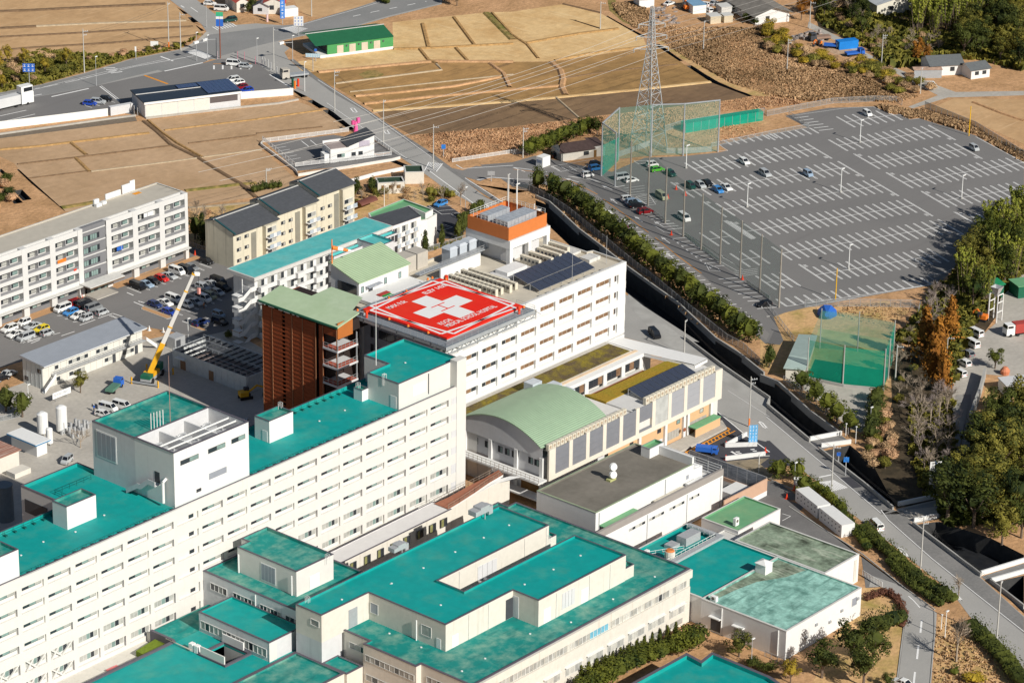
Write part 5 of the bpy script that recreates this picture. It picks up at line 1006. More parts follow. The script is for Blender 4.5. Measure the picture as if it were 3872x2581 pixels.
# ================================================================== SMALLER HOSPITAL BLOCKS (right)
gb = thing('grey_roof_block','white block with a flat dark grey roof beside the barrel-roofed hall','building',(-64,-84,0))
block(gb,rect(-80.6,-47.6,-92,-76),0,12.0,WHITE2,mat('grey_felt_roof',(.17,.155,.13),.95,.1,.6,col2=(.22,.20,.17),s2=.1,amt2=.48,streak=((.12,.11,.09),(.4,.05,.4),.58,0,.5)),cm=mat('mossy_coping',(.30,.36,.24),.8,.2,.6),cw=.35,ph=.35)
simple(gb,'roof_head',WHITE2,-50.2,-47.55,-91.2,-90.9,12,14.4) if False else None
block(gb,rect(-51.4,-46.6,-83.0,-80.6),10,14.0,WHITE2,GROOF,cm=GREYM,cw=.15,wall_name='roof_head_wall',roof_name='roof_head'); simple(gb,'screen_wall',WHITE2,-48.2,-47.55,-92.05,-83.1,11.6,13.6)
for x_ in (-79.6,-57.4): simple(gb,'drain_pipe',GREYM,x_,x_ + .14,-92.15,-92,7.6,11.6)
window(gb,'S',-50.2,9.0,1.0,1.1,1,(GRILLE,),FR_W,plane=-92.0)
for s in ((-65.4,-83.8),):
 ds = thing('satellite_dishes','two round white dishes on a small mossy plinth on the grey roof','satellite dish',(s[0],s[1],11.65)); put('plinth',MB().box(s[0] - 1.1,s[0] + .9,s[1] - .6,s[1] + .6,11.66,12.1),mat('mossy_plinth',(.45,.46,.20),.9),ds); put('mast',MB().cyl((s[0],s[1],12.1),(s[0],s[1],15.2),.1),GREYM,ds)
 for z_ in (13.0,14.8): put('dish',MB().cyl((s[0] + .1,s[1] - .3,z_),(s[0] - .15,s[1] - .75,z_ + .1),.9,.75,18),WHITEM,ds)
an = thing('terrace_annex','long white annex with a grey parapet band and air conditioners on its terrace','building',(-62,-94,0))
put('wall',MB().box(-86,-40.3,-94.6,-94.1,0,7.6).box(-40.8,-40.3,-94.1,-76,0,7.4).box(-86,-40.8,-94.1,-92.01,0,6.8).box(-47.6,-40.8,-92.0,-76,0,6.8),WHITE2,an)
simple(an,'parapet_band',mat('grey_parapet_band',(.32,.29,.27),.8,.05,.8),-86,-40.25,-94.65,-94.05,7.61,9.1)
for x0,x1 in ((-72.7,-67.2),(-66.0,-60.8),(-59.0,-53.8),(-52.2,-48.6)): window(an,'S',x0,5.6,x1 - x0,.75,5,(GLASSC,GLASSD,BLINDC),FR_W,plane=-94.6,depth=.05)
for x_ in (-66.6,-53.0,-41.2): simple(an,'drain_pipe',GREYM,x_,x_ + .12,-94.72,-94.6,0,7.4)
simple(an,'green_canopy',GROOF,-79.5,-68.2,-93.9,-92.05,8.6,8.75); simple(an,'wall',CREAM,-79.0,-68.4,-92.4,-92.02,6.81,8.58)
for k in range(9): ac((-61.6 + 1.12 * k,-93.1,6.82),1.05,.8,1.7,1,0,'cream air conditioner in the single row on the white annex terrace','air conditioners on the annex terrace',fan=FANL)
for k in range(4): ac((-50.6 + 1.3 * k,-93.2,6.82),1.25,.9,2.0,1,0,'larger white air conditioner by the annex parapet corner','larger air conditioners at the annex corner',body=WHITEM)
solo('chiller',MB().box(-46.9,-42.8,-90.8,-88.4,6.82,9.6).cyl((-45.9,-89.6,9.6),(-45.9,-89.6,9.75),.8,.8,12).cyl((-43.9,-89.6,9.6),(-43.9,-89.6,9.75),.8,.8,12),WHITEM,'white chiller with two round fans behind the annex fence','chiller')
railing(an,[(-40.6,-94.2,7.4),(-40.6,-76.5,7.4)],2.4,3.4,WHITEM,rails=4,t=.1)
sw = thing('service_enclosure','tan walled service yard with a grey louvred screen near the drive','enclosure',(-35,-88,0))
put('tan_wall',MB().box(-44.5,-29.0,-98.3,-98.0,1.2,4.1),TANWALL if False else mat('pinkish_tile_wall',(.56,.36,.25),.85,.05,.8),sw); simple(sw,'base_wall',WHITE2,-44.5,-29.0,-98.32,-98.0,0,1.19); simple(sw,'end_wall',mat('pinkish_tile_wall',(.56,.36,.25)),-29.2,-28.95,-98.0,-76.8,0,.8)
for k in range(9): simple(sw,'screen_panel',mat('slatted_grey_screen',(.20,.22,.25),.6,.15,1,streak=((.34,.36,.4),(.4,.4,5),.5,0,.8)),-28.95,-28.8,-97.9 + 2.36 * k,-95.6 + 2.36 * k,.81,4.3)
railing(sw,[(-28.9,-98,.8),(-28.9,-76.8,.8)],3.5,2.36,FENCE,rails=1,t=.12)
solo('equipment_shelter',MB().box(-40.1,-33.5,-88,-80,0,3.0),GREYW,'low grey-topped equipment shelter inside the tan walled yard','shelter')
solo('equipment_shelter',MB().box(-36.5,-30.5,-96.5,-91,0,1.6),WHITE2,'low white slab housing in the front of the tan walled yard','shelter')
ga = thing('green_annex','single storey white annex with a flat green roof','building',(-47,-105,0)); block(ga,rect(-54.6,-39.6,-109.6,-99.9),0,4.2,WHITE2,GROOF,cm=COPEW,cw=.3,ph=.4)
block(ga,rect(-61,-54.65,-111.8,-106),0,3.4,WHITE2,COPEW,cm=COPEW,cw=.2,ph=.2,wall_name='lobby_wall',roof_name='lobby_roof')
ac((-52.2,-107.2,4.0),1.2,.7,1.7,1,0,'white upright air conditioner on the flat green annex roof',body=WHITEM)
rb_ = thing('radiation_block','low white blocks with teal, mossy and mint mottled flat roofs at lower right','hospital building',(-72,-128,0))
block(rb_,rect(-87.2,-62.1,-125.3,-101.5),0,6.1,WHITE2,TEAL,cm=COPEW,cw=.4,ph=.5,roof_name='teal_roof')
block(rb_,rect(-87.9,-62.3,-146.4,-125.4),0,6.4,WHITE2,MOSST,cm=COPEW,cw=.4,ph=.35,wall_name='mint_block_wall',roof_name='mint_roof')
block(rb_,rect(-62.0,-49.9,-137.1,-114.2),0,6.35,WHITE2,MOSSY,cm=COPEW,cw=.4,ph=.35,wall_name='mossy_block_wall',roof_name='mossy_roof')
put('dark_stain',MB().prism(ccw([(-87.3,-126),(-62.9,-126),(-62.9,-133),(-68,-132),(-74,-128.8),(-80,-127.8),(-87.3,-127.2)]),6.06,6.07),MOSSY,rb_)
window(rb_,'S',-65.6,3.2,1.8,1.9,1,(GRILLE,),FR_W,plane=-146.4)
for x_,z_ in ((-69.5,3.6),(-73.5,2.6),(-78.2,3.8),(-81.6,2.2),(-64,4.2)): simple(rb_,'wall_vent',GREYM,x_,x_ + .7,-146.7,-146.41,z_,z_ + .5)
for y_ in (-127.8,-133.6): simple(rb_,'door_hood',WHITEM,-88.7,-87.92,y_ - 2.8,y_,3.4,3.6); simple(rb_,'door',DARKM if y_ > -130 else GREYM,-87.98,-87.92,y_ - 2.6,y_ - .2,.4,3.3)
for y_ in (-130.6,-144.5): simple(rb_,'drain_pipe',WHITEM,-88.1,-87.91,y_ - .15,y_,0,6)
simple(rb_,'louvre_strip',CREAM,-51.6,-50.8,-137.2,-137.11,.5,5.4)
b = MB(); b.box(-87,-62.7,-112.0,-110.9,6.3,6.9); b.box(-63.8,-62.7,-110.9,-103,6.3,6.9); solo('cable_tray',b,FENCE,'long grey duct bending round the corner of the teal roof','duct'); railing(rb_,[(-87,-110.6,6.2),(-64,-110.6,6.2),(-64,-103.2,6.2)],1.2,1.4,WHITEM); railing(rb_,[(-82,-103.5,5.7),(-72,-108.6,5.7)],1.1,1.6,WHITEM)
ct = thing('cooling_tower','round cream cooling tower with an orange top on the teal roof','cooling tower',(-77.6,-109.3,5.7)); put('body',MB().cyl((-77.6,-109.3,5.7),(-77.6,-109.3,7.9),1.1,1.1,14),CREAM,ct); put('cap',MB().cyl((-77.6,-109.3,7.91),(-77.6,-109.3,8.2),1.0,.7,14),mat('orange_cap',(.6,.2,.06),.7),ct)
solo('plant_box',MB().box(-70.5,-65.6,-108,-105.5,5.65,7.6).box(-73.5,-71,-106.8,-104.6,5.65,6.4),FENCE,'pale grey plant box with low ducts at the back of the teal roof','plant unit')
solo('vent_house',MB().box(-70.6,-68.2,-128.4,-125.9,6.1,8.2).add([(-70.8,-128.6,8.2),(-68.0,-128.6,8.2),(-68.0,-125.7,8.2),(-70.8,-125.7,8.2),(-69.4,-127.1,8.8)],[(0,1,4),(1,2,4),(2,3,4),(3,0,4)]),WHITEM,'white box vent with a low pyramid cap between mint and mossy roofs','roof vent')
for y_,x_ in ((-103.6,-80.6),(-104.3,-79.0)): ac((x_,y_,5.65),1.2,.8,1.2,1,0,'small white air conditioner at the far left corner of the teal roof','two units at the corner of the teal roof',body=WHITEM)
ac((-86.6,-127.6,6.1),1.4,.8,1.1,1,-1.57,'white air conditioner on the edge of the mint mottled roof',body=WHITEM)
fn = thing('teal_front_building','teal-roofed building with a notched dark parapet cut by the bottom edge','building',(-118,-152,0))
FP = [(p.x,p.y) for p in PL('23 1080,1568 1585,1292 1715,1362 1815,1285 2345,1505 33 250,1650 -200,2100 23 1000,1900',6.0)]
block(fn,FP,0,6.0,CREAM,TEAL,cw=.7,ph=.8)
cr = []
for i,s in enumerate(((345,505),(515,765))):
 pass
for i,(A0,B0) in enumerate((((-27.0,-104.5),(-31.0,-113.2)),((-31.3,-113.9),(-35.3,-122.6)))):
 A,B = Vector((*A0,0)),Vector((*B0,0)); d = (B - A); n_ = Vector((d.y,-d.x,0)).normalized() * -3.2
 t = thing('storage_container',('white storage container with punched vents nearer the crossing','white storage container with punched vents, the second down the drive')[i],'container',A); put('body',MB().obox(A,d,n_,(0,0,2.9)),WHITE2,t)
 b = MB(); dn = d.normalized(); on = -n_.normalized() * .03
 for k in range(6):
  for j in range(2): p = A + dn * (.9 + k * 1.5) + on + Vector((0,0,1.0 + j * 1.0)); b.obox(p,dn * .35,on * .5,(0,0,.3))
 put('vent_hole',b,DARKM,t)
# ================================================================== LEFT AND REAR BUILDINGS
DG = mat('dormitory_grey',(.66,.65,.63),.85,.03,.8); DGD = mat('dormitory_dark_grey',(.20,.20,.21),.8,.05,.8); DRF = mat('dormitory_roof',(.50,.46,.39),.9,.06,.5)
dm = thing('dormitory','five storey pale grey dormitory with recessed balconies facing its car park','dormitory',(-60,103,0))
block(dm,rect(-125,-13.8,99.6,109.3),0,17.9,DG,DRF,cm=COPEW,cw=.3,ph=.3)
OD = [(14.2,16.45),(10.95,13.2),(7.7,9.95),(4.45,6.7)]; e = [17.9] + [v for o_ in OD for v in (o_[1],o_[0])] + [3.1]
bays = [(-40.3,-33.0),(-31.2,-23.8),(-22.0,-14.9)] + [(-58.9 - 9.05 * k,-51.5 - 9.05 * k) for k in range(6)]
for i in range(0,len(e),2): simple(dm,'balcony_band',DG,-125,-51.52,98.0,98.25,e[i + 1],e[i]); simple(dm,'balcony_band',DG,-41.98,-13.82,98.0,98.25,e[i + 1],e[i]); simple(dm,'balcony_slab',DG,-125,-13.9,98.26,99.59,e[i + 1],e[i + 1] + .25)
pil = sorted([-13.85,-22.0 + -.05] );
for a_,b_ in ((-14.88,-13.82),(-23.78,-22.02),(-32.98,-31.22),(-41.98,-40.32),(-51.48,-49.9)) : simple(dm,'pillar',DG,a_,b_,97.95,99.59,0,17.88)
for k in range(7): simple(dm,'pillar',DG,-60.68 - 9.05 * k,-58.92 - 9.05 * k,97.95,99.59,0,17.88)
simple(dm,'grey_bay',DGD,-49.88,-42.0,98.4,99.59,3.2,17.86)
for z_ in (14.0,10.8,7.5,4.3): window(dm,'S',-49.4,z_,5.4,1.5,7,(GLASST,GLASST,GLASSD,GLASST),FR_D,plane=98.4)
for a_,b_ in bays:
 for zb,zt in OD:
  window(dm,'S',a_ + .3,zb + .3,b_ - a_ - .6,1.75,4,(GLASSD,GLASSC,GLASSD,GLASST),FR_D,plane=99.6,depth=.04); simple(dm,'party_screen',GREYW,(a_ + b_) / 2 - .05,(a_ + b_) / 2 + .05,98.3,99.55,zb + .26,zt)
  simple(dm,'balcony_rail',mat('smoked_rail',(.24,.24,.25),.5,.1,1),a_,b_,98.06,98.12,zb + .005,zb + .75)
 simple(dm,'ground_wall',DGD,a_ - .1,b_ + .1,98.9,99.3,0,1.2); window(dm,'S',a_ + .2,1.2,b_ - a_ - .4,1.7,5,(GLASSD,GLASST,GLASSC,GLASSD),FR_D,plane=98.9)
simple(dm,'canopy',COPEW,-125,-51,96.6,97.94,3.2,3.4); simple(dm,'canopy',COPEW,-41,-14.2,96.6,97.94,3.2,3.4); simple(dm,'entrance_canopy',COPEW,-51.5,-39.8,94.0,97.9,3.45,3.7); simple(dm,'canopy_soffit',mat('brown_soffit',(.16,.10,.06),.8),-51.4,-39.9,94.05,97.9,3.1,3.44)
window(dm,'S',-48.8,.1,7,2.8,6,(GLASSD,GLASST),FR_D,plane=98.3); simple(dm,'entrance_step',PALEC,-49.8,-42.6,93.6,98.2,0,.25)
simple(dm,'laundry',ORANGEM,-58.4,-55.6,97.86,97.94,11.0,11.9); simple(dm,'laundry',WHITEM,-28.6,-25.2,98.5,98.7,14.9,16.0); simple(dm,'laundry',REDM,-53.2,-52.3,97.9,97.95,7.6,8.1); simple(dm,'laundry',BLUEM,-38.2,-36.2,98.4,98.6,8.6,9.6)
simple(dm,'roof_fin',COPEW,-26,-20,109.4,109.7,16.4,19.6) if False else None
put('roof_fin',MB().box(-31.4,-26.2,109.5,109.8,17.2,19.2).box(-25.6,-22.8,109.5,109.9,17.2,20.0).box(-22.3,-20.6,110.2,110.5,17.2,20.2),WHITEM,dm); put('yellow_patch',MB().box(-23.5,-21.2,107,108.3,17.62,17.64),YPAINT,dm)
solo('roof_equipment',MB().box(-36.6,-34.8,107.2,108.2,17.62,18.4).box(-34.2,-32.8,107.6,108.6,17.62,18.3).box(-36.2,-34.6,108.4,109,17.62,19.2),WHITEM,'white fans and boxes by the back parapet of the dormitory roof','roof equipment')
# stepped apartment block
CHR = mat('charcoal_slate_roof',(.075,.08,.09),.75,.12,1.2,streak=((.10,.105,.12),(.3,3,3),.55,0,.5)); APW = mat('weathered_cream_wall',(.66,.61,.48),.9,.06,.8,streak=((.42,.38,.29),(1.3,1.3,.06),.55,0,.6))
ap = thing('stepped_apartments','three storey cream apartment block with stepped charcoal roofs and bare trees in front','apartment block',(10,88,0))
for x0,x1,ze in ((-11.6,4.5,9.7),(4.52,19.2,10.9),(19.22,33.2,12.0)):
 put('wall',MB().add([(x0,83.9,0),(x1,83.9,0),(x1,83.9,ze),(x0,83.9,ze),(x0,90.5,ze + 1.9),(x1,90.5,ze + 1.9),(x0,94,0),(x1,94,0),(x0,94,ze + 1),(x1,94,ze + 1)],[(0,1,2,3),(0,3,4,8,6),(1,7,9,5,2),(6,8,9,7)]),APW,ap)
 r_ = MB().add([(x0 - .2,83.2,ze - .15),(x1 + .2,83.2,ze - .15),(x1 + .2,90.6,ze + 2.1),(x0 - .2,90.6,ze + 2.1),(x1 + .2,94.3,ze + 1),(x0 - .2,94.3,ze + 1)],[(0,1,2,3),(3,2,4,5)]); r_.quad((x0 - .2,83.2,ze - .15),(x0 - .2,83.2,ze - .4),(x1 + .2,83.2,ze - .4),(x1 + .2,83.2,ze - .15)); put('roof',r_,CHR,ap)
 put('ridge_trim',MB().box(x0 - .2,x1 + .2,90.55,90.95,ze + 2.0,ze + 2.2),COPEW,ap); put('edge_trim',MB().obox((x0 - .1,83.2,ze - .1),(.5,0,0),(0,7.4,2.25),(0,0,.15)),mat('dark_teal_trim',(.015,.07,.08),.6),ap)
 xb = x1 - 5.6
 simple(ap,'bay',APW,xb,xb + 4.4,82.6,83.89,0,ze - .6); simple(ap,'stair_recess_shade',DARKM if False else mat('recess_shade_colour',(.25,.24,.20),.9),x0 + 6.4,x0 + 8.2,83.82,83.895,.3,ze - 1.6)  # flat panel with the recess's shade put into its colour
 for k in range(3):
  z_ = .9 + k * 2.95; window(ap,'S',xb + .5,z_ + .4,3.2,1.3,2,(GLASSD,GLASSC),FR_W,plane=82.6)
  simple(ap,'balcony',WHITE2,xb - .1,xb + 4.5,81.5,82.58,z_ - .9,z_ - .7); simple(ap,'balcony_panel',mat('blue_grey_panel',(.40,.46,.52),.6),xb + .3,xb + 1.7,81.42,81.5,z_ - .7,z_ + .3); simple(ap,'balcony_panel',WHITE2,xb + 1.72,xb + 2.8,81.42,81.5,z_ - .7,z_ + .3); simple(ap,'balcony_panel',mat('blue_grey_panel',(.4,.46,.52)),xb + 2.82,xb + 4.3,81.42,81.5,z_ - .7,z_ + .3)
  for dx in (1.2,4.0): window(ap,'S',x0 + dx,z_ + .5,1.5,.9,2,(GLASSD,GLASSC),FR_D,plane=83.9)
# teal roofed flats
tf = thing('teal_roofed_flats','five storey white flats with a long pale teal roof and an outside stair','apartment block',(-17,51,0))
block(tf,rect(-40.6,7,47.0,55.2),0,15.9,WHITE2,TEALP,cm=COPEW,cw=.2,ph=.12) if False else None
simple(tf,'wall',WHITE2,-40.4,6.8,47.4,54.6,0,15.2); simple(tf,'eave',COPEW,-41.6,7.6,46.2,55.7,15.2,16.1); simple(tf,'roof',TEALP,-41.2,7.3,46.6,55.4,16.1,16.14)
block(tf,[(-15.9,44.4),(-15.9,46.15),(7.0,46.15),(7.0,44.4)],0,15.0,GREYW,TEALP,cm=COPE,cw=.15) ; block(tf,rect(-5.6,-.2,38.8,46.1),0,16.3,GREYW,TEALP,cm=COPE,cw=.2,wall_name='lift_wall',roof_name='lift_roof')
for k in range(5):
 z_ = 12.3 - 3.02 * k
 simple(tf,'balcony',WHITE2,-40.2,-16.2,46.1,46.3,z_ - .1,z_ + 1.0); simple(tf,'balcony_slab',WHITE2,-40.2,-16.2,46.31,47.38,z_ - .1,z_ + .1)
 for j in range(7): window(tf,'S',-39.4 + j * 3.4,z_ + .2,2.3,2.0,2,(GLASSC,GLASSD,GLASSB),FR_W,plane=47.4)
 for j in range(4):
  simple(tf,'balcony_box',WHITE2,-40.4 + j * 6.4,-38.0 + j * 6.4,45.2,46.08,z_ - .1,z_ + 1.25)
 window(tf,'S',-14.6,z_ + .5,1.6,1.3,2,(GLASSD,),FR_D,plane=44.4); window(tf,'W',45.9,z_ + .4,1.2,1.1,1,(GLASSD,),FR_D,plane=-15.9)
 for j in range(5): window(tf,'S',1.0 + j * 1.3,z_ + .3,1.0,1.8,1,(GLASSD,GLASSC),FR_D,plane=44.4)
b = MB()
for k in range(5):
 z_ = 12.6 - 3.02 * k
 b.box(-46.6,-45.0,46.8,49.0,z_ - .15,z_).box(-42.3,-40.45,46.8,49.6,z_ - .15,z_).box(-42.4,-42.28,46.8,49.6,z_,z_ + 1.1).box(-42.28,-40.45,46.7,46.82,z_,z_ + 1.1)
 for y_ in (46.75,): b.add([(-46.4,y_,z_ - 1.5),(-44.9,y_,z_ - 1.5),(-42.4,y_,z_),(-42.4,y_,z_ + 1.1),(-44.9,y_,z_ - .4),(-46.4,y_,z_ - .4)],[(0,1,2,3,4,5)]); b.obox((-44.9,46.8,z_ - 1.6),(2.5,0,1.5),(0,1.1,0),(0,0,.15)); b.obox((-42.3,48.0,z_ - 3.1 + 0.0),(-2.6,0,1.5),(0,1.0,0),(0,0,.15)); b.box(-46.5,-46.38,46.8,49,z_ - 1.5,z_ - .4)
b.box(-42.5,-42.3,49.5,49.7,0,15.2); put('outside_stair',b,WHITE2,tf)
# flats with charcoal and green roofs behind
cf = thing('balcony_flats','white balconied flats with charcoal and bright green roofs beyond the teal roof','apartment block',(15,52,0))
block(cf,[(p.x,p.y) for p in PL('11 1025,440 1385,335 1500,425 1240,515',11.6)],0,11.6,WHITE2,CHR,cm=COPE,cw=.15,ph=.1)
block(cf,[(p.x,p.y) for p in PL('11 1020,400 1340,270 1610,365 1540,400 1390,335 1045,445',9.8)],0,9.8,WHITE2,GROOF,cm=COPEW,cw=.3,ph=.5,wall_name='rear_wall',roof_name='rear_roof')
block(cf,[(p.x,p.y) for p in PL('11 1450,370 1560,370 1645,405 1560,455 1460,470',8.6)],0,8.6,WHITE2,GROOF,cm=COPEW,cw=.3,ph=.5,wall_name='side_wall',roof_name='side_roof')
A0 = g('11',1245,520,11.6);
for k in range(3):
 z_ = 9.0 - 2.9 * k
 for j in range(3): x_ = A0.x + .4 + j * 3.2; window(cf,'S',x_,z_ + .1,2.0,1.7,2,(GLASSD,GLASSC),FR_W,plane=A0.y - .02); simple(cf,'balcony_panel',mat('blue_grey_panel',(.4,.46,.52)),x_,x_ + 1.3,A0.y - 1.3,A0.y - 1.2,z_ - .4,z_ + .6); simple(cf,'balcony',WHITE2,x_ - .4,x_ + 2.8,A0.y - 1.18,A0.y - .05,z_ - .6,z_ - .45); simple(cf,'balcony_end',WHITE2,x_ + 1.32,x_ + 2.8,A0.y - 1.3,A0.y - 1.19,z_ - .4,z_ + .6)
# two storey site office
pf = thing('site_office','two storey prefabricated site office with a grey corrugated roof','site office',(-80,64,0))
simple(pf,'wall',mat('prefab_panel',(.60,.62,.60),.6,.06,1.2),-96.5,-64.8,61.2,68.0,0,6.2)
put('roof',MB().add([(-97,60.0,6.35),(-64.2,60.0,6.35),(-64.2,68.4,6.9),(-97,68.4,6.9),(-97,60.0,6.2),(-64.2,60.0,6.2),(-64.2,68.4,6.2),(-97,68.4,6.2)],[(0,1,2,3),(0,4,5,1),(1,5,6,2),(2,6,7,3),(3,7,4,0)]),corrugated('corrugated_grey_roof',(.40,.43,.48),.6,0,.5,.2,.4),pf); simple(pf,'eave',WHITEM,-97,-64.2,59.9,61.1,6.05,6.19)
simple(pf,'walkway',FENCE,-94,-64.8,60.0,61.15,3.0,3.15); railing(pf,[(-94,60.05,3.1),(-64.8,60.05,3.1)],1.1,1.8,FENCE,rails=3)
for k in range(17): simple(pf,'wall_panel',mat('cream_prefab_panel',(.70,.68,.62),.6,.05,1),-96.4 + 1.86 * k,-94.6 + 1.86 * k,61.12,61.19,.2,6.0)
for x_,n_,z_ in ((-92.8,1,3.9),(-88.5,5,3.9),(-79.8,3,3.9),(-71.2,2,3.9),(-92.4,1,.9),(-88.4,4,.9),(-77.2,2,.9),(-71.4,3,.9)): window(pf,'S',x_,z_,1.25 * n_,1.1,n_,(GLASSD,GLASSC),FR_W,plane=61.12)
simple(pf,'door',DARKM,-74.6,-73.6,61.05,61.11,.1,2.2); simple(pf,'door',DARKM,-67.4,-66.4,61.05,61.11,.1,2.2)
b = MB()
for (xa,xb) in ((-94.2,-98.0),): b.obox((xa,59.0,3.0),(xb - xa,-.2,-2.9),(0,1.0,0),(0,0,.2)); b.obox((xa,58.9,3.2),(xb - xa,-.2,-2.9),(0,.1,0),(0,0,.9))
b.obox((-64.6,60.0,3.0),(3.4,0,-2.9),(0,1.0,0),(0,0,.2)); b.obox((-64.6,59.9,3.1),(3.4,0,-2.9),(0,.1,0),(0,0,.9)); put('outside_stair',b,WHITEM,pf)
for y_ in (62.0,63.5,65,66.6): simple(pf,'wall_strip',FENCE,-96.56,-96.505,y_,y_ + .08,0,6.2)
for y_,z_ in ((62.9,3.9),(67.4,.9)): window(pf,'W',y_,z_,1.3,1.0,1,(GLASSD,),FR_D,plane=-96.5)
# roofless steel shed
fs = thing('roofless_shed','white panelled shed stripped to bare dark roof beams in the shaded yard','shed',(-60,37,0)); PNL = mat('shed_panel',(.58,.60,.60),.6,.08,1)
for k in range(12): simple(fs,'wall_panel',PNL,-66.06,-65.9,24.7 + 2.07 * k,26.7 + 2.07 * k,0,4.2)
for k in range(6): simple(fs,'wall_panel',PNL,-65.88 + 2.0 * k,-63.92 + 2.0 * k,24.5,24.65,0,4.2)
simple(fs,'wall',PNL,-65.9,-54,49.4,49.6,0,4.2); simple(fs,'wall',PNL,-54.0,-53.8,24.7,49.6,0,4.2); simple(fs,'floor',mat('shed_floor',(.28,.22,.2),.9,.15,.8),-65.8,-54.1,24.7,49.3,.05,.08)
for k in range(12): simple(fs,'roof_beam',DARKM,-65.9,-54.02,26.6 + 2.05 * k,26.85 + 2.05 * k,3.8,4.15)
b = MB()
for x_ in (-62.9,-59.9,-56.9): b.box(x_,x_ + .1,24.7,49.3,4.16,4.26)
for k in range(13):
 for x_ in (-65.9,-61,-56): b.bar((x_,24.7 + 2.05 * k,4.2),(x_,24.7 + 2.05 * k,5.1),.07)
for x_ in (-65.9,-61,-56): b.bar((x_,24.7,5.1),(x_,49.3,5.1),.07)
put('scaffold_rail',b,GREYM,fs); simple(fs,'door_canopy',WHITEM,-67.2,-66.1,44.8,47.6,2.9,3.05); simple(fs,'door',mat('brown_door',(.28,.16,.09),.8),-66.12,-66.07,45,46.8,0,2.2); simple(fs,'door',mat('brown_door',(.28,.16,.09),.8),-66.12,-66.07,35.6,37.2,0,2.4)
sh = thing('portable_shed','small grey portable shed with a dark doorway near the roofless shed','shed',(-57.5,57.5,0)); simple(sh,'body',FENCE,-59,-55.6,56,59,0,2.9); simple(sh,'doorway',DARKM,-58.6,-57.2,55.93,55.99,0,2.3)
# tanks, small sheds
def tank(name,x_,y_,r_,h_,label):
 t = thing(name,label,'tank',(x_,y_,0)); b = MB().cyl((x_,y_,.5),(x_,y_,.5 + h_),r_,r_,18).cyl((x_,y_,.5 + h_),(x_,y_,.5 + h_ + r_ * .35),r_,r_ * .45,18); put('shell',b,WHITEM,t)
 l_ = MB()
 for k in range(3): a_ = k * 2.1; l_.bar((x_ + r_ * .8 * math.cos(a_),y_ + r_ * .8 * math.sin(a_),0),(x_ + r_ * .8 * math.cos(a_),y_ + r_ * .8 * math.sin(a_),.8),.2)
 put('support',l_,GREYM,t)
tank('gas_tank',-109.6,40,1.25,5.6,'tallest white upright gas tank beside the yard road'); tank('gas_tank',-113.3,42.3,1.25,4.5,'middle white upright gas tank behind the blue-trimmed shed'); tank('gas_tank',-116.2,36.8,.78,3.4,'shortest white upright tank at the corner of the blue-trimmed shed')
b = MB()
for k in range(16): x_,y_ = -111 + rnd.random() * 7,34.5 + rnd.random() * 5; b.box(x_,x_ + .5,y_,y_ + .5,0,.5 + rnd.random() * 2.4); b.bar((x_,y_,1),(x_ + 1.5,y_ + rnd.random(),1.2),.12)
solo('gas_pipework',b,FENCE,'jumble of grey pipes and vaporisers at the foot of the white tanks','pipework')
bs = thing('blue_trim_shed','white shed with a pale flat roof edged in blue','shed',(-121,38,0)); simple(bs,'wall',WHITE2,-122.6,-119.6,33.8,42.3,0,3.1); simple(bs,'roof',WHITEM,-123.4,-119.0,33.2,42.8,3.25,3.4); simple(bs,'fascia',mat('blue_fascia',(.03,.22,.45),.5),-123.5,-118.95,33.1,42.85,3.05,3.24)
rs_ = thing('red_roof_shed','cream shed with a ribbed reddish-brown roof at the left edge','shed',(-131,36,0)); simple(rs_,'wall',CREAM,-136,-128.3,33.2,39.6,0,3.8); put('roof',MB().box(-136.5,-127.9,32.8,40,3.81,4.0),mat('red_ribbed_roof',(.36,.17,.12),.7,.1,1,streak=((.62,.5,.42),(.1,3.2,1),.5,0,.8)),rs_)
solo('low_tank',MB().box(-133.6,-129,28.6,31.5,0,1.2),CREAM,'low cream trough in front of the red-roofed shed','tank')
sb_ = thing('site_signboard','white framed signboard with grey writing before the site office','sign',g('02',545,560)); q = g('02',480,560); simple(sb_,'board',WHITEM,q.x,q.x + 5.6,q.y - .1,q.y,.8,2.3); text(sb_,'国立大学法人 高知大学',(q.x + .5,q.y - .12,1.4),4.4,mat('sign_grey_text',(.25,.27,.35)),.5,rx=math.pi / 2); simple(sb_,'post',GREYM,q.x + 1,q.x + 1.1,q.y + .01,q.y + .1,0,.8); simple(sb_,'post',GREYM,q.x + 4.4,q.x + 4.5,q.y + .01,q.y + .1,0,.8)
# ================================================================== ROADSIDE BUILDINGS AT THE TOP
def fr2(A,B):
 A,B = Vector((*A,0)),Vector((*B,0)); d = (B - A).normalized(); return A,d,Vector((-d.y,d.x,0)),(B - A).length
def ob(root,name,A,d,n_,u0,u1,v0,v1,z0,z1,m_): return put(name,MB().obox(A + d * u0 + n_ * v0 + Vector((0,0,z0)),d * (u1 - u0),n_ * (v1 - v0),(0,0,z1 - z0)),m_,root)
A,d,n_,L_ = fr2((56.2,188.6),(82.5,176.0))
so_ = thing('roadside_store','long low store with a navy roof carrying solar panels','shop',A + d * 14)
ob(so_,'wall',A,d,n_,0,L_,0,12.5,0,4.4,GREYW); ob(so_,'roof',A,d,n_,-.3,L_ + .3,-.3,7.6,4.41,4.8,mat('navy_roof',(.028,.04,.06),.5,.1,1)); ob(so_,'rear_roof',A,d,n_,-.3,L_ + .3,7.9,13,4.41,4.75,mat('navy_roof',(.028,.04,.06))); ob(so_,'roof_joint',A,d,n_,-.3,L_ + .3,7.61,7.89,4.41,4.95,COPEW)
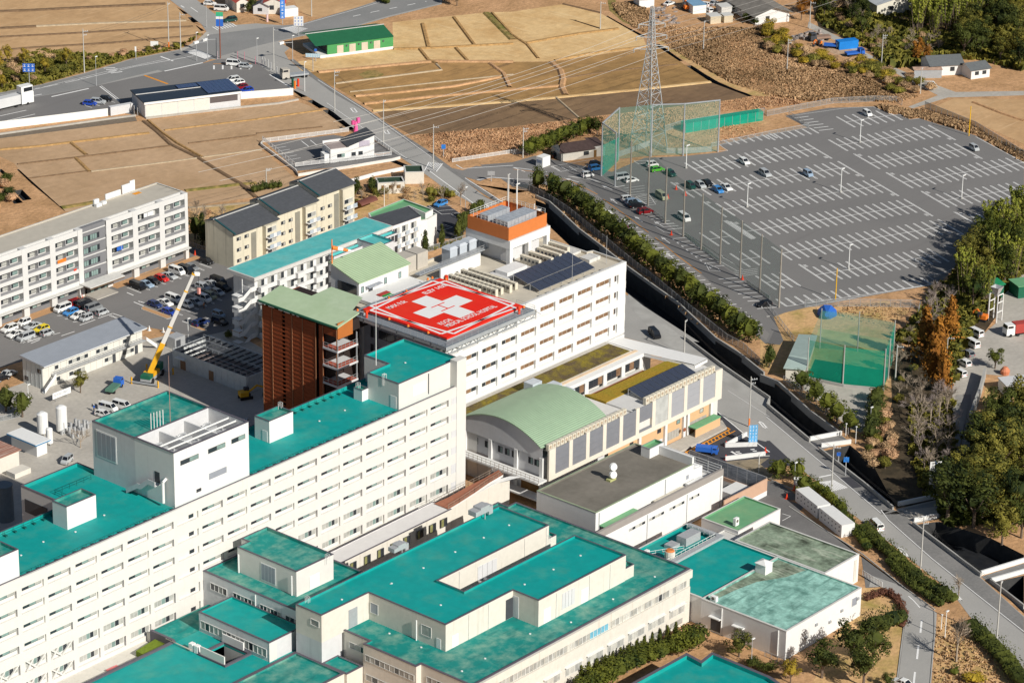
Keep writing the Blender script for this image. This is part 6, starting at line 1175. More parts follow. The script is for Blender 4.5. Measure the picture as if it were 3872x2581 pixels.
ob(so_,'dark_panel',A,d,n_,19.8,28.3,-.06,0,2.2,4.3,mat('brown_grey_panel',(.12,.10,.10),.7)); ob(so_,'eave',A,d,n_,-.3,L_ + .3,-.45,-.31,4.2,4.85,WHITEM)
for k in range(4): ob(so_,'wall_panel',A,d,n_,.2 + 4.9 * k,4.9 + 4.9 * k,-.05,0,.1,4.1,mat('cream_prefab_panel',(.70,.68,.62)))
for i in range(8):
 for j in range(4): ob(so_,'solar_panel',A,d,n_,19.6 + i * 1.25,20.8 + i * 1.25,1.2 + j * 2.7,3.8 + j * 2.7,4.97,5.05,mat('blue_solar_cell',(.05,.08,.17),.25,.1,1))
for i in range(5):
 ob(so_,'solar_panel',A,d,n_,13.0 + i * 1.25,14.2 + i * 1.25,8.6,11.6,4.97,5.05,mat('blue_solar_cell',(.05,.08,.17)))
for k in range(3): solo('roadside_banner',MB().obox(A + n_ * (2 + k * 2.2) - d * (1.6 + .3 * k) + Vector((0,0,.3)),(.1,.05,0),n_ * .7,(0,0,2.4)),WHITEM,('first','second','third')[k] + ' white advertising banner beside the end of the store','banner')
lowwall('00 -80,1188 0,1178 500,1118 985,1058',2.3,.2,WHITEM,'long white wall with a green top edge below the store car park',name='boundary_wall')
lowwall('00 1000,1052 1205,1015',2.6,1.5,GREYW,'grey panelled shed wall ending the long white wall',name='panel_wall'); w_ = lowwall('10 -145,905 335,868',2.2,.2,WHITEM,'white wall with faint lettering right of the store',name='boundary_wall')
lowwall('00 -80,1238 0,1230 1000,1090 1240,1060',.5,.5,PALEC,'low concrete kerb wall along the field below the store',name='kerb_wall'); lowwall('00 1330,1085 2200,985 10 200,950 380,915',.5,.6,PALEC,'low concrete kerb wall beneath the roadside store',name='kerb_wall')
A,d,n_,L_ = fr2((132.4,191.6),(154.8,181.8))
gs = thing('green_warehouse','bright green warehouse with a dark green roof by the junction','warehouse',A + d * 10); GW_ = mat('bright_green_wall',(.07,.30,.10),.7,.06,.8); GR_ = mat('dark_green_roof',(.02,.13,.06),.6,.08,.8)
ob(gs,'base',A,d,n_,0,L_,-.02,14,0,.9,WHITE2); ob(gs,'wall',A,d,n_,3.0,L_,0,14,.91,4.1,GW_)
zs = Vector((0,0,1)); R_ = lambda u,v,z_: A + d * u + n_ * v + zs * z_
put('roof',MB().add([R_(-1.6,-.3,4.1),R_(L_ + .2,-.3,4.1),R_(L_ - .2,7.2,6.0),R_(-2.0,7.2,6.0),R_(L_ + .2,14.4,4.2),R_(-1.6,14.4,4.2)],[(0,1,2,3),(3,2,4,5)]),GR_,gs); put('gable',MB().add([R_(L_,0,4.1),R_(L_,14,4.1),R_(L_ - .2,7.2,5.95)],[(0,1,2)]),GW_,gs)
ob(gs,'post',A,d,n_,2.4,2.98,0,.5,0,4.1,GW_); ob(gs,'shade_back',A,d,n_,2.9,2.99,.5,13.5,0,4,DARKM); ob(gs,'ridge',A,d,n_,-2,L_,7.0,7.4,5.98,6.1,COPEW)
for k in range(4): ob(gs,'shutter',A,d,n_,5.6 + 4.1 * k,7.7 + 4.1 * k,-.08,-.01,.9,3.4,mat('beige_shutter',(.58,.50,.40),.7)); ob(gs,'vent',A,d,n_,8.6 + 4.1 * k,9.0 + 4.1 * k,-.3,-.01,2.9,3.3,COPE)
A,d,n_,L_ = fr2((64.3,122.2),(76.3,116.7))
cl = thing('clinic','small white clinic with one steep dark roof in a fenced car park','clinic',A + d * 5)
ob(cl,'wall',A,d,n_,0,L_,0,6.2,0,4.0,WHITE2); put('tall_wall',MB().add([R_ (0,0,0)] if False else [A + d * 5.5 + zs * 4.0,A + d * (L_) + zs * 4.0,A + d * L_ + zs * 6.6,A + d * L_ + n_ * 6.2 + zs * 6.6,A + d * 5.5 + n_ * 6.2 + zs * 4.4,A + d * 5.5 + zs * 4.4,A + d * L_ + n_ * 6.2 + zs * 4],[(0,1,2,5),(1,6,3,2)]),WHITE2,cl)
put('steep_roof',MB().add([A + d * 5.0 - n_ * .4 + zs * 4.3,A + d * (L_ + .3) - n_ * .4 + zs * 6.8,A + d * (L_ + .3) + n_ * 6.8 + zs * 6.8,A + d * 5.0 + n_ * 6.8 + zs * 4.3],[(0,1,2,3)]),CHR,cl); ob(cl,'flat_roof',A,d,n_,.3,5.4,.3,5.9,4.01,4.1,mat('pinkish_flat_roof',(.36,.30,.28),.8)); ob(cl,'parapet',A,d,n_,0,5.4,5.9,6.2,4.01,4.7,WHITE2)
ob(cl,'wall_sign',A,d,n_,8.6,11.8,-.06,-.01,3.6,5.4,mat('pale_purple_sign',(.46,.42,.5),.7));
for u_,m_ in ((2.0,GLASSD),(3.0,GLASST),(6.3,GLASSD),(8.4,GLASSD)): ob(cl,'window',A,d,n_,u_,u_ + 1.3,-.06,-.01,1.2,2.4,m_)
ob(cl,'porch',A,d,n_,-1.6,-.02,.5,3.4,0,2.6,WHITEM)
def chainlink(s,h,step,label,m_=None,pm=FENCE,z0=0,post_t=.09,name='chain_link_fence',group=None,toprail=True):
 p = PL(s) if isinstance(s,str) else s; p = [Vector((q[0],q[1],z0)) for q in p]; t = thing(name,label,'fence',p[0],group=group)
 b = MB();
 for a_,c_ in zip(p,p[1:]): b.quad(a_,c_,c_ + zs * h,a_ + zs * h)
 put('mesh_panel',b,m_ or MESHM,t); pmh = MB().box(-post_t / 2,post_t / 2,-post_t / 2,post_t / 2,0,h).mesh('post'); rl = MB()
 for a_,c_ in zip(p,p[1:]):
  L2 = (c_ - a_).length; k_ = max(1,round(L2 / step))
  for k in range(k_): link('post',pmh,pm,t,a_.lerp(c_,k / k_) - p[0])
  if toprail: rl.bar(a_ + zs * h,c_ + zs * h,post_t * .8); rl.bar(a_ + zs * .1,c_ + zs * .1,post_t * .6)
 link('post',pmh,pm,t,p[-1] - p[0])
 if toprail: put('top_rail',rl,pm,t)
 return t
MESHM = mat('chain_link_mesh',(.32,.36,.38),.6,.1,.5,alpha=.26); MESHW = mat('white_mesh',(.7,.7,.7),.6,.1,.5,alpha=.45); NETG = mat('thin_green_net',(.10,.36,.29),.7,.1,.3,alpha=.28); NETD = mat('dense_green_net',(.0,.36,.22),.8,.1,.3,alpha=.6); NETM = mat('medium_green_net',(.02,.38,.27),.8,.1,.3,alpha=.5)
lowwall('10 52,1310 40,1330 360,1568 11 380,65 10 1235,1470 1310,1450',.8,.3,WHITE,'low cream retaining wall round the clinic car park',name='retaining_wall'); chainlink('10 55,1300 355,1545 1230,1440',1.1,2.4,'white mesh fence along the near side of the clinic car park',MESHW,WHITEM,.8); chainlink('10 55,1300 840,1200',1.1,2.4,'white mesh fence along the field side of the clinic car park',MESHW,WHITEM)
chainlink('10 1090,1290 1225,1385',1.1,1.6,'short white railing between clinic and road',MESHW,WHITEM)
for i,(a_,b_,dp,h_,lb_) in enumerate((((65.8,95.4),(69.6,91.8),5.5,3.5,'taller cream box building with a dark roof by the junction wall'),((54.6,95.2),(60.4,90.6),4.4,3.3,'low cream outbuilding with three small windows and a green-edged roof'))):
 A,d,n_,L_ = fr2(a_,b_); t = thing('cream_outbuilding',lb_,'outbuilding',A); P4 = [A,A + d * L_,A + d * L_ + n_ * dp,A + n_ * dp]; block(t,[(q.x,q.y) for q in P4],0,h_,CREAM,mat('dark_green_felt',(.03,.06,.04),.8),cm=COPEW,cw=.35,ph=.5)
 if i:
  for k in range(3): ob(t,'window',A,d,n_,1.0 + 2.1 * k,2.1 + 2.1 * k,-.05,-.01,1.5,2.5,mat('brown_shutter',(.22,.12,.04)))
lowwall('11 830,130 1080,60 1340,8',1.0,.3,WHITE2,'white curving wall with a green cap behind the cypress trees',name='curved_wall')
sv = thing('parking_kiosk','small white ticket kiosk with a blue-grey window at the car park entrance','kiosk',g('20',230,1525)); q = g('20',275,1530); simple(sv,'body',WHITEM,q.x - .3,q.x + 3.0,q.y,q.y + 2.4,0,2.9); simple(sv,'window',mat('blue_grey_glass',(.25,.30,.42),.3),q.x - .36,q.x - .31,q.y + .3,q.y + 2.0,1.3,2.1)
A,d,n_,L_ = fr2((107.2,76.0),(121.5,69.5)); gh_ = thing('brown_roof_house','cream single storey house with a brown hipped roof beside the tall net','house',A); ob(gh_,'wall',A,d,n_,2,L_,.8,7.2,0,2.6,CREAM)
BR_ = mat('brown_tile_roof',(.085,.055,.05),.8,.15,1,streak=((.13,.09,.08),(3,.3,3),.55,.4,.6)); RR = lambda u,v,z_: A + d * u + n_ * v + zs * z_
put('roof',MB().add([RR(1.2,.2,2.6),RR(L_ - 3,.2,2.6),RR(L_ - 4,4.2,4.2),RR(3.2,4.2,4.2),RR(L_ - 3,8,2.7),RR(1.2,8,2.7)],[(0,1,2,3),(3,2,4,5)]),BR_,gh_); put('side_roof',MB().add([RR(L_ - 3,2,2.7),RR(L_ + .6,2,2.7),RR(L_ + .6,7.6,3.3),RR(L_ - 3.4,7.6,3.6)],[(0,1,2,3)]),BR_,gh_); put('gable',MB().add([RR(2,.8,0),RR(2,7.2,0),RR(2,7.2,2.6),RR(2.6,4.2,4.0),RR(2,.8,2.6)],[(0,1,2,3,4)]),CREAM,gh_)
ob(gh_,'window',A,d,n_,9.0,10.6,.7,.79,1.0,2.1,GLASSD); ob(gh_,'door',A,d,n_,12.2,13.0,.7,.79,0,2.1,mat('brown_shutter',(.22,.12,.04)))
# bus shelter at the gate, red-roofed shop, far sheds
def gable(name,a_,b_,dp,h_,rh,wm,rm,label,cat,over=.4,extra=None):
 A,d,n_,L_ = fr2(a_,b_); t = thing(name,label,cat,A); q = lambda u,v,z_: A + d * u + n_ * v + zs * z_
 put('wall',MB().add([q(0,0,0),q(L_,0,0),q(L_,dp,0),q(0,dp,0),q(0,0,h_),q(L_,0,h_),q(L_,dp,h_),q(0,dp,h_),q(L_ / 2,0,h_ + rh),q(L_ / 2,dp,h_ + rh)],[(0,1,5,8,4),(1,2,6,5),(2,3,7,9,6),(3,0,4,7)]),wm,t)
 o_ = over; put('roof',MB().add([q(-o_,-o_,h_ - .1),q(L_ / 2,-o_,h_ + rh + .1),q(L_ / 2,dp + o_,h_ + rh + .1),q(-o_,dp + o_,h_ - .1),q(L_ + o_,-o_,h_ - .1),q(L_ + o_,dp + o_,h_ - .1)],[(0,1,2,3),(1,4,5,2)]),rm,t)
 ob(t,'window',A,d,n_,L_ * .3,L_ * .3 + 1.4,-.06,-.01,h_ * .4,h_ * .8,GLASSD); return t
def eave(name,a_,b_,dp,h_,rh,wm,rm,label,cat,over=.5):
 A,d,n_,L_ = fr2(a_,b_); t = thing(name,label,cat,A); q = lambda u,v,z_: A + d * u + n_ * v + zs * z_
 put('wall',MB().add([q(0,0,0),q(L_,0,0),q(L_,dp,0),q(0,dp,0),q(0,0,h_),q(L_,0,h_),q(L_,dp,h_),q(0,dp,h_),q(0,dp / 2,h_ + rh),q(L_,dp / 2,h_ + rh)],[(0,1,5,4),(1,2,6,9,5),(2,3,7,6),(3,0,4,8,7)]),wm,t)
 o_ = over; put('roof',MB().add([q(-o_,-o_,h_ - .1),q(L_ + o_,-o_,h_ - .1),q(L_ + o_,dp / 2,h_ + rh + .1),q(-o_,dp / 2,h_ + rh + .1),q(L_ + o_,dp + o_,h_ - .1),q(-o_,dp + o_,h_ - .1)],[(0,1,2,3),(3,2,4,5)]),rm,t)
 for k in range(2): ob(t,'window',A,d,n_,L_ * (.2 + .4 * k),L_ * (.2 + .4 * k) + 1.4,-.06,-.01,h_ * .4,h_ * .8,GLASSD)
 return t
REDR = mat('red_roof',(.55,.10,.07),.6,.1,1); GTILE = mat('grey_tile_roof',(.13,.14,.145),.8,.12,1.5); WALLY = mat('cream_house_wall',(.70,.66,.56),.85,.06,1)
v2 = lambda t,x,y: tuple(g(t,x,y))[:2]
gable('red_roof_shop',v2('00',2160,118),v2('00',2265,105),10,3.4,1.2,CREAM,REDR,'cream shop gable with a bright red roof at the top edge','shop'); gable('red_roof_shop',v2('10',60,130),v2('10',260,130),9,3.6,1.6,CREAM,REDR,'larger red-roofed shop behind the blue vertical sign','shop'); gable('dark_roof_shed',v2('10',-30,130),v2('10',110,135),4,2.6,1.2,GREYW,COPE,'dark pointed-roof shed between the red-roofed shops','shed')
solo('white_cabin',MB().obox(g('10',250,160),(4.5,-2,0),(1.2,3,0),(0,0,2.6)),WHITEM,'white cabin right of the blue vertical sign','cabin')
eave('hillside_house',(246.5,44),(254.8,37.8),9,3.3,1.8,WHITE2,GTILE,'white house with a grey tiled roof beside the village lane','house'); eave('hillside_house',(252.3,33.2),(258.4,30.5),7,2.9,1.3,WHITE2,GTILE,'smaller grey-roofed white house right of the lane','house')
ob_ = thing('lean_to_shed','rusty tin-roofed lean-to in front of the grey tiled house','shed',(246,41.5,0)); put('roof',MB().quad((241.0,46.5,2.6),(247.5,40.3,2.6),(249,42,3.0),(242.6,48.2,3.0)),mat('rusty_tin',(.45,.30,.22),.7,.3,.8),ob_); put('wall',MB().quad((241.2,46.5,0),(247.4,40.6,0),(247.4,40.6,2.6),(241.2,46.5,2.6)).quad((247.4,40.6,0),(249,42,0),(249,42,2.8),(247.4,40.6,2.6)),GREYM,ob_)
gable('hill_barn',(287,92),(300,85),16,4.0,1.6,WALLY,mat('pale_grey_roof',(.50,.52,.54),.6,.08,.6),'pale grey-roofed barn on the wooded slope at the top','barn'); solo('barn_wall',MB().obox((296,84.5,0),(6,-3,0),(.3,.4,0),(0,0,4.2)),mat('buff_parapet',(.72,.55,.38)),'tan wall panel beside the barn on the slope','wall')
eave('old_farmhouse',(253.4,114.5),(263.6,108.8),22,3.4,2.4,WHITE,mat('old_grey_thatch',(.22,.20,.175),.95,.2,.6),'old house with a broad grey-brown roof behind the junk yard','farmhouse',1.2) if False else gable('old_farmhouse',(252.6,115.0),(263.4,109.6),20,3.2,2.2,WHITE2,mat('old_grey_roof',(.22,.20,.175),.95,.2,.6),'old house with a broad grey-brown roof behind the junk yard','farmhouse',1.2)
for i,(t_,x_,y_,w_,dd,h_,m_,rf,lb_) in enumerate((('20',1150,78,5.2,5,2.6,WHITEM,None,'white cabin at the top left of the junk yard'),('20',1640,130,4.6,9,2.7,WHITEM,mat('blue_tin',(.20,.36,.52),.6),'shed with a blue tin roof in the junk yard'),('20',1800,222,3.6,4,2.4,mat('beige_cabin',(.60,.52,.38),.7),None,'beige cabin nearest the pole in the junk yard'),('20',1900,148,3.6,4.5,2.8,COPEW,None,'pale box shed farther back in the junk yard'),('20',1925,212,3.0,3.2,2.3,mat('beige_cabin',(.60,.52,.38)),None,'short beige box beside the pale box sheds'),('20',2040,40,4,4,2.4,GREYM,None,'dark grey lean-to under the old farmhouse'))):
 A,d,n_,L_ = fr2(v2(t_,x_,y_),tuple((Vector(v2(t_,x_,y_)) + Vector((.87,-.5)) * w_))); t = thing('yard_cabin',lb_,'cabin',A); ob(t,'body',A,d,n_,0,L_,0,dd,0,h_,m_); ob(t,'roof',A,d,n_,-.15,L_ + .15,-.15,dd + .15,h_ + .004,h_ + .15,rf or COPEW)
for i,(t_,x_,y_,w_,dd,h_,wm_,rf,lb_) in enumerate((('31',2290,1180,5.5,5,3.2,DGREEN,GROOF,'green roofed plant shed among the trees right of the car park'),('31',1960,1190,6,4,3.5,DGREEN,mat('bright_green_sheet',(.02,.28,.12),.7),'smaller bright green sheeted roof by the hopper'))):
 A,d,n_,L_ = fr2(v2(t_,x_,y_),tuple((Vector(v2(t_,x_,y_)) + Vector((.87,-.5)) * w_))); t = thing('plant_shed',lb_,'shed',A); ob(t,'body',A,d,n_,0,L_,0,dd,0,h_,wm_); ob(t,'roof',A,d,n_,-.3,L_ + .3,-.3,dd + .3,h_ + .004,h_ + .2,rf)
A,d,n_,L_ = fr2(v2('32',2180,510),tuple(Vector(v2('32',2180,510)) + Vector((.82,-.57)) * 9)); t = thing('yard_office','white flat cabin office with a ribbed grey roof at the right edge','cabin',A); ob(t,'wall',A,d,n_,0,L_,0,5,0,2.8,WHITEM); ob(t,'roof',A,d,n_,-.2,L_ + .2,-.2,5.2,2.81,3.0,GREYW); ob(t,'window',A,d,n_,1,2.6,-.06,-.01,1.1,2.0,GLASSD); ob(t,'window',A,d,n_,4,5.6,-.06,-.01,1.1,2.0,GLASSD)
t = thing('hopper','white steel hopper frame beside the green plant sheds','hopper',g('31',2090,1400)); q = g('31',2090,1400); b = MB()
for dx,dy in ((0,0),(2.4,0),(0,2.4),(2.4,2.4)): b.bar((q.x + dx,q.y + dy,0),(q.x + dx,q.y + dy,7),.25)
for z_ in (2.5,5,7): b.box(q.x,q.x + 2.5,q.y,q.y + .2,z_,z_ + .2).box(q.x,q.x + 2.5,q.y + 2.3,q.y + 2.5,z_,z_ + .2)
put('frame',b,WHITEM,t); put('bin',MB().add([(q.x,q.y,9),(q.x + 2.4,q.y,9),(q.x + 2.4,q.y + 2.4,9),(q.x,q.y + 2.4,9),(q.x + .9,q.y + .9,6.4),(q.x + 1.5,q.y + .9,6.4),(q.x + 1.5,q.y + 1.5,6.4),(q.x + .9,q.y + 1.5,6.4)],[(0,1,5,4),(1,2,6,5),(2,3,7,6),(3,0,4,7)]),FENCE,t)
lowwall('32 1985,330 1940,500 1850,740 1900,900',2.5,.6,CONC,'pale curved concrete wall below the yard office',name='retaining_wall')
# golf practice range
rg = thing('range_shed','pale green flat-roofed booth shed beside the green netted practice range','shed',(35,-60,0)); RP = [(p.x,p.y) for p in PL('32 150,240 350,262 380,150 31 470,1510 300,1500 225,40',3.2)]
RP = [(p.x,p.y) for p in PL('32 150,242 352,258 440,5 31 460,1512 290,1502',3.2)]; put('roof',MB().prism(ccw(RP),3.0,3.2),mat('pale_green_sheet',(.42,.52,.48),.6,.08,.5),rg); put('wall',MB().prism(ccw([tuple(q) for q in inset(RP,.5)]),0,2.99),WALLY,rg); q = g('32',190,325); simple(rg,'doorway',DARKM,q.x,q.x + 1.2,q.y - .4,q.y - .3,0,2.2)
nt_ = thing('practice_net','green netted golf practice cage with tall poles','net',g('32',690,400)); c4 = [g('32',*k) for k in ((365,335),(690,405),(1062,440),(1105,345))]; tp = [g('31',490,1568 + 160),g('31',840,1568 + 130),g('31',1168,1568 + 150)]
F0,F1,F2,S1 = c4[0],c4[1],c4[2],c4[3]; hN = 9.8; up = lambda p,h: Vector((p.x,p.y,h))
bk_ = [Vector((*g('31',x_,y_,9.9).xy,0)) for x_,y_ in ((500,1285),(845,1315),(1170,1395))]
put('front_net',MB().quad(F0,F1,up(F1,hN),up(F0,hN)).quad(F1,F2,up(F2,hN),up(F1,hN)),NETD,nt_); put('side_net',MB().quad(F2,bk_[2],up(bk_[2],hN),up(F2,hN)),NETM,nt_)
put('back_net',MB().quad(bk_[0],bk_[1],up(bk_[1],hN),up(bk_[0],hN)).quad(bk_[1],bk_[2],up(bk_[2],hN),up(bk_[1],hN)),NETG,nt_); put('top_net',MB().quad(up(F0,hN),up(F2,hN),up(bk_[2],hN),up(bk_[0],hN)),NETG,nt_)
put('ground_mat',MB().quad(up(F0,.06),up(F2,.06),up(F2.lerp(bk_[2],.62),.06),up(F0.lerp(bk_[0],.62),.06)),mat('green_target_mat',(.0,.07,.045),.9),nt_)
for p in [F0,F1,F2,S1] + bk_: put('pole',MB().cyl(p,up(p,hN + .6),.17,.14,6),CONC,nt_)
lowwall([F0 - Vector((.5,.6,0)),F1 - Vector((.5,.6,0)),F2 - Vector((.5,.6,0))],.7,.3,CONC,'low concrete kerb under the front of the green practice net',name='kerb_wall')
solo('tarpaulin',MB().cyl(g('31',548,1325),g('31',548,1325,1.6),2.6,.6,9),BLUEM,'blue tarpaulin heap behind the green practice net','tarpaulin')
# tall ball net round the car park
tn = thing('ball_net','line of tall grey poles carrying a thin green net along the car park','net',(97.9,35.7,0))
NP = [(146.2,48.8),(136.8,54.0),(129.9,60.1),(121.4,65.1),(107.9,60.2),(103.8,52.0),(101.1,44.5),(97.9,35.7),(90.4,23.9),(85.6,14.1),(80.9,4.5),(76.2,-5.3),(71.7,-15.1),(67.1,-24.8),(62.0,-34.6)]
pm_ = MB().cyl((0,0,0),(0,0,15.6),.26,.17,8).mesh('pole'); cb_ = MB()
for i,p in enumerate(NP): link('pole',pm_,mat('weathered_pole',(.32,.29,.25),.8,.1,1) if i > 5 else GREYM,tn,Vector((*p,0)) - wl(tn))
for i,(a_,b_) in enumerate(zip(NP,NP[1:])):
 put('net_panel',MB().quad((*a_,.3),(*b_,.3),(*b_,15.4),(*a_,15.4)),NETG,tn)
 if i < 5 and i != 2: cb_.bar((*a_,15.4),(*b_,15.4),.3)
put('top_beam',cb_,GREYM,tn)
dn_ = MB(); q = [(108,60),(112,64.6),(121.2,64.8),(124,61.0),(104,52.3)]
put('net_panel',MB().quad((108.2,60,0),(121,64.6,0),(121,64.6,7),(108.2,60,9)),NETM,tn);
dg = thing('bullpen_net','long low dark green netted practice lane beyond the tall net','net',(140,58,0)); a_,b_ = g('20',1570,1215),g('20',2280,1100); n2 = Vector((1.2,2.6,0)); put('net_panel',MB().quad(a_,b_,b_ + zs * 2.8,a_ + zs * 2.8).quad(a_ + n2,b_ + n2,b_ + n2 + zs * 2.8,a_ + n2 + zs * 2.8).quad(a_ + zs * 2.8,b_ + zs * 2.8,b_ + n2 + zs * 2.8,a_ + n2 + zs * 2.8),mat('dense_teal_net',(.0,.33,.22),.8,.15,.5,alpha=.8),dg)
for k in range(11): p = a_.lerp(b_,k / 10); put('post',MB().bar(p,p + zs * 2.9,.1),GREYM,dg)
F = chainlink
F('20 940,1440 1250,1330 1400,1400 1550,1400 1810,1385',1.6,2.2,'low mesh fence at the foot of the tall net beside the pylon',MESHW,FENCE); F('20 1810,1340 2340,1230 30 380,1165 200,1050',1.2,2.5,'low pale railing round the brown practice ground',MESHM,FENCE)
F('20 1380,1200 1540,1150 2290,1035 30 0,1060 250,1010 600,945 980,925 1180,930 1230,960',1.7,2.5,'long pale mesh fence along the far edge of the car park',MESHM,FENCE)
F('30 1440,985 1900,1170 2345,1440',2.0,2.5,'dark mesh fence between the car park and the ploughed field',mat('dark_mesh',(.12,.14,.14),.6,.1,.5,alpha=.55),FENCE)
F('21 40,180 150,200 230,240 330,290 500,400 850,680 1050,850 1300,1040 1600,1290 1950,1568 22 2100,80 2250,220',1.9,2.5,'grey mesh fence along the top of the channel below the cypress row',mat('grey_blue_mesh',(.16,.19,.21),.6,.15,.4,alpha=.62),FENCE)
F('32 150,370 450,600 740,850',1.6,2.5,'mesh fence beside the channel below the practice range',MESHM,FENCE); F('31 -5,1250 60,1330 240,1568',1.4,2.5,'low mesh fence round the practice range grass',MESHM,FENCE)
F('21 1275,400 1385,480',1.0,1.2,'short yellowish railing between net poles near the cars',mat('beige_mesh',(.5,.5,.38),.7,alpha=.6),FENCE); F('21 1570,605 1880,850',1.0,1.2,'long yellowish railing between the net poles',mat('beige_mesh',(.5,.5,.38)),FENCE); F('21 2130,1040 2340,1190',1.0,1.2,'yellowish railing beyond the last net poles',mat('beige_mesh',(.5,.5,.38)),FENCE)
F('31 345,1255 850,1250 1400,1260 1380,1330',2.0,2.6,'pale mesh fence behind the practice range grass',MESHM,FENCE)
F('01 1740,710 2260,880',1.4,2.0,'mesh fence at the end of the dormitory car park',MESHM,FENCE); F('02 -40,740 180,690 180,640 0,580',1.3,1.8,'mesh fence corner at the left edge by the conifers',MESHM,FENCE)
F('33 870,590 1050,700',1.3,.5,'white slatted gate at the corner of the mint-roofed block',MESHW,WHITEM); F('33 -20,1325 150,1400 170,1440',1.3,1.5,'mesh fence by the foot of the white block at lower right',MESHM,FENCE)
F('20 0,1410 190,1380',1.4,2.2,'white pipe railing beside the entrance road',MESHW,WHITEM); F('10 1785,1480 2340,1395',1.0,2.2,'white crash railing along the entrance road',MESHW,WHITEM)
F('11 1450,790 1930,640',1.5,2.0,'mesh fence behind the row of pointed evergreens',MESHM,FENCE)
# channel parapets and footbridges
for s,lb_ in (('22 1560,-25 1900,232 2340,535 32 0,595 390,918','long concrete parapet along the roadside of the dark channel'),('32 480,1000 900,1325 1150,1535','concrete parapet beside the channel after the footbridge'),('33 1330,130 1640,365 1950,600','concrete parapet by the pavement along the pit darkened as tree shadow'),('33 2035,650 2345,890','concrete parapet at the far lower right of the channel'),('32 -60,330 100,392 390,657 672,862','concrete coping on the far bank of the channel'),('21 205,262 330,316 430,405 600,565 850,755 1050,914 1300,1094 1500,1234 1850,1562 22 2060,128 2290,312','long pale coping on the fence side of the upper channel')): lowwall(s,.9,.35,CONC,lb_,name='parapet_wall',z0=-1)
for s,lb_ in (('32 392,905 680,850','white edged parapet on the near side of the short bridge'),('32 495,965 765,930','white edged parapet on the far side of the short bridge'),('32 1195,1500 1560,1425','white railing wall of the bridge to the wooded lane'),('33 1340,100 1560,60','white railing wall at the edge of the wooded lane bridge'),('33 1950,585 2345,465','white railing wall nearer of the lower footbridge'),('33 2045,650 2345,565','white railing wall farther of the lower footbridge')): lowwall(s,1.0,.4,WHITE2,lb_,name='bridge_railing')
struct('bridge_deck',MB().poly([(p.x,p.y,.02) for p in PL('32 395,905 675,852 765,925 500,985')]),WALKM); struct('bridge_deck',MB().poly([(p.x,p.y,.02) for p in PL('32 1180,1530 1600,1430 1700,1400 33 1570,70 1340,120')]),PALEC); struct('bridge_deck',MB().poly([(p.x,p.y,.02) for p in PL('33 1950,598 2345,475 2345,575 2050,660')]),WALKM)
sheet('wooded_lane','32 1720,490 1860,480 1880,740 1890,1000 1790,1250 1680,1330 1590,1500 1180,1545 1600,1440 1700,1320 1720,1000',mat('shaded_lane',(.30,.29,.27),.9,.1,.8),.03)
# ================================================================== VEHICLES
def side(b,pr,w0,w1,zb):
 'hull from side profile (x, z); upper points pulled in to w1'
 n = len(pr); L_ = [(x,-(w0 if z < zb else w1) / 2,z) for x,z in pr]; Q = [(x,-y,z) for x,y,z in L_]
 b.add(L_ + Q,[tuple(range(n - 1,-1,-1)),tuple(range(n,2 * n))] + [(i,(i + 1) % n,n + (i + 1) % n,n + i) for i in range(n)])
PAINTS = {}
def paint(c):
 if c not in PAINTS:
  rgb = dict(white=(.82,.82,.80),silver=(.46,.48,.49),grey=(.22,.23,.24),black=(.012,.013,.016),red=(.60,.012,.01),blue=(.02,.07,.42),skyblue=(.05,.25,.60),green=(.10,.48,.03),darkgreen=(.01,.06,.05),yellow=(.80,.62,.0),maroon=(.25,.01,.015),beige=(.40,.40,.27),paleblue=(.30,.40,.52),pink=(.6,.08,.3),darkblue=(.02,.04,.14),orange=(.8,.25,.02))[c]
  m_ = mat('car_paint_' + c,rgb,.28,.03,.5,spec=.5); PAINTS[c] = m_
 return PAINTS[c]
CG = mat('car_glass',(.015,.018,.024),.08,.1,.5,spec=.7); LENS = mat('headlamp_lens',(.8,.82,.85),.15); TAILL = mat('tail_lamp',(.5,.01,.01),.3)
_cars = {}
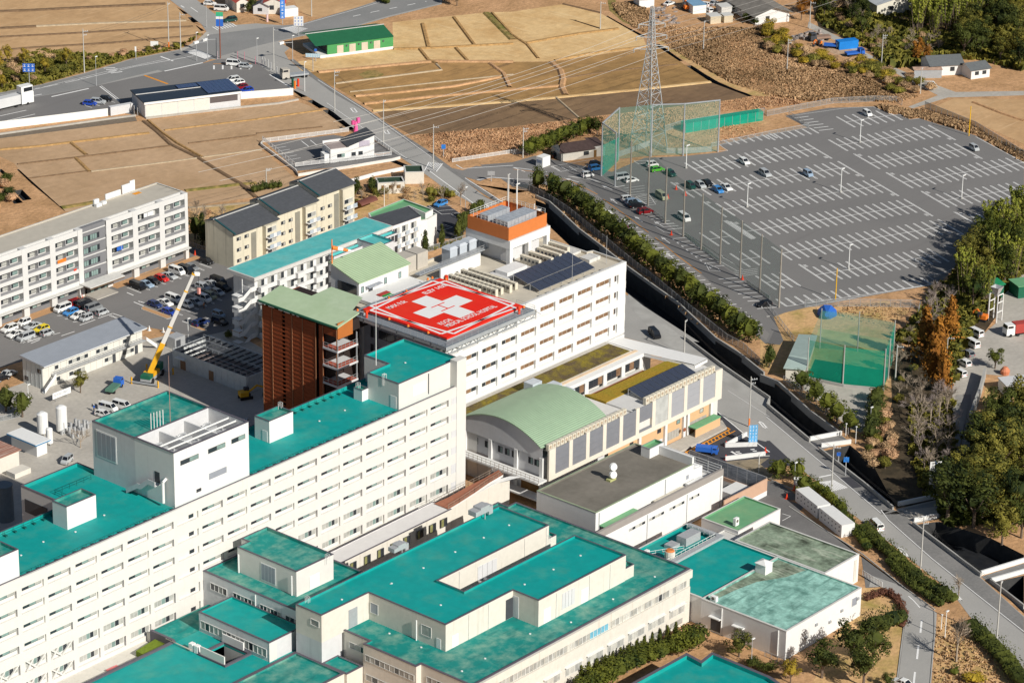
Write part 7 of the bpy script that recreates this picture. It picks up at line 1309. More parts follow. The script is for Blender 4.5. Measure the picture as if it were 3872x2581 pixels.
def carproto(ty):
 if ty in _cars: return _cars[ty]
 L_,W,Hh,hood,ws,rs,trunk = dict(hatch=(3.95,1.68,1.5,.95,.75,.45,0),sedan=(4.6,1.74,1.43,1.15,.85,.7,.75),kei=(3.4,1.48,1.72,.55,.5,.15,0),van=(4.6,1.7,1.92,.45,.65,.15,0),suv=(4.4,1.76,1.66,1.05,.75,.35,0))[ty]
 h = L_ / 2; zb = Hh * .6; f_ = h - hood; r_ = -h + trunk
 b = MB(); side(b,[(-h,.28),(-h,zb - .1),(-h + .06,zb),(r_,zb + .02),(f_,zb + .02),(h - .25,zb - .12),(h,zb - .3),(h,.28)],W,W * .97,zb)
 b.box(r_ + rs,f_ - ws,-W * .4,W * .4,Hh - .06,Hh); b.box(r_ + rs - .05,r_ + rs + .12,-W * .42,W * .42,Hh - .16,Hh - .05)
 for s in (-1,1):
  b.bar((f_,s * W * .46,zb),(f_ - ws,s * W * .4,Hh - .04),.09); b.bar((r_,s * W * .46,zb),(r_ + rs,s * W * .4,Hh - .04),.12); b.bar(((f_ + r_) / 2,s * W * .47,zb),((f_ + r_) / 2,s * W * .405,Hh - .04),.09)
 gl = MB(); gl.add([(r_,-W * .46,zb),(f_,-W * .46,zb),(f_,W * .46,zb),(r_,W * .46,zb),(r_ + rs,-W * .4,Hh - .05),(f_ - ws,-W * .4,Hh - .05),(f_ - ws,W * .4,Hh - .05),(r_ + rs,W * .4,Hh - .05)],[(0,1,5,4),(1,2,6,5),(2,3,7,6),(3,0,4,7),(4,5,6,7)])
 wh = MB().cyl((0,-.11,0),(0,.11,0),.31,.31,12); hb = MB().cyl((0,-.125,0),(0,.125,0),.17,.17,8)
 lt = MB().box(-.1,.03,-.2,.2,-.08,.08).mesh('headlight')
 _cars[ty] = (b.mesh('body'),gl.mesh('glass'),wh.mesh('wheel'),hb.mesh('hub'),lt,L_,W,Hh); return _cars[ty]
LABS = set()
def car(p,ty,col,deg,label,cat='car',group=None):
 bm_,gm_,wm_,hm_,lm_,L_,W,Hh = carproto(ty); p = Vector((p[0],p[1],.05)); t = thing('parked_car' if cat == 'car' else 'van',label,cat,p,R(deg),group)
 link('body',bm_,paint(col),t); link('glass',gm_,CG,t)
 for sx in (-1,1):
  for sy in (-1,1): w_ = link('wheel',wm_,BLACK,t,(sx * L_ * .31,sy * (W / 2 - .1),.31)); link('hub',hm_,FENCE,w_)
 for sy in (-1,1): link('headlight',lm_,LENS,t,(L_ / 2 - .05,sy * W * .33,Hh * .38)); link('tail_light',lm_,TAILL,t,(-L_ / 2 + .07,sy * W * .38,Hh * .42))
 return t
C_ = lambda t,x,y: g(t,x,y,.7)
B_ = lambda x,y: gf(zB,x,y,.7); A_c = lambda x,y: gf(zA,x,y,.7)
SN = -90; LOT = -113.8
for p,ty,c,dg_,lb_ in (
 (B_(185,375),'van','black',SN,'black minivan at the near end of the row along the dormitory'),(B_(330,335),'sedan','paleblue',SN,'pale blue sedan between two black cars along the dormitory'),(B_(460,285),'hatch','black',SN,'black hatchback beside the bright red car'),(B_(605,235),'hatch','red',SN,'bright red hatchback along the dormitory'),(B_(740,190),'sedan','silver',SN,'silver sedan between the red car and the white van'),(B_(870,115),'van','white',SN,'white van in the row along the dormitory'),(B_(1030,95),'van','black',SN,'glossy black minivan right of the white van by the dormitory'),(B_(1130,45),'hatch','grey',SN,'grey hatchback behind the raised crane tip'),(C_('01',1885,835),'hatch','black',SN,'lone black car at the far end of the dormitory row'),
 (B_(490,690),'hatch','darkblue',SN,'steel blue hatchback at the island kerb'),(B_(740,820),'hatch','blue',SN,'deep blue hatchback at the island end by the crane boom'),(B_(660,655),'sedan','white',SN,'white sedan beside the white minivan near the crane boom'),(B_(810,595),'van','white',SN,'tall white minivan left of the crane boom'),(B_(1050,700),'kei','white',SN,'small white wagon right of the crane boom'),(B_(1190,645),'sedan','silver',SN,'silver wagon in the second row of the dormitory car park'),(B_(1330,590),'van','white',SN,'white people carrier in the shade beside the beige wagon'),(B_(1450,545),'kei','beige',SN,'beige-green small wagon in the shaded bay'),(B_(1580,480),'hatch','silver',SN,'silver hatchback in front of the outside stair'),(B_(1330,390),'suv','silver',SN,'silver estate car behind the person'),(B_(1480,335),'sedan','silver',SN,'second silver car from the stair in the back row'),(B_(1590,290),'van','black',SN,'black van in the back row near the stair'),(B_(1680,400),'suv','black',SN,'black car half hidden by the outside stair'),
 (B_(1290,1005),'suv','darkblue',0,'dark blue wagon beside the small fenced compound'),(B_(1600,870),'kei','paleblue',SN,'pale wagon at the foot of the outside stair'),(B_(1620,990),'suv','black',SN,'dark car in the shade at the foot of the outside stair'),
 (A_c(420,545),'kei','white',180,'white boxy wagon at the back left of the lower parking group'),(A_c(570,600),'sedan','silver',180,'silver-blue saloon behind the yellow car'),(A_c(720,655),'hatch','yellow',180,'bright yellow coupe in the lower parking group'),(A_c(820,730),'kei','silver',0,'silver small wagon in front of the yellow car'),(A_c(160,650),'suv','white',180,'white wagon at the far left of the lower parking group'),(A_c(270,740),'sedan','white',180,'white saloon at the front left of the lower parking group'),(A_c(450,800),'van','silver',180,'silver minivan nearest the hatched markings'),
 (A_c(1090,300),'van','white',180,'white van at the back left of the upper parking group'),(A_c(1230,360),'hatch','skyblue',180,'bright blue hatchback beside the white hatchback'),(A_c(1360,425),'hatch','white',180,'white hatchback between the bright blue and silver cars'),(A_c(1500,470),'kei','silver',180,'silver small wagon at the front of the upper parking group'),(A_c(1330,190),'suv','maroon',0,'dark red car beside the bicycles'),(A_c(1470,225),'van','black',0,'black minivan beside the dark red car'),(A_c(1630,290),'van','grey',0,'grey minivan behind the silver wagon'),(A_c(1780,370),'kei','silver',0,'silver wagon by the painted slow marking'),
 (C_('02',75,290),'sedan','silver',0,'silver saloon in the shade beside the site office'),(C_('02',20,330),'hatch','black',0,'black car cut by the left edge beside the site office'),
 (C_('02',985,605),'van','white',-80,'white estate car beside the two workers'),(C_('02',1110,585),'van','white',-80,'white van behind the white estate near the teal roof'),(C_('02',945,660),'hatch','white',-80,'white car nearest the teal roof edge'),(C_('02',612,1080),'kei','silver',200,'silver small wagon alone beside the gas tanks'),
 (C_('00',820,940),'hatch','blue',SN + 30,'royal blue hatchback in the store car park'),(C_('00',895,925),'suv','silver',SN + 30,'silver-green car between blue and black at the store'),(C_('00',968,905),'kei','black',SN + 30,'black small car near the white kerb line at the store'),(C_('00',2135,580),'van','white',SN + 30,'cream van facing the yellow line by the junction'),(C_('00',2240,600),'hatch','silver',SN + 30,'silver small car beside the cream van by the junction'),(C_('00',2120,725),'suv','white',160,'first white car behind the solar-roofed store'),(C_('00',2170,750),'hatch','white',160,'second white car behind the solar-roofed store'),(C_('00',2200,790),'hatch','maroon',160,'dark red car behind the solar-roofed store'),(C_('00',2250,820),'hatch','blue',160,'blue car beside the lettered white wall'),
 (C_('00',1915,30),'hatch','white',SN + 30,'white car at the top edge before the red-roofed shop'),(C_('00',2020,80),'van','white',SN + 30,'white van before the red-roofed shop'),(C_('00',2100,180),'suv','darkgreen',160,'dark green car before the red-roofed shop'),
 (C_('11',1680,310),'hatch','skyblue',180,'blue hatchback in the small corner car park'),(C_('21',680,50),'kei','white',LOT + 90,'white off-roader at the foot of the tall net'),(C_('21',1000,70),'van','silver',LOT + 90,'silver van behind the white car inside the net'),(C_('21',1080,95),'hatch','white',LOT + 90,'white hatchback inside the net by the kerb'),(C_('21',1040,270),'kei','white',LOT + 90,'white wagon first of four by the access lane'),(C_('21',1095,295),'suv','paleblue',LOT + 90,'pale blue wagon second of four by the access lane'),(C_('21',1125,325),'suv','black',LOT + 90,'black wagon third of four by the access lane'),(C_('21',1205,380),'suv','maroon',LOT + 90,'dark red wagon by the access lane'),
 (C_('20',1270,1500),'kei','white',LOT + 90,'white off-roader behind the green car'),(C_('20',1315,1540),'hatch','green',LOT + 90,'lime green hatchback in the hospital car park'),(C_('21',1440,35),'hatch','darkgreen',LOT,'dark green hatchback beside the lime green one'),(C_('21',1620,150),'kei','darkgreen',LOT,'dark green wagon first in the cluster of five'),(C_('21',1710,140),'hatch','silver',LOT,'silver hatchback between dark green and black'),(C_('21',1770,120),'sedan','black',LOT,'black saloon at the back of the cluster of five'),(C_('21',1870,185),'hatch','skyblue',LOT,'bright blue hatchback in the cluster of five'),(C_('21',1945,160),'sedan','white',LOT,'white saloon beside the bright blue hatchback'),(C_('21',2300,35),'suv','silver',LOT,'silver wagon alone in the middle rows of the car park'),
 (C_('21',1355,245),'van','beige',LOT,'beige van seen through the net by two cones'),(C_('21',1560,440),'van','white',LOT,'white people carrier beside the net pole'),(C_('21',2290,1225),'hatch','black',160,'lone black hatchback at the end of the access lane'),(C_('21',840,395),'hatch','white',-20,'white car behind the cypress row'),(C_('21',770,365),'suv','white',-20,'white car mostly hidden by the cypress row'),(C_('21',990,525),'hatch','pink',-20,'pink car behind the cypress row'),(C_('21',1020,560),'hatch','silver',-20,'pale car next to the pink car'),
 (C_('20',2110,1470),'hatch','white',LOT,'white hatchback alone in the upper rows of the car park'),(C_('30',915,1035),'kei','white',LOT,'white wagon in the topmost row of the car park'),(C_('30',1890,1350),'kei','silver',LOT,'silver wagon near the far right of the car park'),(C_('31',375,40),'kei','paleblue',LOT,'pale wagon alone in the centre rows of the car park'),(C_('20',760,1490),'hatch','black',LOT + 90,'black car at the left foot of the net'),(C_('20',760,1530),'suv','skyblue',LOT + 90,'blue car at the left foot of the net'),(C_('20',415,1410),'suv','black',-20,'black car beside the brown-roofed house'),
 (C_('21',1290,1500),'van','black',-120,'black van driving down the main road'),(C_('33',995,130),'van','white',60,'white van driving up the main road'),(C_('33',1235,1562),'sedan','white',90,'white car cut by the bottom edge on the service road'),
 (C_('32',1765,290),'kei','white',70,'lowest white car parked by the lane at right'),(C_('32',1800,190),'hatch','white',70,'second white car parked by the lane at right'),(C_('32',1830,105),'hatch','grey',70,'dark grey car parked by the lane at right'),(C_('32',1870,20),'van','white',70,'white van with orange plate parked by the lane at right'),(C_('32',2180,590),'van','white',0,'white people carrier before the yard office'),(C_('31',1900,1490),'van','white',75,'white truck-like van below the hopper'),(C_('30',1500,775),'kei','white',-50,'small white truck on the village lane'),
 (C_('20',1425,30),'sedan','white',0,'white car near the white cabin in the junk yard'),(C_('20',1740,45),'kei','white',100,'white truck behind the blue-roofed shed'),(C_('20',1830,25),'sedan','silver',10,'silver car at the back of the junk yard'),(C_('20',1790,90),'hatch','white',60,'white wreck between shed and cabins'),(C_('20',1890,155),'hatch','white',150,'pale car beside the pale box shed')):
 car(p,ty,c,dg_,lb_,'van' if ty == 'van' else 'car')
def truck(p,deg,cab,bed,label,L_=5.4,W=1.9,box=0,bedm=None):
 t = thing('truck',label,'truck',Vector((p[0],p[1],.05)),R(deg)); k = L_ / 5.4; put('cab',MB().box(L_ / 2 - 1.5 * k,L_ / 2,-W / 2,W / 2,.45,1.25 * k + .3).box(L_ / 2 - 1.5 * k,L_ / 2 - .2,-W / 2 + .05,W / 2 - .05,1.26 * k + .3,2.05 * k),cab,t,True)
 put('windscreen',MB().quad((L_ / 2 + .01,-W / 2 + .1,1.3 * k + .3),(L_ / 2 + .01,W / 2 - .1,1.3 * k + .3),(L_ / 2 - .18,W / 2 - .15,2.0 * k),(L_ / 2 - .18,-W / 2 + .15,2.0 * k)).box(L_ / 2 - 1.2 * k,L_ / 2 - .35,-W / 2 + .03,W / 2 - .03,1.4 * k + .2,1.9 * k),CG,t,True)
 put('bed',MB().box(-L_ / 2,L_ / 2 - 1.6 * k,-W / 2,W / 2,.75,.95 + (box or .35)),bed,t,True); put('chassis',MB().box(-L_ / 2,L_ / 2,-W / 3,W / 3,.4,.74),BLACK,t,True)
 wm_ = MB().cyl((0,-.14,0),(0,.14,0),.4,.4,12).mesh('wheel')
 for sx in ((-.32,.33) if L_ < 8 else (-.4,-.3,.1,.36)):
  for sy in (-1,1): link('wheel',wm_,BLACK,t,(sx * L_,sy * (W / 2 - .12),.4))
 return t
truck(C_('02',1045,420),22,BLUEM,mat('green_truck_bed',(.10,.22,.16),.8),'blue truck with a green bed in the sunlit yard',6.2,2.0)
truck(C_('00',90,960),-8,WHITEM,mat('trailer_white',(.62,.62,.62),.6,.04,.4),'large white lorry with a red stripe at the left edge of the store car park',15,2.6,2.6); truck(C_('10',345,690),155,mat('lorry_cream',(.5,.46,.4),.6),GREYM,'flatbed crane lorry stopped near the store exit',8.5,2.4)
truck(C_('22',1770,1000),-62,BLUEM,BLUEM,'bright blue small van body by the striped loading kerb',5.0,1.8,.9); truck(C_('30',480,350),60 + 90,DARKM,mat('brown_bed',(.3,.2,.15),.8),'dark lorry with a brown bed in the scrap yard',7,2.3,.5); truck(C_('30',600,420),-60,mat('pale_blue_cab',(.25,.45,.7),.5),BLUEM,'pale blue lorry in the scrap yard',5.5,2.0); truck(C_('30',800,490),-30,BLUEM,BLUEM,'blue lorry under the tarpaulin in the scrap yard',6,2.2)
truck(C_('31',2300,1480),150,WHITEM,mat('red_frame_bed',(.4,.06,.05),.7),'white tipper lorry with a red body at the right edge',8,2.4,2.2)
q = g('30',740,450); solo('tarpaulin',MB().obox(q + Vector((-2.8,1.4,0)),(6.0,-3.0,0),(1.4,2.6,0),(0,0,2.6)),mat('bright_blue_tarp',(.01,.20,.62),.6),'bright blue tarpaulined load in the scrap yard','tarpaulin')
b = MB()
for k in range(26): q = g('30',230 + 260 * rnd.random(),300 + 90 * rnd.random()); b.obox(q,(rnd.uniform(.4,2.2),rnd.uniform(-1,1),0),(rnd.uniform(-.4,.4),rnd.uniform(.3,1.2),0),(0,0,rnd.uniform(.2,1.2)))
solo('scrap_pile',b,mat('mixed_scrap',(.30,.26,.24),.7,.6,1.2),'pile of pale and rusty scrap in the scrap yard','scrap')
b = MB()
for k in range(34): q = g('20',1260 + 250 * rnd.random(),85 + 140 * rnd.random()); b.obox(q,(rnd.uniform(.4,2.4),rnd.uniform(-1,1),0),(rnd.uniform(-.4,.4),rnd.uniform(.3,1),0),(0,0,rnd.uniform(.1,.7)))
solo('scrap_pile',b,mat('mixed_scrap',(.3,.26,.24)),'scattered grey scrap on the junk yard grass','scrap')
def digger(p,deg,m_,label,s=1.0,reach=4.0):
 t = thing('excavator',label,'excavator',Vector((p[0],p[1],0)),R(deg)); P_ = lambda n_,b_,m2: put(n_,b_,m2,t,True)
 for sy in (-1,1): P_('track',MB().box(-1.5 * s,1.5 * s,(sy * .85 - .25) * s,(sy * .85 + .25) * s,.05,.7 * s),BLACK)
 P_('body',MB().box(-1.5 * s,.5 * s,-1.0 * s,1.0 * s,.8 * s,1.9 * s),m_); P_('cab',MB().box(-.2 * s,1.0 * s,.15 * s,1.0 * s,1.0 * s,2.6 * s),DARKM)
 P_('boom',MB().bar((.4 * s,-.3,1.5 * s),(reach * .6,-.3,3.0 * s),.35 * s).bar((reach * .6,-.3,3.0 * s),(reach,-.3,2.2 * s),.32 * s),m_); P_('arm',MB().bar((reach,-.3,2.2 * s),(reach * 1.0,-.3,.7 * s),.28 * s),m_); P_('bucket',MB().box(reach - .4,reach + .4,-.7,.1,.1,.8),DARKM)
digger(g('02',2240,520),-25,YELM,'yellow excavator in the shaded yard beside the brown tower',1.0,4.6); digger(g('20',1580,95),60,ORANGEM,'orange excavator beside the blue-roofed shed',1.0,2.4); digger(g('31',1960,1380),100,ORANGEM,'orange digger half hidden below the hopper',.9,2.5); digger(g('30',470,415),180,ORANGEM,'small orange digger in the scrap yard',.7,2.2)
# mobile crane
cr = thing('mobile_crane','yellow mobile crane with its long white boom raised over the yard','mobile crane',g('02',1390,345)); cr.location.z = 0; o_ = cr.location.copy(); wv = Vector((.93,.37,0)); wn = Vector((-.37,.93,0))
CQ = lambda a,c,z_: o_ + wv * a + wn * c + zs * z_
put('carrier',MB().obox(CQ(-3.8,-1.3,.8),wv * 8.2,wn * 2.6,(0,0,.7)),FENCE,cr); put('engine_hood',MB().obox(CQ(-3.9,-1.2,1.5),wv * 1.9,wn * 2.4,(0,0,.9)),DGREEN,cr); put('cab',MB().obox(CQ(1.5,-1.2,1.6),wv * 2.2,wn * 1.3,(0,0,1.7)).obox(CQ(1.4,.2,1.6),wv * 2.6,wn * 1.0,(0,0,1.0)),DGREEN,cr); put('turntable',MB().obox(CQ(-2.0,-1.35,1.55),wv * 3.3,wn * 2.7,(0,0,.9)),YELM,cr)
for a in (-2.6,2.9):
 for c_ in (-1.1,1.1): put('wheel',MB().cyl(CQ(a,c_ - .35,.75),CQ(a,c_ + .35,.75),.75,.75,14),BLACK,cr)
for a in (-4.2,4.2): put('outrigger',MB().bar(CQ(a,-3.4,.6),CQ(a,3.4,.6),.3),GREYM,cr); put('outrigger_jack',MB().bar(CQ(a,-3.4,0),CQ(a,-3.4,1.7),.3).bar(CQ(a,3.4,0),CQ(a,3.4,1.7),.3),YELM,cr)
foot = CQ(-1.2,0,2.3); tip = g('01',1768,950,27.0); bd = tip - foot; put('boom_base',MB().bar(foot,foot + bd * .30,1.15,1.2),YELM,cr)
for k in range(4): a,c_ = .28 + .18 * k,.47 + .18 * k if k < 3 else 1.0; put('boom_section',MB().bar(foot + bd * a,foot + bd * c_,.98 - .1 * k),mat('boom_white',(.72,.70,.66),.5,.04,1),cr); put('boom_collar',MB().bar(foot + bd * (c_ - .012),foot + bd * c_,1.1 - .1 * k),YELM,cr)
put('boom_head',MB().bar(tip,tip + Vector((1.2,-.6,-.3)),.8),WHITEM,cr); put('hook_line',MB().cyl(tip + Vector((1,-.5,0)),tip + Vector((1,-.5,-3.8)),.05,.05,4),DARKM,cr); put('hook_block',MB().bar(tip + Vector((1,-.5,-3.8)),tip + Vector((1,-.5,-5.2)),.6),mat('red_white_block',(.8,.35,.3),.6),cr); put('lift_cylinder',MB().bar(CQ(.8,0,2.2),foot + bd * .2,.35),GREYM,cr)
# ================================================================== PEOPLE
SKIN = mat('skin',(.48,.29,.2),.6);
def person(p,deg,top,legs,helmet,label,k=1.0):
 vs = [(0,0,.95),(0,0,1.2),(0,0,1.42),(0,0,1.52),(0,0,1.66),(0,.11,.88),(.05,.12,.48),(0,.12,.06),(.13,.12,.04),(0,-.11,.88),(-.04,-.12,.48),(-.1,-.12,.06),(.03,-.12,.04),(0,.2,1.4),(.03,.26,1.12),(.16,.22,.9),(0,-.2,1.4),(-.02,-.27,1.12),(.1,-.24,.9)]
 es = [(0,1),(1,2),(2,3),(3,4),(0,5),(5,6),(6,7),(7,8),(0,9),(9,10),(10,11),(11,12),(2,13),(13,14),(14,15),(2,16),(16,17),(17,18)]
 rad = [.15,.15,.15,.06,.11,.1,.07,.05,.05,.1,.07,.05,.05,.07,.05,.035,.07,.05,.035]
 me = bpy.data.meshes.new('person'); me.from_pydata(vs,es,[]); o = link('person',me,top,None,(p[0],p[1],.03),R(deg)); md = o.modifiers.new('skin','SKIN'); sv = me.skin_vertices[0].data
 for i,r_ in enumerate(rad): sv[i].radius = (r_,r_)
 sv[0].use_root = True; sb_ = o.modifiers.new('smooth','SUBSURF'); sb_.levels = 1; sb_.render_levels = 1; tag(o,label,'person')
 lg = MB()
 for s_ in (.115,-.115): lg.cyl((0,s_,.92),(.02 * (1 if s_ > 0 else -1),s_ * 1.05,.5),.125,.1,8).cyl((.02 * (1 if s_ > 0 else -1),s_ * 1.05,.5),(0,s_ * 1.05,.08),.1,.075,8)
 link('trousers',lg.mesh('trousers'),legs,o); link('face',MB().cyl((.03,0,1.55),(.03,0,1.7),.105,.1,8).box(.12,.15,-.02,.02,1.6,1.64).mesh('face'),SKIN,o); link('helmet',MB().cyl((0,0,1.69),(0,0,1.76),.14,.135,10).cyl((0,0,1.76),(0,0,1.84),.135,.06,10).box(.1,.2,-.09,.09,1.69,1.72).mesh('helmet'),helmet,o)
 for s_ in (.22,-.24): link('hand',MB().box(.13,.2,s_ - .03,s_ + .03,.78,.9).mesh('hand'),SKIN,o)
person(g('02',858,640),-60,BLUEM,DARKM,WHITEM,'worker in blue with a white helmet standing nearer the camera by the parked cars'); person(g('02',905,605),150,mat('navy_jacket',(.04,.08,.2),.8),DARKM,WHITEM,'worker in a navy jacket with a white helmet beside the white estate car')
person(gf(zB,1345,770),120,mat('orange_vest',(.7,.25,.05),.8),DARKM,WHITEM,'person in an orange top walking past the parked silver wagon')
# ================================================================== POLES, LAMPS, SIGNS
PC = mat('concrete_pole',(.50,.49,.46),.8,.06,1)
def upole(p,h,label,arms=((.92,1.0),),rz=0,band=None):
 t = thing('utility_pole',label,'utility pole',Vector((p[0],p[1],0)),R(rz)); put('shaft',MB().cyl((0,0,0),(0,0,h),.19,.11,8),PC,t,True)
 for f_,w_ in arms:
  put('crossarm',MB().box(-.1,w_ * 1.6,-.06,.06,h * f_,h * f_ + .12),GREYM,t,True); b = MB()
  for k in range(3): x_ = .3 + k * .55 * w_; b.cyl((x_,0,h * f_ + .12),(x_,0,h * f_ + .4),.07,.05,6)
  put('insulator',b,WHITEM,t,True)
 if band: put('warning_band',MB().cyl((0,0,.4),(0,0,2.2),.21,.2,8),band,t,True)
 return t
for k,(t_,x_,y_,h,lb_) in enumerate((('10',713,1015,12.6,'pole on the field side of the road above the clinic'),('10',1158,1310,13.1,'pole standing right behind the clinic'),('10',1612,1540,13,'pole with a crossing sign beside the zebra'),('00',770,665,13.8,'pole among the bushes by the highway'),('00',1540,445,15,'pole with red tape left of the junction'),('00',1648,455,12,'pole right of the taped pole by the junction'),('22',2152,780,12.5,'pole with an orange foot by the light blue sign'),('22',1560,125,9,'pole beside the pavement behind the splayed canopy'),('32',585,1395,12,'pole beside the zebra crossing at lower right'),('33',1400,530,12.1,'pole on the hedge side of the main road'),('33',2095,1170,13,'lowest pole on the hedge side of the main road'),
  ('10',158,640,13.5,'tall pole by the banners at the store corner'),('30',182,640,10,'pole standing in the dry scrub'),('20',1735,460,9.5,'pole in the scrub below the cabins'),('30',388,262,9,'pole at the top beside the lane'),('30',1045,570,9,'pole by the lane near the dark hedge'),('30',1398,855,8,'pole beside the small white truck'),('20',795,265,9,'thin pole at the corner of the golden field'),('20',90,1440,9,'white pole at the end of the clipped hedge'),('10',502,150,8,'pole with an orange foot beside the top road'),('32',1170,350,9,'pole at the far corner of the practice range'),('11',90,180,6,'pole behind the stepped apartments'),('11',2290,330,9,'pole behind the orange-screened roof'),('32',1630,270,9,'pole behind the rust-coloured cedar'))):
 upole(g(t_,x_,y_),h,lb_,((.93,1.0),(.85,.7)) if k % 3 == 0 else ((.93,1.0),),rz=(-30,20,-60)[k % 3],band=ORANGEM if k in (6,4) else None)
lp = thing('car_park_lamp','white lamp post at the far row of the car park','lamp post',g('30',848,1300)); put('post',MB().cyl((0,0,0),(0,0,6.6),.13,.09,8),WHITEM,lp,True); put('lamp_head',MB().box(-.2,1.2,-.18,.18,6.55,6.75),WHITEM,lp,True); put('foot',MB().cyl((0,0,0),(0,0,.5),.4,.3,8),CONC,lp,True)
for t_,x_,y_,lb_ in (('31',672,208,'white lamp post in the centre rows of the car park'),('31',1775,268,'white lamp post toward the right of the car park'),('31',745,912,'white lamp post in the nearest long row of the car park'),('20',1578,1535,'white lamp post beside the low fence under the net'),('21',2135,345,'white lamp post in the rows beyond the net poles'),('21',30,350,'white lamp post by the entrance bend')): copytree(lp,g(t_,x_,y_),label=lb_)
for t_,x_,y_,h,lb_ in (('02',262,600,5.5,'white lamp post beside the left conifers'),('11',1165,340,6,'white lamp post behind the bright green roof'),('11',1905,360,6,'grey lamp post beside the small corner car park'),('01',1718,1540,5,'white lamp post by the portable shed'),('23',2172,1420,6,'grey lamp post beside the mint-roofed block'),('33',1622,1165,6,'taller white lamp post near the bare tree'),('33',1588,1080,3.2,'shorter white lamp post near the bare tree'),('22',2240,1195,4,'white post on the gravelly corner'),('32',718,865,3,'white post at the end of the range yard'),('32',940,790,5,'thick pale post in front of the range hedge'),('32',250,1300,5,'grey lamp post by the notice board'),('32',808,930,4,'white post before the woodland'),('10',440,835,9,'post carrying the white road sign above the store exit'),('10',330,560,8,'signal post at the green warehouse corner'),('00',880,785,9,'tall signal post beside the store car park entry'),('00',1795,560,9,'lamp post by the junction crossing'),('00',1895,555,8,'signal post by the junction crossing'),('10',5,555,7,'post with a blue sign beside the junction'),('00',1885,250,9,'signal post with an orange foot at the far corner'),('01',1240 / 1,-160,4,'white post at the field edge')):
 if y_ < -100: continue
 t = thing('lamp_post',lb_,'lamp post',g(t_,x_,y_)); put('post',MB().cyl((0,0,0),(0,0,h),.1,.07,6),WHITEM if 'white' in lb_ else FENCE,t,True); put('lamp_head',MB().box(-.15,.7 if h > 4 else .2,-.15,.15,h,h + .2),WHITEM,t,True)
for t_,x_,y_,h,lb_ in (('30',1842,1240,9,'yellow pole at the right edge of the car park'),('31',625,1190,8.5,'yellow pole at the near edge of the car park')): solo('foul_pole',MB().cyl(g(t_,x_,y_),g(t_,x_,y_) + zs * h,.14,.12,6),mat('bright_yellow',(.85,.48,.0),.6),lb_,'pole')
def sign(t_,x_,y_,h,w_,sh,m_,label,pm=FENCE,rz=-50,txt=None,dbl=0,pr=.12,cat='sign',tm=None):
 p = g(t_,x_,y_); t = thing('road_sign',label,cat,p,R(rz)); put('post',MB().cyl((0,0,0),(0,0,h),pr,pr,6),pm,t,True); put('board',MB().box(-w_ / 2,w_ / 2,-.16,-.12,h - sh,h),m_,t,True)
 if txt:
  b = MB()
  for k in range(txt[0]):                                # rows of small dark characters
   for j in range(txt[1]):
    u_ = -w_ / 2 + w_ * (j + .22) / txt[1]; v_ = h - sh + sh * (k + .22) / txt[0]; a_,c_ = w_ / txt[1] * .5,sh / txt[0] * .5; b.box(u_,u_ + a_,-.18,-.165,v_,v_ + c_ * .22).box(u_,u_ + a_,-.18,-.165,v_ + c_ * .8,v_ + c_).box(u_ + a_ * .4,u_ + a_ * .58,-.18,-.165,v_ + c_ * .23,v_ + c_ * .79)
  put('lettering',b,tm or DARKM,t,True)
 return t
sign('00',270,785,7.0,3.6,2.6,BLUEM,'blue direction sign above the roadside bushes',txt=(2,3),tm=WHITEM); s_ = sign('00',2010,535,13.5,2.2,3.2,BLUEM,'tall store sign, green and white over blue, on a rusty pole',pm=mat('rusty_pole',(.22,.08,.05),.8),pr=.2); put('green_panel',MB().box(-1.1,1.1,-.17,-.11,13.5,14.8),mat('sign_green',(.05,.42,.22),.5),s_,True); put('white_panel',MB().box(-1.1,1.1,-.18,-.165,12.6,13.4),WHITEM,s_,True)
s_ = sign('10',238,225,9.0,1.5,7.0,mat('sign_blue',(.03,.20,.62),.5),'tall vertical blue sign with white characters at the red-roofed shop',rz=-40,txt=(6,1),tm=WHITEM); sign('10',385,330,6.5,3.0,3.2,WHITEM,'white framed blue map board beside the green warehouse',rz=-50,txt=(3,3),tm=BLUEM)
sign('10',515,650,5.6,4.4,1.2,mat('pale_blue_sign',(.45,.62,.72),.5),'pale blue guide sign over the pavement',rz=-55,txt=(1,6),tm=WHITEM); sign('22',2185,945,5.0,2.0,5.0,mat('light_blue_sign',(.12,.42,.75),.5),'light blue entrance sign board with pale writing by the hospital drive',rz=-40,txt=(6,3),tm=WHITEM); sign('32',1520,1420,8.6,2.6,5.4,WHITEM,'tall white sign board with dark vertical characters at the wooded lane',rz=-40,txt=(7,2),tm=DARKM,pm=mat('navy_post',(.03,.06,.15),.6),pr=.3)
sign('32',650,1120,3.0,.9,.9,BLUEM,'round blue road sign beside the channel parapet'); sign('32',715,1225,4.6,1.2,1.2,mat('sign_blue',(.03,.2,.62)),'blue pedestrian crossing sign reaching over the pavement'); sign('10',1705,1440,4.0,1.2,1.3,mat('sign_blue',(.03,.2,.62)),'blue and white crossing sign above the zebra'); sign('11',2140,110,3.0,2.0,1.2,GREYM,'back of a grey direction sign by the hospital entrance')
sign('00',1240,545,4.2,.5,1.6,WHITEM,'small white vertical sign by the highway shrubs'); sign('00',1410,450,2.6,2.4,1.6,WHITEM,'white billboard with a purple foot by the highway shrubs'); sign('32',275,1330,2.6,1.6,2.4,WHITEM,'white notice board with red marks beside the round trees'); sign('10',540,560,4,.8,.8,BLUEM,'small blue sign on the pavement above the guide sign')
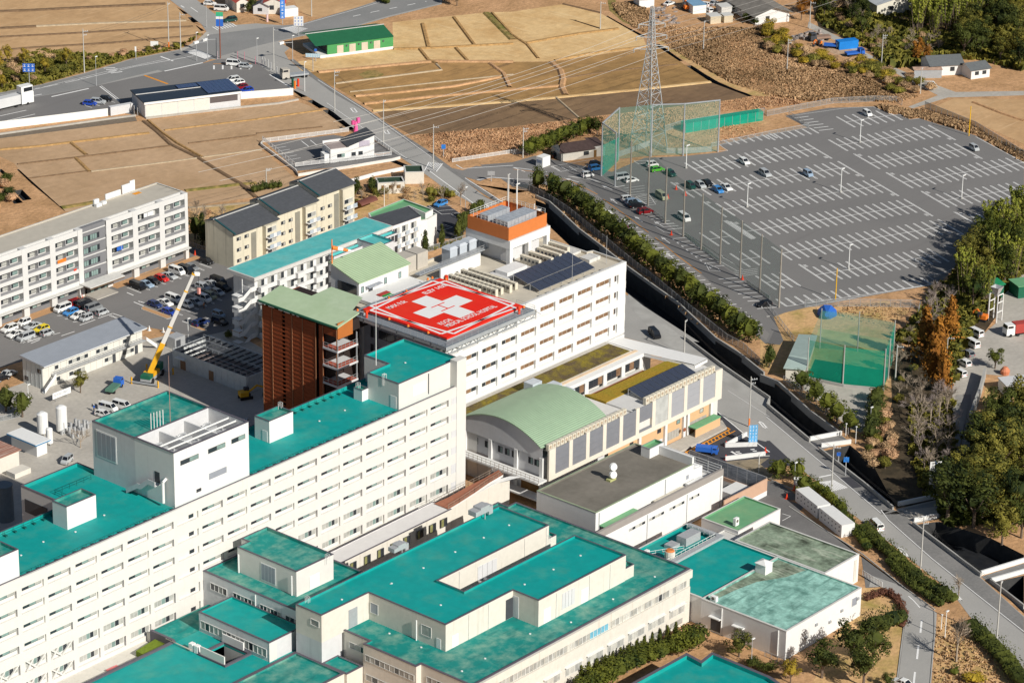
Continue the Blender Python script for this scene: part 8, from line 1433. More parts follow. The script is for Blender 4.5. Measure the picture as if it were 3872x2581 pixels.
for i,(t_,x_,y_,lb_) in enumerate((('10',420,560 - 60,'signal with its arm over the junction by the warehouse'),('00',1895,555,'signal with its arm over the near crossing'),('00',1975,530,'dark signal pole beside the tall store sign'))):
 p = g(t_,x_ if i else 330,y_ if i else 560); t = thing('traffic_signal',lb_,'traffic light',p); put('pole',MB().cyl((0,0,0),(0,0,6.4),.13,.1,6),FENCE if i < 2 else DARKM,t,True); put('arm',MB().bar((0,0,6),(-3.2,1.6,6.2),.12),FENCE,t,True); put('signal_head',MB().box(-4.2,-2.4,1.2,1.9,5.9,6.6),WHITEM,t,True)
cone = MB().cyl((0,0,0),(0,0,.75),.2,.04,8).box(-.24,.24,-.24,.24,0,.05).mesh('traffic_cone')
for pts,m_,lb_,gr_ in (([('22',1942,955),('22',1940,1080),('32',-15,1010),('22',1700,995)],REDM,'red traffic cone by the hospital drive','red cones by the hospital drive'),([('21',1487,185),('21',1572,240),('21',1412,265),('21',1443,600),('21',2092,1005)],REDM,'orange-red traffic cone beside the net poles','cones by the net poles'),([('32',180,1435),('32',250,1355)],REDM,'red marker post by the kerb of the service road','red marker posts'),([('01',1780,780)],REDM,'red cone at the end of the brick paving',None),([('02',1360 - 20,-100 + 60),('01',1362,1470),('01',1490,1485)],WHITEM,'white cone beside the site office roof','white cones by the site office'),([('20',362,1440)],ORANGEM,'orange cone before the brown-roofed house',None)):
 for k,q in enumerate(pts):
  if q[2] < 0: continue
  o = link('traffic_cone',cone,m_,None,g(*q)); o.scale = (1.6,1.6,1.7); tag(o,lb_,'traffic cone',gr_)
bn = MB().box(-.02,.02,-.35,.35,.3,2.4).box(-.04,.04,-.38,-.34,0,2.6).mesh('banner')
for x_,y_,m_,lb_ in ((2168,540,mat('pink_banner',(.75,.2,.3),.8),'pink banner left of the junction row'),(2230,545,mat('pink_banner',(.75,.2,.3)),'pink banner in the middle of the junction row'),(1985,540,mat('pale_banner',(.7,.5,.55),.8),'pale pink banner by the rusty sign pole'),(2330,585,mat('pink_banner',(.75,.2,.3)),'pink banner right of the junction row')): o = link('banner',bn,m_,None,g('00',x_,y_),R(-40)); tag(o,lb_,'banner')
for k,(x_,y_) in enumerate(((50,590),(75,600),(105,615),(130,640),(185,680))): o = link('banner',bn,WHITEM,None,g('10',x_,y_),R(-30)); tag(o,'white and green shop banner along the store corner','banner','white and green banners at the store corner')
for x_,y_,m_,lb_ in ((380,790,REDM,'red advertising post at the store exit'),(350,810,ORANGEM,'orange advertising post at the store exit'),(330,790,DGREEN,'green advertising post at the store exit'),(98,200,mat('pink_panel',(.75,.55,.55),.7),'pink and white panel sign at the red-roofed shop')): solo('advertising_post',MB().cyl(g('10',x_,y_),g('10',x_,y_) + zs * 2.4,.35,.35,8),m_,lb_,'sign')
pk = g('10',905,1200); b = MB().cyl(pk,pk + zs * 2.0,.7,.5,10).box(pk.x - 1.6,pk.x - .6,pk.y - .3,pk.y + .3,2.4,3.6).box(pk.x + .5,pk.x + 1.5,pk.y - .3,pk.y + .3,2.4,3.9).cyl(pk + zs * 2,pk + zs * 3.0,.55,.3,10)
solo('advertising_balloon',b,mat('bright_pink',(.85,.12,.35),.6),'bright pink rooftop advertising shape behind the clinic','advertisement')
q = g('22',1500,890); solo('wall_light',MB().cyl((-18.4,-67.2,2.9),(-18.4,-67.35,2.9),.5,.4,12),mat('brown_mirror',(.3,.1,.05),.5),'round brown convex mirror on the podium column','mirror')
for p0,p1,lb_ in ((('22',1935,965),('22',2130,860),'upper'),(('22',1935,965),('22',2225,955),'middle'),(('22',1935,1085),('22',2300,1040),'lower')): lowwall([g(*p0),g(*p1)],1.0,.35,WHITE2,lb_ + ' white barrier wall with a red top edge at the hospital drive',name='barrier_wall')
q = g('32',2170,300); o = link('boulder',MB().cyl((0,0,0),(0,0,1.0),1.0,1.2,12).cyl((0,0,1),(0,0,1.9),1.2,.5,12).mesh('buoy'),mat('faded_orange',(.6,.22,.12),.7),None,q); o.name = 'storage_ball'; tag(o,'faded orange ball beside the small tree in the plant yard','ball')
q = g('31',2255,1060); o = link('tyre_ring',MB().cyl((0,0,0),(0,0,.6),1.4,1.2,14).mesh('tyre_ring'),WHITEM,None,q); tag(o,'pale round ring on the bank beside the green plant shed','ring')
b = MB()
for k in range(4): b.bar((-88.5 + k * .9,8.5,.15),(-78.5 + k * .9,14.5,.15),.3)
solo('steel_beams',b,FENCE,'four pale steel beams lying in the shaded yard','beams')
b = MB()
for k in range(5):
 q = g('11',1020 + 0 * k,360);
A,d,n_,L_ = fr2(v2('11',960,400),v2('11',1110,345)); t = thing('cycle_shelter','reddish-brown arched cycle shelter behind the green roof','shelter',A); b = MB()
for k in range(6):
 a0,a1 = math.pi * k / 6,math.pi * (k + 1) / 6; q0 = A + n_ * (1.6 - 1.6 * math.cos(a0)) + zs * (2 + .8 * math.sin(a0)); q1 = A + n_ * (1.6 - 1.6 * math.cos(a1)) + zs * (2 + .8 * math.sin(a1)); b.quad(q0,q0 + d * L_,q1 + d * L_,q1)
put('arched_roof',b,mat('brown_arch_roof',(.16,.06,.045),.6),t); put('back',MB().obox(A + n_ * 3.1,d * L_,n_ * .1,(0,0,2)),mat('brown_shutter',(.22,.12,.04)),t)
bk = MB().cyl((-.5,-.02,.32),(-.5,.02,.32),.32,.32,10).cyl((.5,-.02,.32),(.5,.02,.32),.32,.32,10).bar((-.5,0,.35),(0,0,.8),.05).bar((0,0,.8),(.45,0,.9),.05).bar((.5,0,.35),(.4,0,1.0),.05).bar((.4,-.25,1.0),(.4,.25,1.0),.04).mesh('bicycle')
for k in range(7): o = link('bicycle',bk,(REDM,DARKM,DARKM)[k % 3],None,A_c(1270 + 28 * k,165 - 12 * k) - zs * .7,R(60)); o.location.z = .03; tag(o,'bicycle in the clutter of bicycles by the dormitory wall','bicycle','bicycles by the dormitory')
# pylon and its cables
py = thing('pylon','tall grey lattice power pylon behind the ball net','pylon',(134.5,64.8,0)); pc = Vector((134.5,64.8,0)); PYM = mat('pylon_steel',(.52,.54,.55),.5,.08,1,metal=.2)
def hw(z_): return 3.9 - (3.9 - .95) * min(z_,29) / 29 if z_ < 29 else .95 - .6 * (z_ - 29) / 13
cor = lambda i,z_: pc + Vector(((-1,1,1,-1)[i] * hw(z_),(-1,-1,1,1)[i] * hw(z_),z_)); lv = [0,5,9.5,13.5,17,20,22.7,25,27,29,31,33,35,37,39,42]
for i in range(4): put('leg',MB().bar(cor(i,0),cor(i,29),.2).bar(cor(i,29),cor(i,42),.16),PYM,py)
b = MB()
for z0,z1 in zip(lv,lv[1:]):
 for i in range(4): j = (i + 1) % 4; b.bar(cor(i,z0),cor(j,z1),.09).bar(cor(j,z0),cor(i,z1),.09).bar(cor(i,z1),cor(j,z1),.12)
put('lattice',b,PYM,py); armd = Vector((.8,-.6,0))
wires = MB()
for z_,r_ in ((30,5.0),(33.5,4.4),(37,3.8)):
 for s_ in (-1,1): tp_ = pc + armd * s_ * r_ + zs * z_; put('crossarm',MB().bar(pc + zs * (z_ + .9),tp_,.16).bar(pc + zs * (z_ - .5),tp_,.16).bar(tp_,tp_ - zs * 1.2,.2),PYM,py)
def wire(b_,p,q,sag=1.5,r_=.045,n=14):
 p,q = Vector(p),Vector(q); pts = [p.lerp(q,k / n) - zs * (4 * sag * (k / n) * (1 - k / n)) for k in range(n + 1)]
 for a_,c_ in zip(pts,pts[1:]): b_.cyl(a_,c_,r_,r_,3,False)
CABM = mat('cable_grey',(.45,.43,.40),.6)
for k,(z_,r_,s_,x_,y_,zz) in enumerate(((29,5,-1,50,1440,26),(29,5,1,1300,1235,24),(32.5,4.4,-1,200,1290,29),(32.5,4.4,1,1180,1150,27),(36,3.8,-1,700,1110,30),(36,3.8,1,1200,1060,30))):
 p = pc + armd * s_ * r_ + zs * z_; q = g('10',x_,y_,zz); e_ = p + (q - p) * (1.6 if x_ > 1000 else 1.0); e_.z = zz; b = MB(); wire(b,p,e_,2.5); wire(b,p,p + (p - e_).normalized() * 170 + zs * 8,3); o = solo('power_cable',b,CABM,'thin grey power cable strung across the fields from the pylon','cable','power cables from the pylon',base=tuple(p))
for a_,c_,za,zb_,lb_ in ((('22',2152,780),('32',585,1395),11.6,11.2,'thin cable between the two poles above the dark channel'),(('32',585,1395),('33',1400,530),11.2,11.3,'thin cable from the zebra pole down to the next pole'),(('33',1400,530),('33',2095,1170),11.2,12,'thin cable between the last two roadside poles'),(('22',1560,125),('22',2152,780),8.5,11.6,'thin cable running down from the pole behind the canopy'),(('10',713,1015),('10',1158,1310),11.8,12.2,'thin cable between the poles above the clinic'),(('10',1158,1310),('10',1612,1540),12.2,12.1,'thin cable from the clinic pole to the zebra pole'),(('00',770,665),('00',1540,445),12.8,14,'thin cable along the highway field')):
 b = MB(); p,q = g(*a_),g(*c_); wire(b,p + zs * za,q + zs * zb_,.8,.03,8); wire(b,p + zs * (za - .8) + Vector((.8,.3,0)),q + zs * (zb_ - .8) + Vector((.8,.3,0)),.9,.03,8); solo('overhead_cable',b,mat('dark_cable',(.10,.10,.10),.6),lb_,'cable')
# ================================================================== PLANTS
def leafball(b,c,r_,n,s,flat=1.0,up=.35,rg=rnd):
 'n small leaf sprays through the outer half of an ellipsoid clump'
 for _ in range(n):
  d = Vector((rg.gauss(0,1),rg.gauss(0,1),rg.gauss(0,1) + up)).normalized(); k = rg.uniform(.55,1.06)
  p = Vector(c) + Vector((d.x * r_,d.y * r_,d.z * r_ * flat)) * k; a = d.orthogonal().normalized(); a = (a + d * rg.uniform(-.5,.5) + Vector((rg.uniform(-.5,.5),) * 3)).normalized(); e = d.cross(a).normalized(); sz = s * rg.uniform(.6,1.3)
  b.add([p - a * sz,p + e * sz * .55,p + a * sz,p - e * sz * .55],[(0,1,2,3)])
def core(b,c,r_,flat,n=6):
 o = len(b.v); rings = []
 for i in range(1,n):
  th = math.pi * i / n
  for j in range(8): ph = 2 * math.pi * j / 8; q = r_ * (.74 + .14 * math.sin(3 * ph + i)); b.v.append((c[0] + q * math.sin(th) * math.cos(ph),c[1] + q * math.sin(th) * math.sin(ph),c[2] + q * flat * math.cos(th)))
 b.v += [(c[0],c[1],c[2] + r_ * flat * .9),(c[0],c[1],c[2] - r_ * flat * .9)]; t_,u_ = o + (n - 1) * 8,o + (n - 1) * 8 + 1
 for i in range(n - 2):
  for j in range(8): a,a2 = o + i * 8 + j,o + i * 8 + (j + 1) % 8; b.f.append((a,a + 8,a2 + 8,a2))
 for j in range(8): b.f.append((t_,o + j,o + (j + 1) % 8)); b.f.append((u_,o + (n - 2) * 8 + (j + 1) % 8,o + (n - 2) * 8 + j))
_tr = {}
def treeproto(kind,v):
 k = (kind,v)
 if k in _tr: return _tr[k]
 rg = random.Random(hash(kind) % 1000 + v * 17 if False else sum(map(ord,kind)) * 7 + v * 13); c = MB(); t = MB()
 if kind == 'round':                                       # clipped ovoid conifer, unit height 1, radius .34
  core(c,(0,0,.56),.27,1.45)
  for i in range(11): a = rg.random() * 6.3; z = rg.uniform(.2,.92); q = .23 * math.sin(math.pi * min(.98,max(.08,z))) ** .6; leafball(c,(q * math.cos(a),q * math.sin(a),z),.14,46,.036,1.1,rg=rg)
  t.cyl((0,0,0),(0,0,.3),.035,.03,6)
 elif kind == 'cone':
  core(c,(0,0,.45),.17,2.3)
  for i in range(14): z = .1 + .85 * i / 13; q = .2 * (1 - z) + .02; a = rg.random() * 6.3; leafball(c,(q * .5 * math.cos(a),q * .5 * math.sin(a),z),.06 + .13 * (1 - z),36,.034,1.3,rg=rg)
  t.cyl((0,0,0),(0,0,.2),.03,.03,6)
 elif kind in ('broad','bamboo','cedar'):
  nb = dict(broad=16,bamboo=18,cedar=20)[kind]
  if kind == 'broad': core(c,(0,0,.56),.24,1.0)
  for i in range(nb):
   a = rg.random() * 6.3
   if kind == 'broad': z = rg.uniform(.34,.92); q = .33 * math.sin(math.pi * (z - .14) / .9) ** .7 * rg.uniform(.6,1); leafball(c,(q * math.cos(a),q * math.sin(a),z),rg.uniform(.1,.17),95,.027,.8,rg=rg)
   elif kind == 'bamboo':
    x0,y0 = .2 * math.cos(a) * rg.random(),.2 * math.sin(a) * rg.random(); bx,by = x0 + .16 * math.cos(a),y0 + .16 * math.sin(a)
    for j in range(6): f_ = j / 5; leafball(c,(x0 + (bx - x0) * f_ * f_,y0 + (by - y0) * f_ * f_,.35 + .6 * f_),.07 - .03 * f_,17,.032,1.4,rg=rg)
    t.cyl((x0,y0,0),(bx,by,.95),.008,.004,3)
   else: z = .12 + .85 * i / nb; q = .23 * (1.05 - z); leafball(c,(q * .6 * math.cos(a),q * .6 * math.sin(a),z),.07 + .12 * (1 - z),46,.03,1.0,rg=rg)
  if kind == 'cedar': core(c,(0,0,.5),.16,2.4)
  t.cyl((0,0,0),(0,0,.6),.03,.018,6)
  if kind == 'broad':
   for i in range(5): a = i * 1.26; t.cyl((0,0,.25),(.22 * math.cos(a),.22 * math.sin(a),.6),.016,.006,5)
 elif kind == 'bare':
  def br(p,d,L_,r_,dep):
   q = p + d * L_; (t if dep > 1 else c).cyl(p,q,r_,r_ * .6,4 if dep > 1 else 3,False)
   if dep:
    for _ in range(4 if dep > 1 else 5): nd = (d + Vector((rg.gauss(0,.5),rg.gauss(0,.5),rg.gauss(.12,.3)))).normalized(); br(p + d * L_ * rg.uniform(.45,1),nd,L_ * rg.uniform(.5,.75),r_ * .55,dep - 1)
  br(Vector((0,0,0)),Vector((0,0,1)),.36,.02,4)
 elif kind == 'bush':
  core(c,(0,0,.40),.38,.85)
  for i in range(12): a = rg.random() * 6.3; q = .3 * rg.random() ** .5; leafball(c,(q * math.cos(a),q * math.sin(a),rg.uniform(.3,.66)),.22,60,.042,.9,rg=rg)
  t.cyl((0,0,0),(0,0,.2),.03,.03,5)
 _tr[k] = (c.mesh('crown'),t.mesh('trunk')); return _tr[k]
def tree(p,kind,h,leaf,label,w_=None,name=None,cat='tree',group=None):
 v = rnd.randrange(3); cm_,tm_ = treeproto(kind,v); t = thing(name or 'tree',label,cat,Vector((p[0],p[1],p[2] if len(p) > 2 else 0)),rnd.random() * 6.28,group); s = w_ or h; t.scale = (s,s,h)
 link('trunk',tm_,BARK if kind != 'bare' else TWIG,t); link('crown',cm_,leaf,t); return t
# cypress row beside the car park
TR = ((225,195),(368,250),(470,300),(560,345),(620,395),(700,455),(760,510),(840,575),(905,635),(990,680),(1060,745),(1120,800),(1200,865),(1280,935),(1355,1000),(1425,1065),(1530,1115),(1620,1185),(1700,1260),(1790,1320),(1885,1385),(1975,1460),(2060,1520),(2150,1575))
for i,(x_,y_) in enumerate(TR):
 lb_ = ORD[i] + ' round dark evergreen from the top in the long row beside the car park'
 if i == 0: lb_ = 'round dark evergreen standing alone at the head of the long row'
 tree(g('21',x_,y_),'round',6.8 if i else 6.6,L_HEDGE if i % 2 else L_DARK,lb_,10.4 if i else 8.6,'evergreen_tree',group='evergreen row beside the car park' if i else None)
for i,(x_,y_) in enumerate(((320,450),(440,550),(540,650),(640,740),(750,830))): tree(g('32',x_,y_),'round',5.6,L_HEDGE,'evergreen %s in the row between the channel and the practice range' % ('first','second','third','fourth','last')[i],8.6,'evergreen_tree')
tree(g('32',20,240),'round',6,L_DARK,'evergreen at the far corner of the practice range shed',6.4,'evergreen_tree')
for i in range(6): tree(g('32',1010 - 14 * i,560 + 70 * i),'round',4.6,L_DARK,ORD[i] + ' dark evergreen from the top in the short row right of the range yard',7.5,'evergreen_tree',group='evergreen row right of the range yard')
for x_,y_,lb_ in ((110,1255,'round evergreen left of a pair beside the zebra crossing'),(265,1270,'round evergreen right of a pair beside the zebra crossing'),(345,1400,'narrow evergreen before the storage containers')): tree(g('32',x_,y_),'round',5.2,L_HEDGE,lb_,8.2,'evergreen_tree')
for i,(x_,y_,h) in enumerate(((1385,830,6.5),(1540,770,6.5),(1690,715,6.5),(1840,640,7),(1880,600,6),(1900,560,6),(1985,480,6),(2040,420,5))): tree(g('11',x_,y_),'cone' if i < 4 else 'round',h,L_DARK,'dark pointed evergreen %s from the left behind the white wing' % ('first','second','third','fourth','fifth','sixth','seventh','eighth')[i],h,'evergreen_tree')
for x_,y_,lb_ in ((910,235,'clipped cypress left of two behind the flats'),(1050,215,'clipped cypress right of two behind the flats'),(825,240,'low cypress at the end of the stepped apartments')): tree(g('11',x_,y_),'round',5,L_DARK,lb_,5.4,'cypress')
for x_,y_,lb_ in ((2105,800,'small pointed fir first by the apartment fence'),(2260,840,'small pointed fir second by the apartment fence')): tree(g('01',x_,y_),'cone',5,L_DARK,lb_,5,'fir_tree')
for x_,y_,h,lb_ in ((1850,690,9,'tall dark conifer between dormitory and apartments'),(1930,700,8,'second dark conifer between dormitory and apartments'),(1990,650,7,'shorter conifer before the apartment gable'),(1780,640,7,'conifer nearest the dormitory corner')): tree(g('01',x_,y_),'cone' if h > 7.5 else 'round',h,L_DARK,lb_,h,'conifer')
for x_,y_,h,lb_ in ((2200,830,9,'bare reddish tree before the apartment gable'),(2060,700,7,'bare tree by the dark conifers')): tree(g('01',x_,y_),'bare',h,mat('reddish_twigs',(.45,.22,.12),.9,.2,1),lb_,h,'bare_tree')
for i,(x_,y_,h) in enumerate(((15,770,9),(160,700,8.5),(440,630,9),(575,570,10),(330,660,6))): tree(g('11',x_,y_),'bare',h,TWIG,'slim bare tree %s from the left against the stepped apartments' % ('first','second','fourth','fifth','third')[i],h,'bare_tree')
tree(g('11',1860,330),'bare',9,TWIG,'bare tree beside the small corner car park',9,'bare_tree'); tree(g('11',1700,320),'bare',7,TWIG,'bare tree behind the bright blue hatchback',7,'bare_tree')
tree(g('02',735,470),'broad',5.6,L_OLIVE,'round olive tree in front of the site office',5.8,'tree'); tree(g('02',55,640),'round',6.5,L_DARK,'dark conifer first at the left edge of the yard',8,'conifer'); tree(g('02',205,690),'round',6.8,L_DARK,'dark conifer second beside the yard lamp',7.6,'conifer')
tree(g('02',735,970),'bare',7,TWIG,'bare tree beside the gas pipework',7,'bare_tree'); tree(g('01',2200,1500),'bare',6,TWIG,'bare tree before the white flats',7,'bare_tree'); tree(g('01',2080,1540),'bush',2.4,L_OLIVE,'bush at the corner of the roofless shed',3,'bush','bush')
for i in range(9): f_ = i / 8; tree(g('20',135 + 560 * f_,1420 - 210 * f_),'round',5.2,L_HEDGE,ORD[i] + ' clipped dark hedge tree from the left behind the ticket kiosk',8,'hedge_tree',group='clipped hedge trees by the kiosk')
tree(g('20',765,1235),'broad',5.6,L_DARK,'dark tree behind the brown-roofed house',6,'tree')
# clipped balls by the laboratory
for i,(x_,y_,s_) in enumerate(((1650,1250,6.6),(1540,1290,6.6),(1450,1315,5.2),(1345,1350,5.2),(1240,1385,5.2),(1130,1425,5.4),(1040,1470,5.6),(940,1520,5.6),(850,1568,5.4),(760,1610,5.4),(690,1650,5.2),(600,1700,5.2))): tree(g('23',x_,y_),'bush',s_ * 1.0,L_HEDGE,ORD[i] + ' clipped round shrub from the right below the laboratory windows',s_ * 1.35,'round_shrub','shrub','clipped round shrubs by the laboratory')
for i in range(13): f_ = i / 12; tree(g('23',1480 - 860 * f_,1165 + 400 * f_),'cone',3.8,L_HEDGE,ORD[i] + ' narrow dark cypress from the right against the laboratory wall',4.2,'cypress','shrub','narrow cypresses along the laboratory wall')
tree(g('23',2060,1330),'broad',5.5,L_OLIVE,'spreading olive-green tree by the white block wall',7.5,'tree'); tree(g('23',2180,1420),'bush',2.5,L_DARK,'dark low shrub beside the lamp post',4.5,'bush','shrub'); tree(g('23',2320,1460),'bush',2.5,L_DARK,'dark low shrub at the parapet corner',5,'bush','shrub')
tree(g('33',215,1568),'broad',5.0,L_YEL,'small yellow-leaved tree near the fence corner',5.2,'tree')
for x_,y_,h,w_,lb_ in ((500,1520,8,10,'dark evergreen below the white block at lower right'),(790,1430,11,11,'tall dark evergreen in the middle of the garden group'),(960,1400,10,10,'dark evergreen right of the tall one in the garden group'),(880,1600,9,10,'dark evergreen at the bottom edge of the garden group'),(1100,1600,3,4,'low bush by the service road')): tree(g('33',x_,y_),'broad',h,L_DARK,lb_,w_,'evergreen_tree')
def hedge(s,h,w_,leaf,label,step=1.2,name='hedge'):
 p = PL(s); b = MB(); rg = random.Random(5)
 for a,c_ in zip(p,p[1:]):
  L_ = (c_ - a).length; n = max(1,int(L_ / step)); d = (c_ - a).normalized(); nn = Vector((-d.y,d.x,0))
  for k in range(n):
   q = a.lerp(c_,(k + .5) / n); hh_ = h * rg.uniform(.75,1.15); core(b,(q.x,q.y,hh_ * .45),w_ * .5,hh_ / w_ * .95,4)
   for j in range(3): leafball(b,(q.x + nn.x * rg.uniform(-.4,.4) * w_,q.y + nn.y * rg.uniform(-.4,.4) * w_,hh_ * rg.uniform(.4,.85)),w_ * .36,22,.24,.9,rg=rg)
 return solo(name,b,leaf,label,'hedge')
hedge('32 430,1360 560,1440 700,1568',3.0,3.2,L_HEDGE,'bushy hedge between the containers and the main road'); hedge('33 690,60 850,260 920,370',2.6,3.4,L_HEDGE,'thick hedge at the end of the storage containers'); hedge('33 880,180 1180,460 1400,660 1700,830',2.4,4.6,L_DARK,'long ragged hedge beside the main road'); hedge('33 1100,480 1350,720 1600,880',2.0,2.6,L_DARK,'dark clipped hedge along the service road'); hedge('33 1850,1080 2050,1250 2200,1420 2330,1600',3.0,5.5,L_DARK,'wide ragged hedge at the lower right road edge')
hedge('33 900,820 1090,745 1190,820 1250,930 1230,1060',1.2,2.0,mat('brown_hedge',(.12,.05,.03),.9,.3,1),'curved reddish-brown clipped hedge round the lawn corner',.8); hedge('33 980,1100 1120,1060 1230,1010',4.0,5.0,L_DARK,'tall dark clipped hedge below the curved lawn'); hedge('33 1660,1480 1760,1500',1.6,2.6,L_HEDGE,'small round clipped shrub pair by the lawn')
tree(g('33',1890,1560),'bush',2.6,L_YEL,'yellow-green clipped dome at the bottom right lawn',5.5,'round_shrub','shrub')
tree(g('33',1725,1375),'bare',13,TWIG,'tall bare tree on the lawn beside the service road',13,'bare_tree'); tree(g('33',1745,800),'bare',8,TWIG,'pale bare tree at the end of the roadside hedge',7,'bare_tree')
hedge('10 1090,-10 1200,40',2.5,3,L_DARK,'dark hedge beside the top road'); hedge('11 -40,220 60,190 230,165',2.5,2.6,L_DARK,'dark hedge behind the apartment roofs'); hedge('11 1450,770 1900,660',1.0,1.6,L_OLIVE,'low hedge under the row of pointed evergreens'); hedge('11 1560,240 1700,250 1800,260',3,3.4,L_OLIVE,'olive shrubs behind the small corner car park')
# woodland: individual trees
def inpoly(x,y,P_):
 c = False
 for i in range(len(P_)):
  a,b = P_[i - 1],P_[i]
  if (a[1] > y) != (b[1] > y) and x < (b[0] - a[0]) * (y - a[1]) / (b[1] - a[1]) + a[0]: c = not c
 return c
def scatter(s,n,dmin,seed=3):
 P_ = PL(s); xs = [p.x for p in P_]; ys = [p.y for p in P_]; rg = random.Random(seed); out = []; k = 0
 while len(out) < n and k < n * 60:
  k += 1; x,y = rg.uniform(min(xs),max(xs)),rg.uniform(min(ys),max(ys))
  if inpoly(x,y,P_) and all((x - a) ** 2 + (y - b) ** 2 > dmin * dmin for a,b in out): out.append((x,y))
 return out
KW = dict(broad='leafy tree',bush='bush',bare='bare twiggy tree',bamboo='feathery bamboo clump')
LW = {'dark_evergreen_leaves': 'dark green','hedge_leaves': 'green','olive_leaves': 'olive green','yellowing_leaves': 'yellow-green','bamboo_leaves': 'yellow-green','rust_cedar_leaves': 'rust-brown','dry_brown_foliage': 'dry brown','dry_reddish_foliage': 'dry reddish','bare_twigs': 'brown','grey_twigs': 'grey'}
def wood(s,n,dmin,kinds,place,group,seed=3,name=None,zf=None):
 rg = random.Random(seed)
 for x,y in scatter(s,n,dmin,seed): k,h,wf,lf = rg.choice(kinds); h *= rg.uniform(.8,1.2); tree((x,y,0),k,h,lf,LW[lf.name] + ' ' + KW[k] + ' ' + place,h * wf,dict(broad='tree',bush='bush',bare='bare_tree',bamboo='bamboo')[k],'bush' if k == 'bush' else 'tree',group)
wood('30 1420,-60 2150,-80 1950,180 1560,340 1330,300',46,3.6,[('bamboo',10,.9,L_BAMB)],'on the top right slope','bamboo grove at the top right',2,'bamboo')
wood('30 2000,120 2345,-40 2345,640 2150,600 1760,520 1690,360',40,5.0,[('broad',11,1.0,L_DARK),('broad',9,1.0,L_OLIVE)],'in the wood behind the two houses','dark wood behind the houses',4); wood('30 2150,-60 2345,-60 2345,200 2000,180',10,6,[('broad',11,1,L_DARK),('broad',10,1,L_TAN)],'at the top right corner','trees at the top right corner',5)
wood('30 470,-60 850,-60 880,330 700,300 520,180',24,4.0,[('bare',9,1,TWIG),('broad',8,.9,L_DARK),('bush',3.5,1,L_TAN)],'on the bank left of the barn','mixed trees left of the barn',6); wood('30 900,330 1250,330 1700,380 1500,520 1250,540 960,470',40,2.6,[('bare',5,1.2,TWIG),('bush',2.5,1.3,L_TAN),('bush',2.2,1.3,L_OLIVE)],'on the slope above the lane','twiggy growth on the slope',7)
wood('30 270,60 400,60 400,200 280,190',3,3,[('broad',8,.8,L_RUST)],'beside the top lane','rust trees by the top lane',8); wood('30 1300,560 1480,600 1400,520 1330,470',3,2.6,[('broad',6,.9,L_RUST)],'behind the grey tiled house','rust trees by the house',9)
wood('30 0,320 180,380 400,520 640,560 980,600 1150,700 1100,760 850,710 400,620 0,470',40,2.8,[('bush',3.6,1.4,L_YEL),('bush',3.6,1.4,L_OLIVE),('bush',3,1.5,L_TAN)],'along the edge of the scrub','bushes along the scrub edge',10,'bush'); wood('30 1000,640 1450,760 1500,840 1200,900 1000,780',16,3.2,[('bush',3,1.5,L_OLIVE),('bush',3,1.5,L_TAN)],'near the lane junction','bushes near the lane junction',11,'bush')
wood('31 2345,480 2060,620 1870,800 1790,980 1700,1180 1850,1330 2040,1260 2080,1130 2345,880',40,4.2,[('broad',10,.9,L_HEDGE),('broad',9,.9,L_OLIVE),('bamboo',10,.8,L_BAMB)],'in the belt right of the car park','tree belt right of the car park',12); wood('31 1450,1300 1650,1120 1700,1300 1560,1560 1430,1560',7,3.6,[('bare',9,1,mat('grey_twigs',(.33,.27,.25),.95,.2,1))],'in the shade above the gully','bare trees above the gully',13,'bare_tree')
for t_,x_,y_,h in (('31',1660,1568,12),('32',1440,200,15),('32',1560,260,14),('32',1500,420,14),('32',1590,480,12),('31',1500,1720,8)): tree(g(t_,x_,y_),'cedar',h,L_RUST,'tall rust-orange cedar beside the gully',h * 1.05,'cedar',group='rust cedars beside the gully')
wood('32 1290,560 1640,520 1690,900 1680,1250 1500,1300 1320,1100',22,3.4,[('bare',9,1.1,TWIG),('bare',8,1.1,mat('grey_twigs',(.33,.27,.25)))],'beside the shaded lane','bare trees beside the shaded lane',14,'bare_tree'); wood('32 1040,720 1130,700 1140,1150 1000,1200 850,1060 950,860',16,2.4,[('bush',3.4,1.3,L_PINK),('bush',3.4,1.2,L_TAN),('bush',3,1.2,L_OLIVE)],'at the edge of the channel bank','dry bushes on the channel bank',15,'bush')
wood('32 1180,-40 1330,-40 1330,500 1190,560',16,3,[('bush',2.4,1.4,L_OLIVE),('bare',6,1.1,TWIG)],'in the gully behind the range','dry growth in the gully',16,'bush')
wood('32 2110,760 2345,690 2345,1650 33 1640,130 32 1640,1540 1850,1200 1960,1000',36,5.0,[('broad',11,1.15,L_DARK),('broad',12,1.1,L_DARK),('broad',11,1.1,L_OLIVE)],'in the big mass at the lower right edge','big evergreens at the lower right edge',17); wood('33 1640,60 2345,-20 2345,380 2150,330 1900,160',16,5.5,[('broad',11,1.1,L_DARK),('broad',10,1.1,L_OLIVE)],'above the pit darkened as their shadow','evergreens above the lower channel',18)
tree(g('32',2080,250),'broad',5.5,L_HEDGE,'small round tree alone in the plant yard',6,'tree')
wood('00 -40,720 -40,560 250,520 560,560 770,640 650,690 380,745 0,820',22,2.6,[('bush',3.6,1.3,L_OLIVE),('broad',5.5,.9,L_YEL),('bush',3,1.4,L_TAN)],'by the highway at the left edge','bushes by the highway',19,'bush'); wood('00 790,560 1200,510 1640,430 1600,410 1180,480 790,540',13,2.6,[('bush',2,1.5,L_PINK),('bush',1.8,1.5,L_OLIVE)],'along the highway verge','low shrubs on the highway verge',20,'bush')
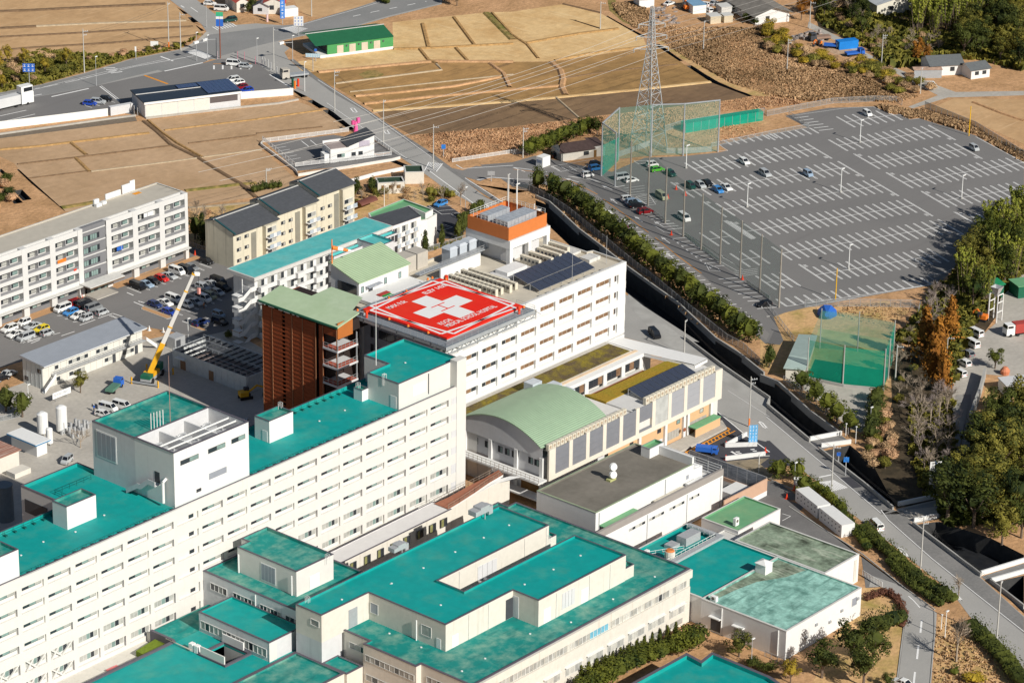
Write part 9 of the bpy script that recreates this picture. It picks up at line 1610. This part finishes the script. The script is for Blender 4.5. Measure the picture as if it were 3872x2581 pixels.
wood('01 -60,150 60,100 150,210 120,300 -60,420',9,2.6,[('bush',3.4,1.3,L_DARK),('bush',3,1.4,L_PINK)],'beside the little bridge at the left edge','bushes by the little bridge',21,'bush'); wood('11 800,260 1100,160 1320,210 1560,230 1600,300 1200,300 900,340',22,2.4,[('bush',2.2,1.4,L_TAN),('bush',2.4,1.3,L_OLIVE),('bare',5,1,TWIG)],'on the bank behind the flats','dry shrubs behind the flats',22,'bush'); wood('01 1740,420 2050,390 2030,620 1760,560',12,2.2,[('bush',2.4,1.3,L_PINK),('bare',6,1,TWIG)],'between dormitory and apartments','dry shrubs by the dormitory',23,'bush')
wood('20 2240,300 2345,250 30 60,260 190,300 160,430 0,440',8,3,[('bush',4,1.3,L_YEL)],'beside the scrap yard','yellow bushes by the scrap yard',24,'bush'); wood('10 1690,-40 1840,-20 1840,60 1720,60',5,3,[('broad',6,.9,L_DARK)],'beside the top road','dark trees by the top road',25); wood('20 1990,60 2100,80 2230,230 2120,220',9,2.5,[('bush',3.5,1.2,L_DARK),('bare',6,1,TWIG)],'along the wall of the old farmhouse','growth by the old farmhouse',26,'bush'); wood('00 2260,60 2340,60 2340,150 2240,170',4,2.2,[('broad',4.5,.9,L_DARK)],'before the red-roofed shop','small trees before the red-roofed shop',27)
# uncountable growth
def scrub(s,n,smin,smax,leaf,name,z=0,seed=1,quads=5,tall=.8):
 P_ = PL(s); xs = [p.x for p in P_]; ys = [p.y for p in P_]; rg = random.Random(seed); b = MB(); k = 0; out = 0
 while out < n and k < n * 8:
  k += 1; x,y = rg.uniform(min(xs),max(xs)),rg.uniform(min(ys),max(ys))
  if not inpoly(x,y,P_): continue
  out += 1; nz = noise.noise(Vector((x * .06,y * .06,0))); r_ = rg.uniform(smin,smax) * (1 + nz)
  for _ in range(quads):
   a = rg.random() * 6.28; c_,s_ = math.cos(a),math.sin(a); w2 = r_ * .5; ox,oy = rg.uniform(-r_,r_) * .5,rg.uniform(-r_,r_) * .5; lx,ly = rg.uniform(-.4,.4) * r_,rg.uniform(-.4,.4) * r_
   b.add([(x + ox - c_ * w2,y + oy - s_ * w2,z),(x + ox + c_ * w2,y + oy + s_ * w2,z),(x + ox + lx + c_ * w2 * .5,y + oy + ly + s_ * w2 * .5,z + r_ * tall * rg.uniform(.5,1.1)),(x + ox + lx - c_ * w2 * .6,y + oy + ly - s_ * w2 * .6,z + r_ * tall * rg.uniform(.5,1.1))],[(0,1,2,3)])
 o = link(name,b.mesh(name),leaf,None); o['kind'] = 'stuff'; return o
scrub('20 900,30 1150,20 1300,230 1680,260 2100,260 2345,270 30 250,440 600,560 900,720 1150,820 1400,880 1180,940 900,920 350,920 0,870 20 2000,760 1600,540 1330,370 1180,300 980,160',16000,.3,.75,L_GRASS,'dry_scrub',seed=1); scrub('10 1400,1240 20 0,1160 590,1085 1890,930 2170,880 30 0,880 350,930 270,960 20 1900,1020 1550,1140 900,1330 780,1220 620,1260 100,1350 -60,1370 10 1780,1480',6500,.2,.5,L_PINK,'dry_grass',seed=2)
scrub('30 1000,975 1300,1000 1480,985 1750,1100 2345,1390 2345,1480 1900,1225 1390,1075 1300,1085 1210,1040 1140,1040',1800,.4,.9,L_TAN,'dry_grass',seed=3); scrub('30 1350,-60 2345,-60 2345,640 1700,520 1150,620 900,420 470,200 480,-60',3200,1.0,2.4,L_OLIVE,'undergrowth',seed=4); scrub('32 1290,600 1700,560 1720,1000 1640,1400 1450,1440 1340,1080',700,.6,1.4,L_OLIVE,'undergrowth',seed=5)
scrub('31 2345,470 1950,700 1600,1050 1420,1300 32 1200,0 1600,50 1680,400 31 1850,1450 2080,1180 2345,900',2400,1.0,2.2,L_OLIVE,'undergrowth',seed=6); scrub('32 1950,700 2345,600 2345,1650 33 1640,130 32 1640,1540 1850,1200 1950,980',2600,1.2,2.4,L_DARK,'undergrowth',seed=7)
scrub('21 60,200 230,255 330,300 500,420 850,700 1050,870 1500,1230 1900,1568 1850,1568 1300,1090 850,755 600,565 430,405 200,262',350,.3,.9,L_TAN,'dry_grass',seed=8); scrub('31 340,1270 1200,1210 1300,1300 32 1110,-100 420,-300',500,.15,.4,L_TAN,'dry_grass',seed=9); scrub('22 1560,-20 1900,235 2340,545 32 0,600 390,910 380,880 0,560 22 1950,200 1600,-20',110,.5,1.2,L_TAN,'dry_reeds',-2.5,10)
scrub('00 -60,855 380,765 770,655 1190,532 1640,443 1850,300 1640,420 1190,500 780,505 400,440 -60,580',1600,.4,1.1,L_OLIVE,'verge_growth',seed=11); scrub('33 1560,1000 1720,1020 2000,1280 2345,1600 1520,1600',500,.2,.5,L_TAN,'dry_grass',seed=12); scrub('20 1390,1210 1550,1160 2290,1120 2290,1230 1880,1310 1560,1400 1300,1380',700,.15,.35,L_PINK,'dry_grass',seed=13)
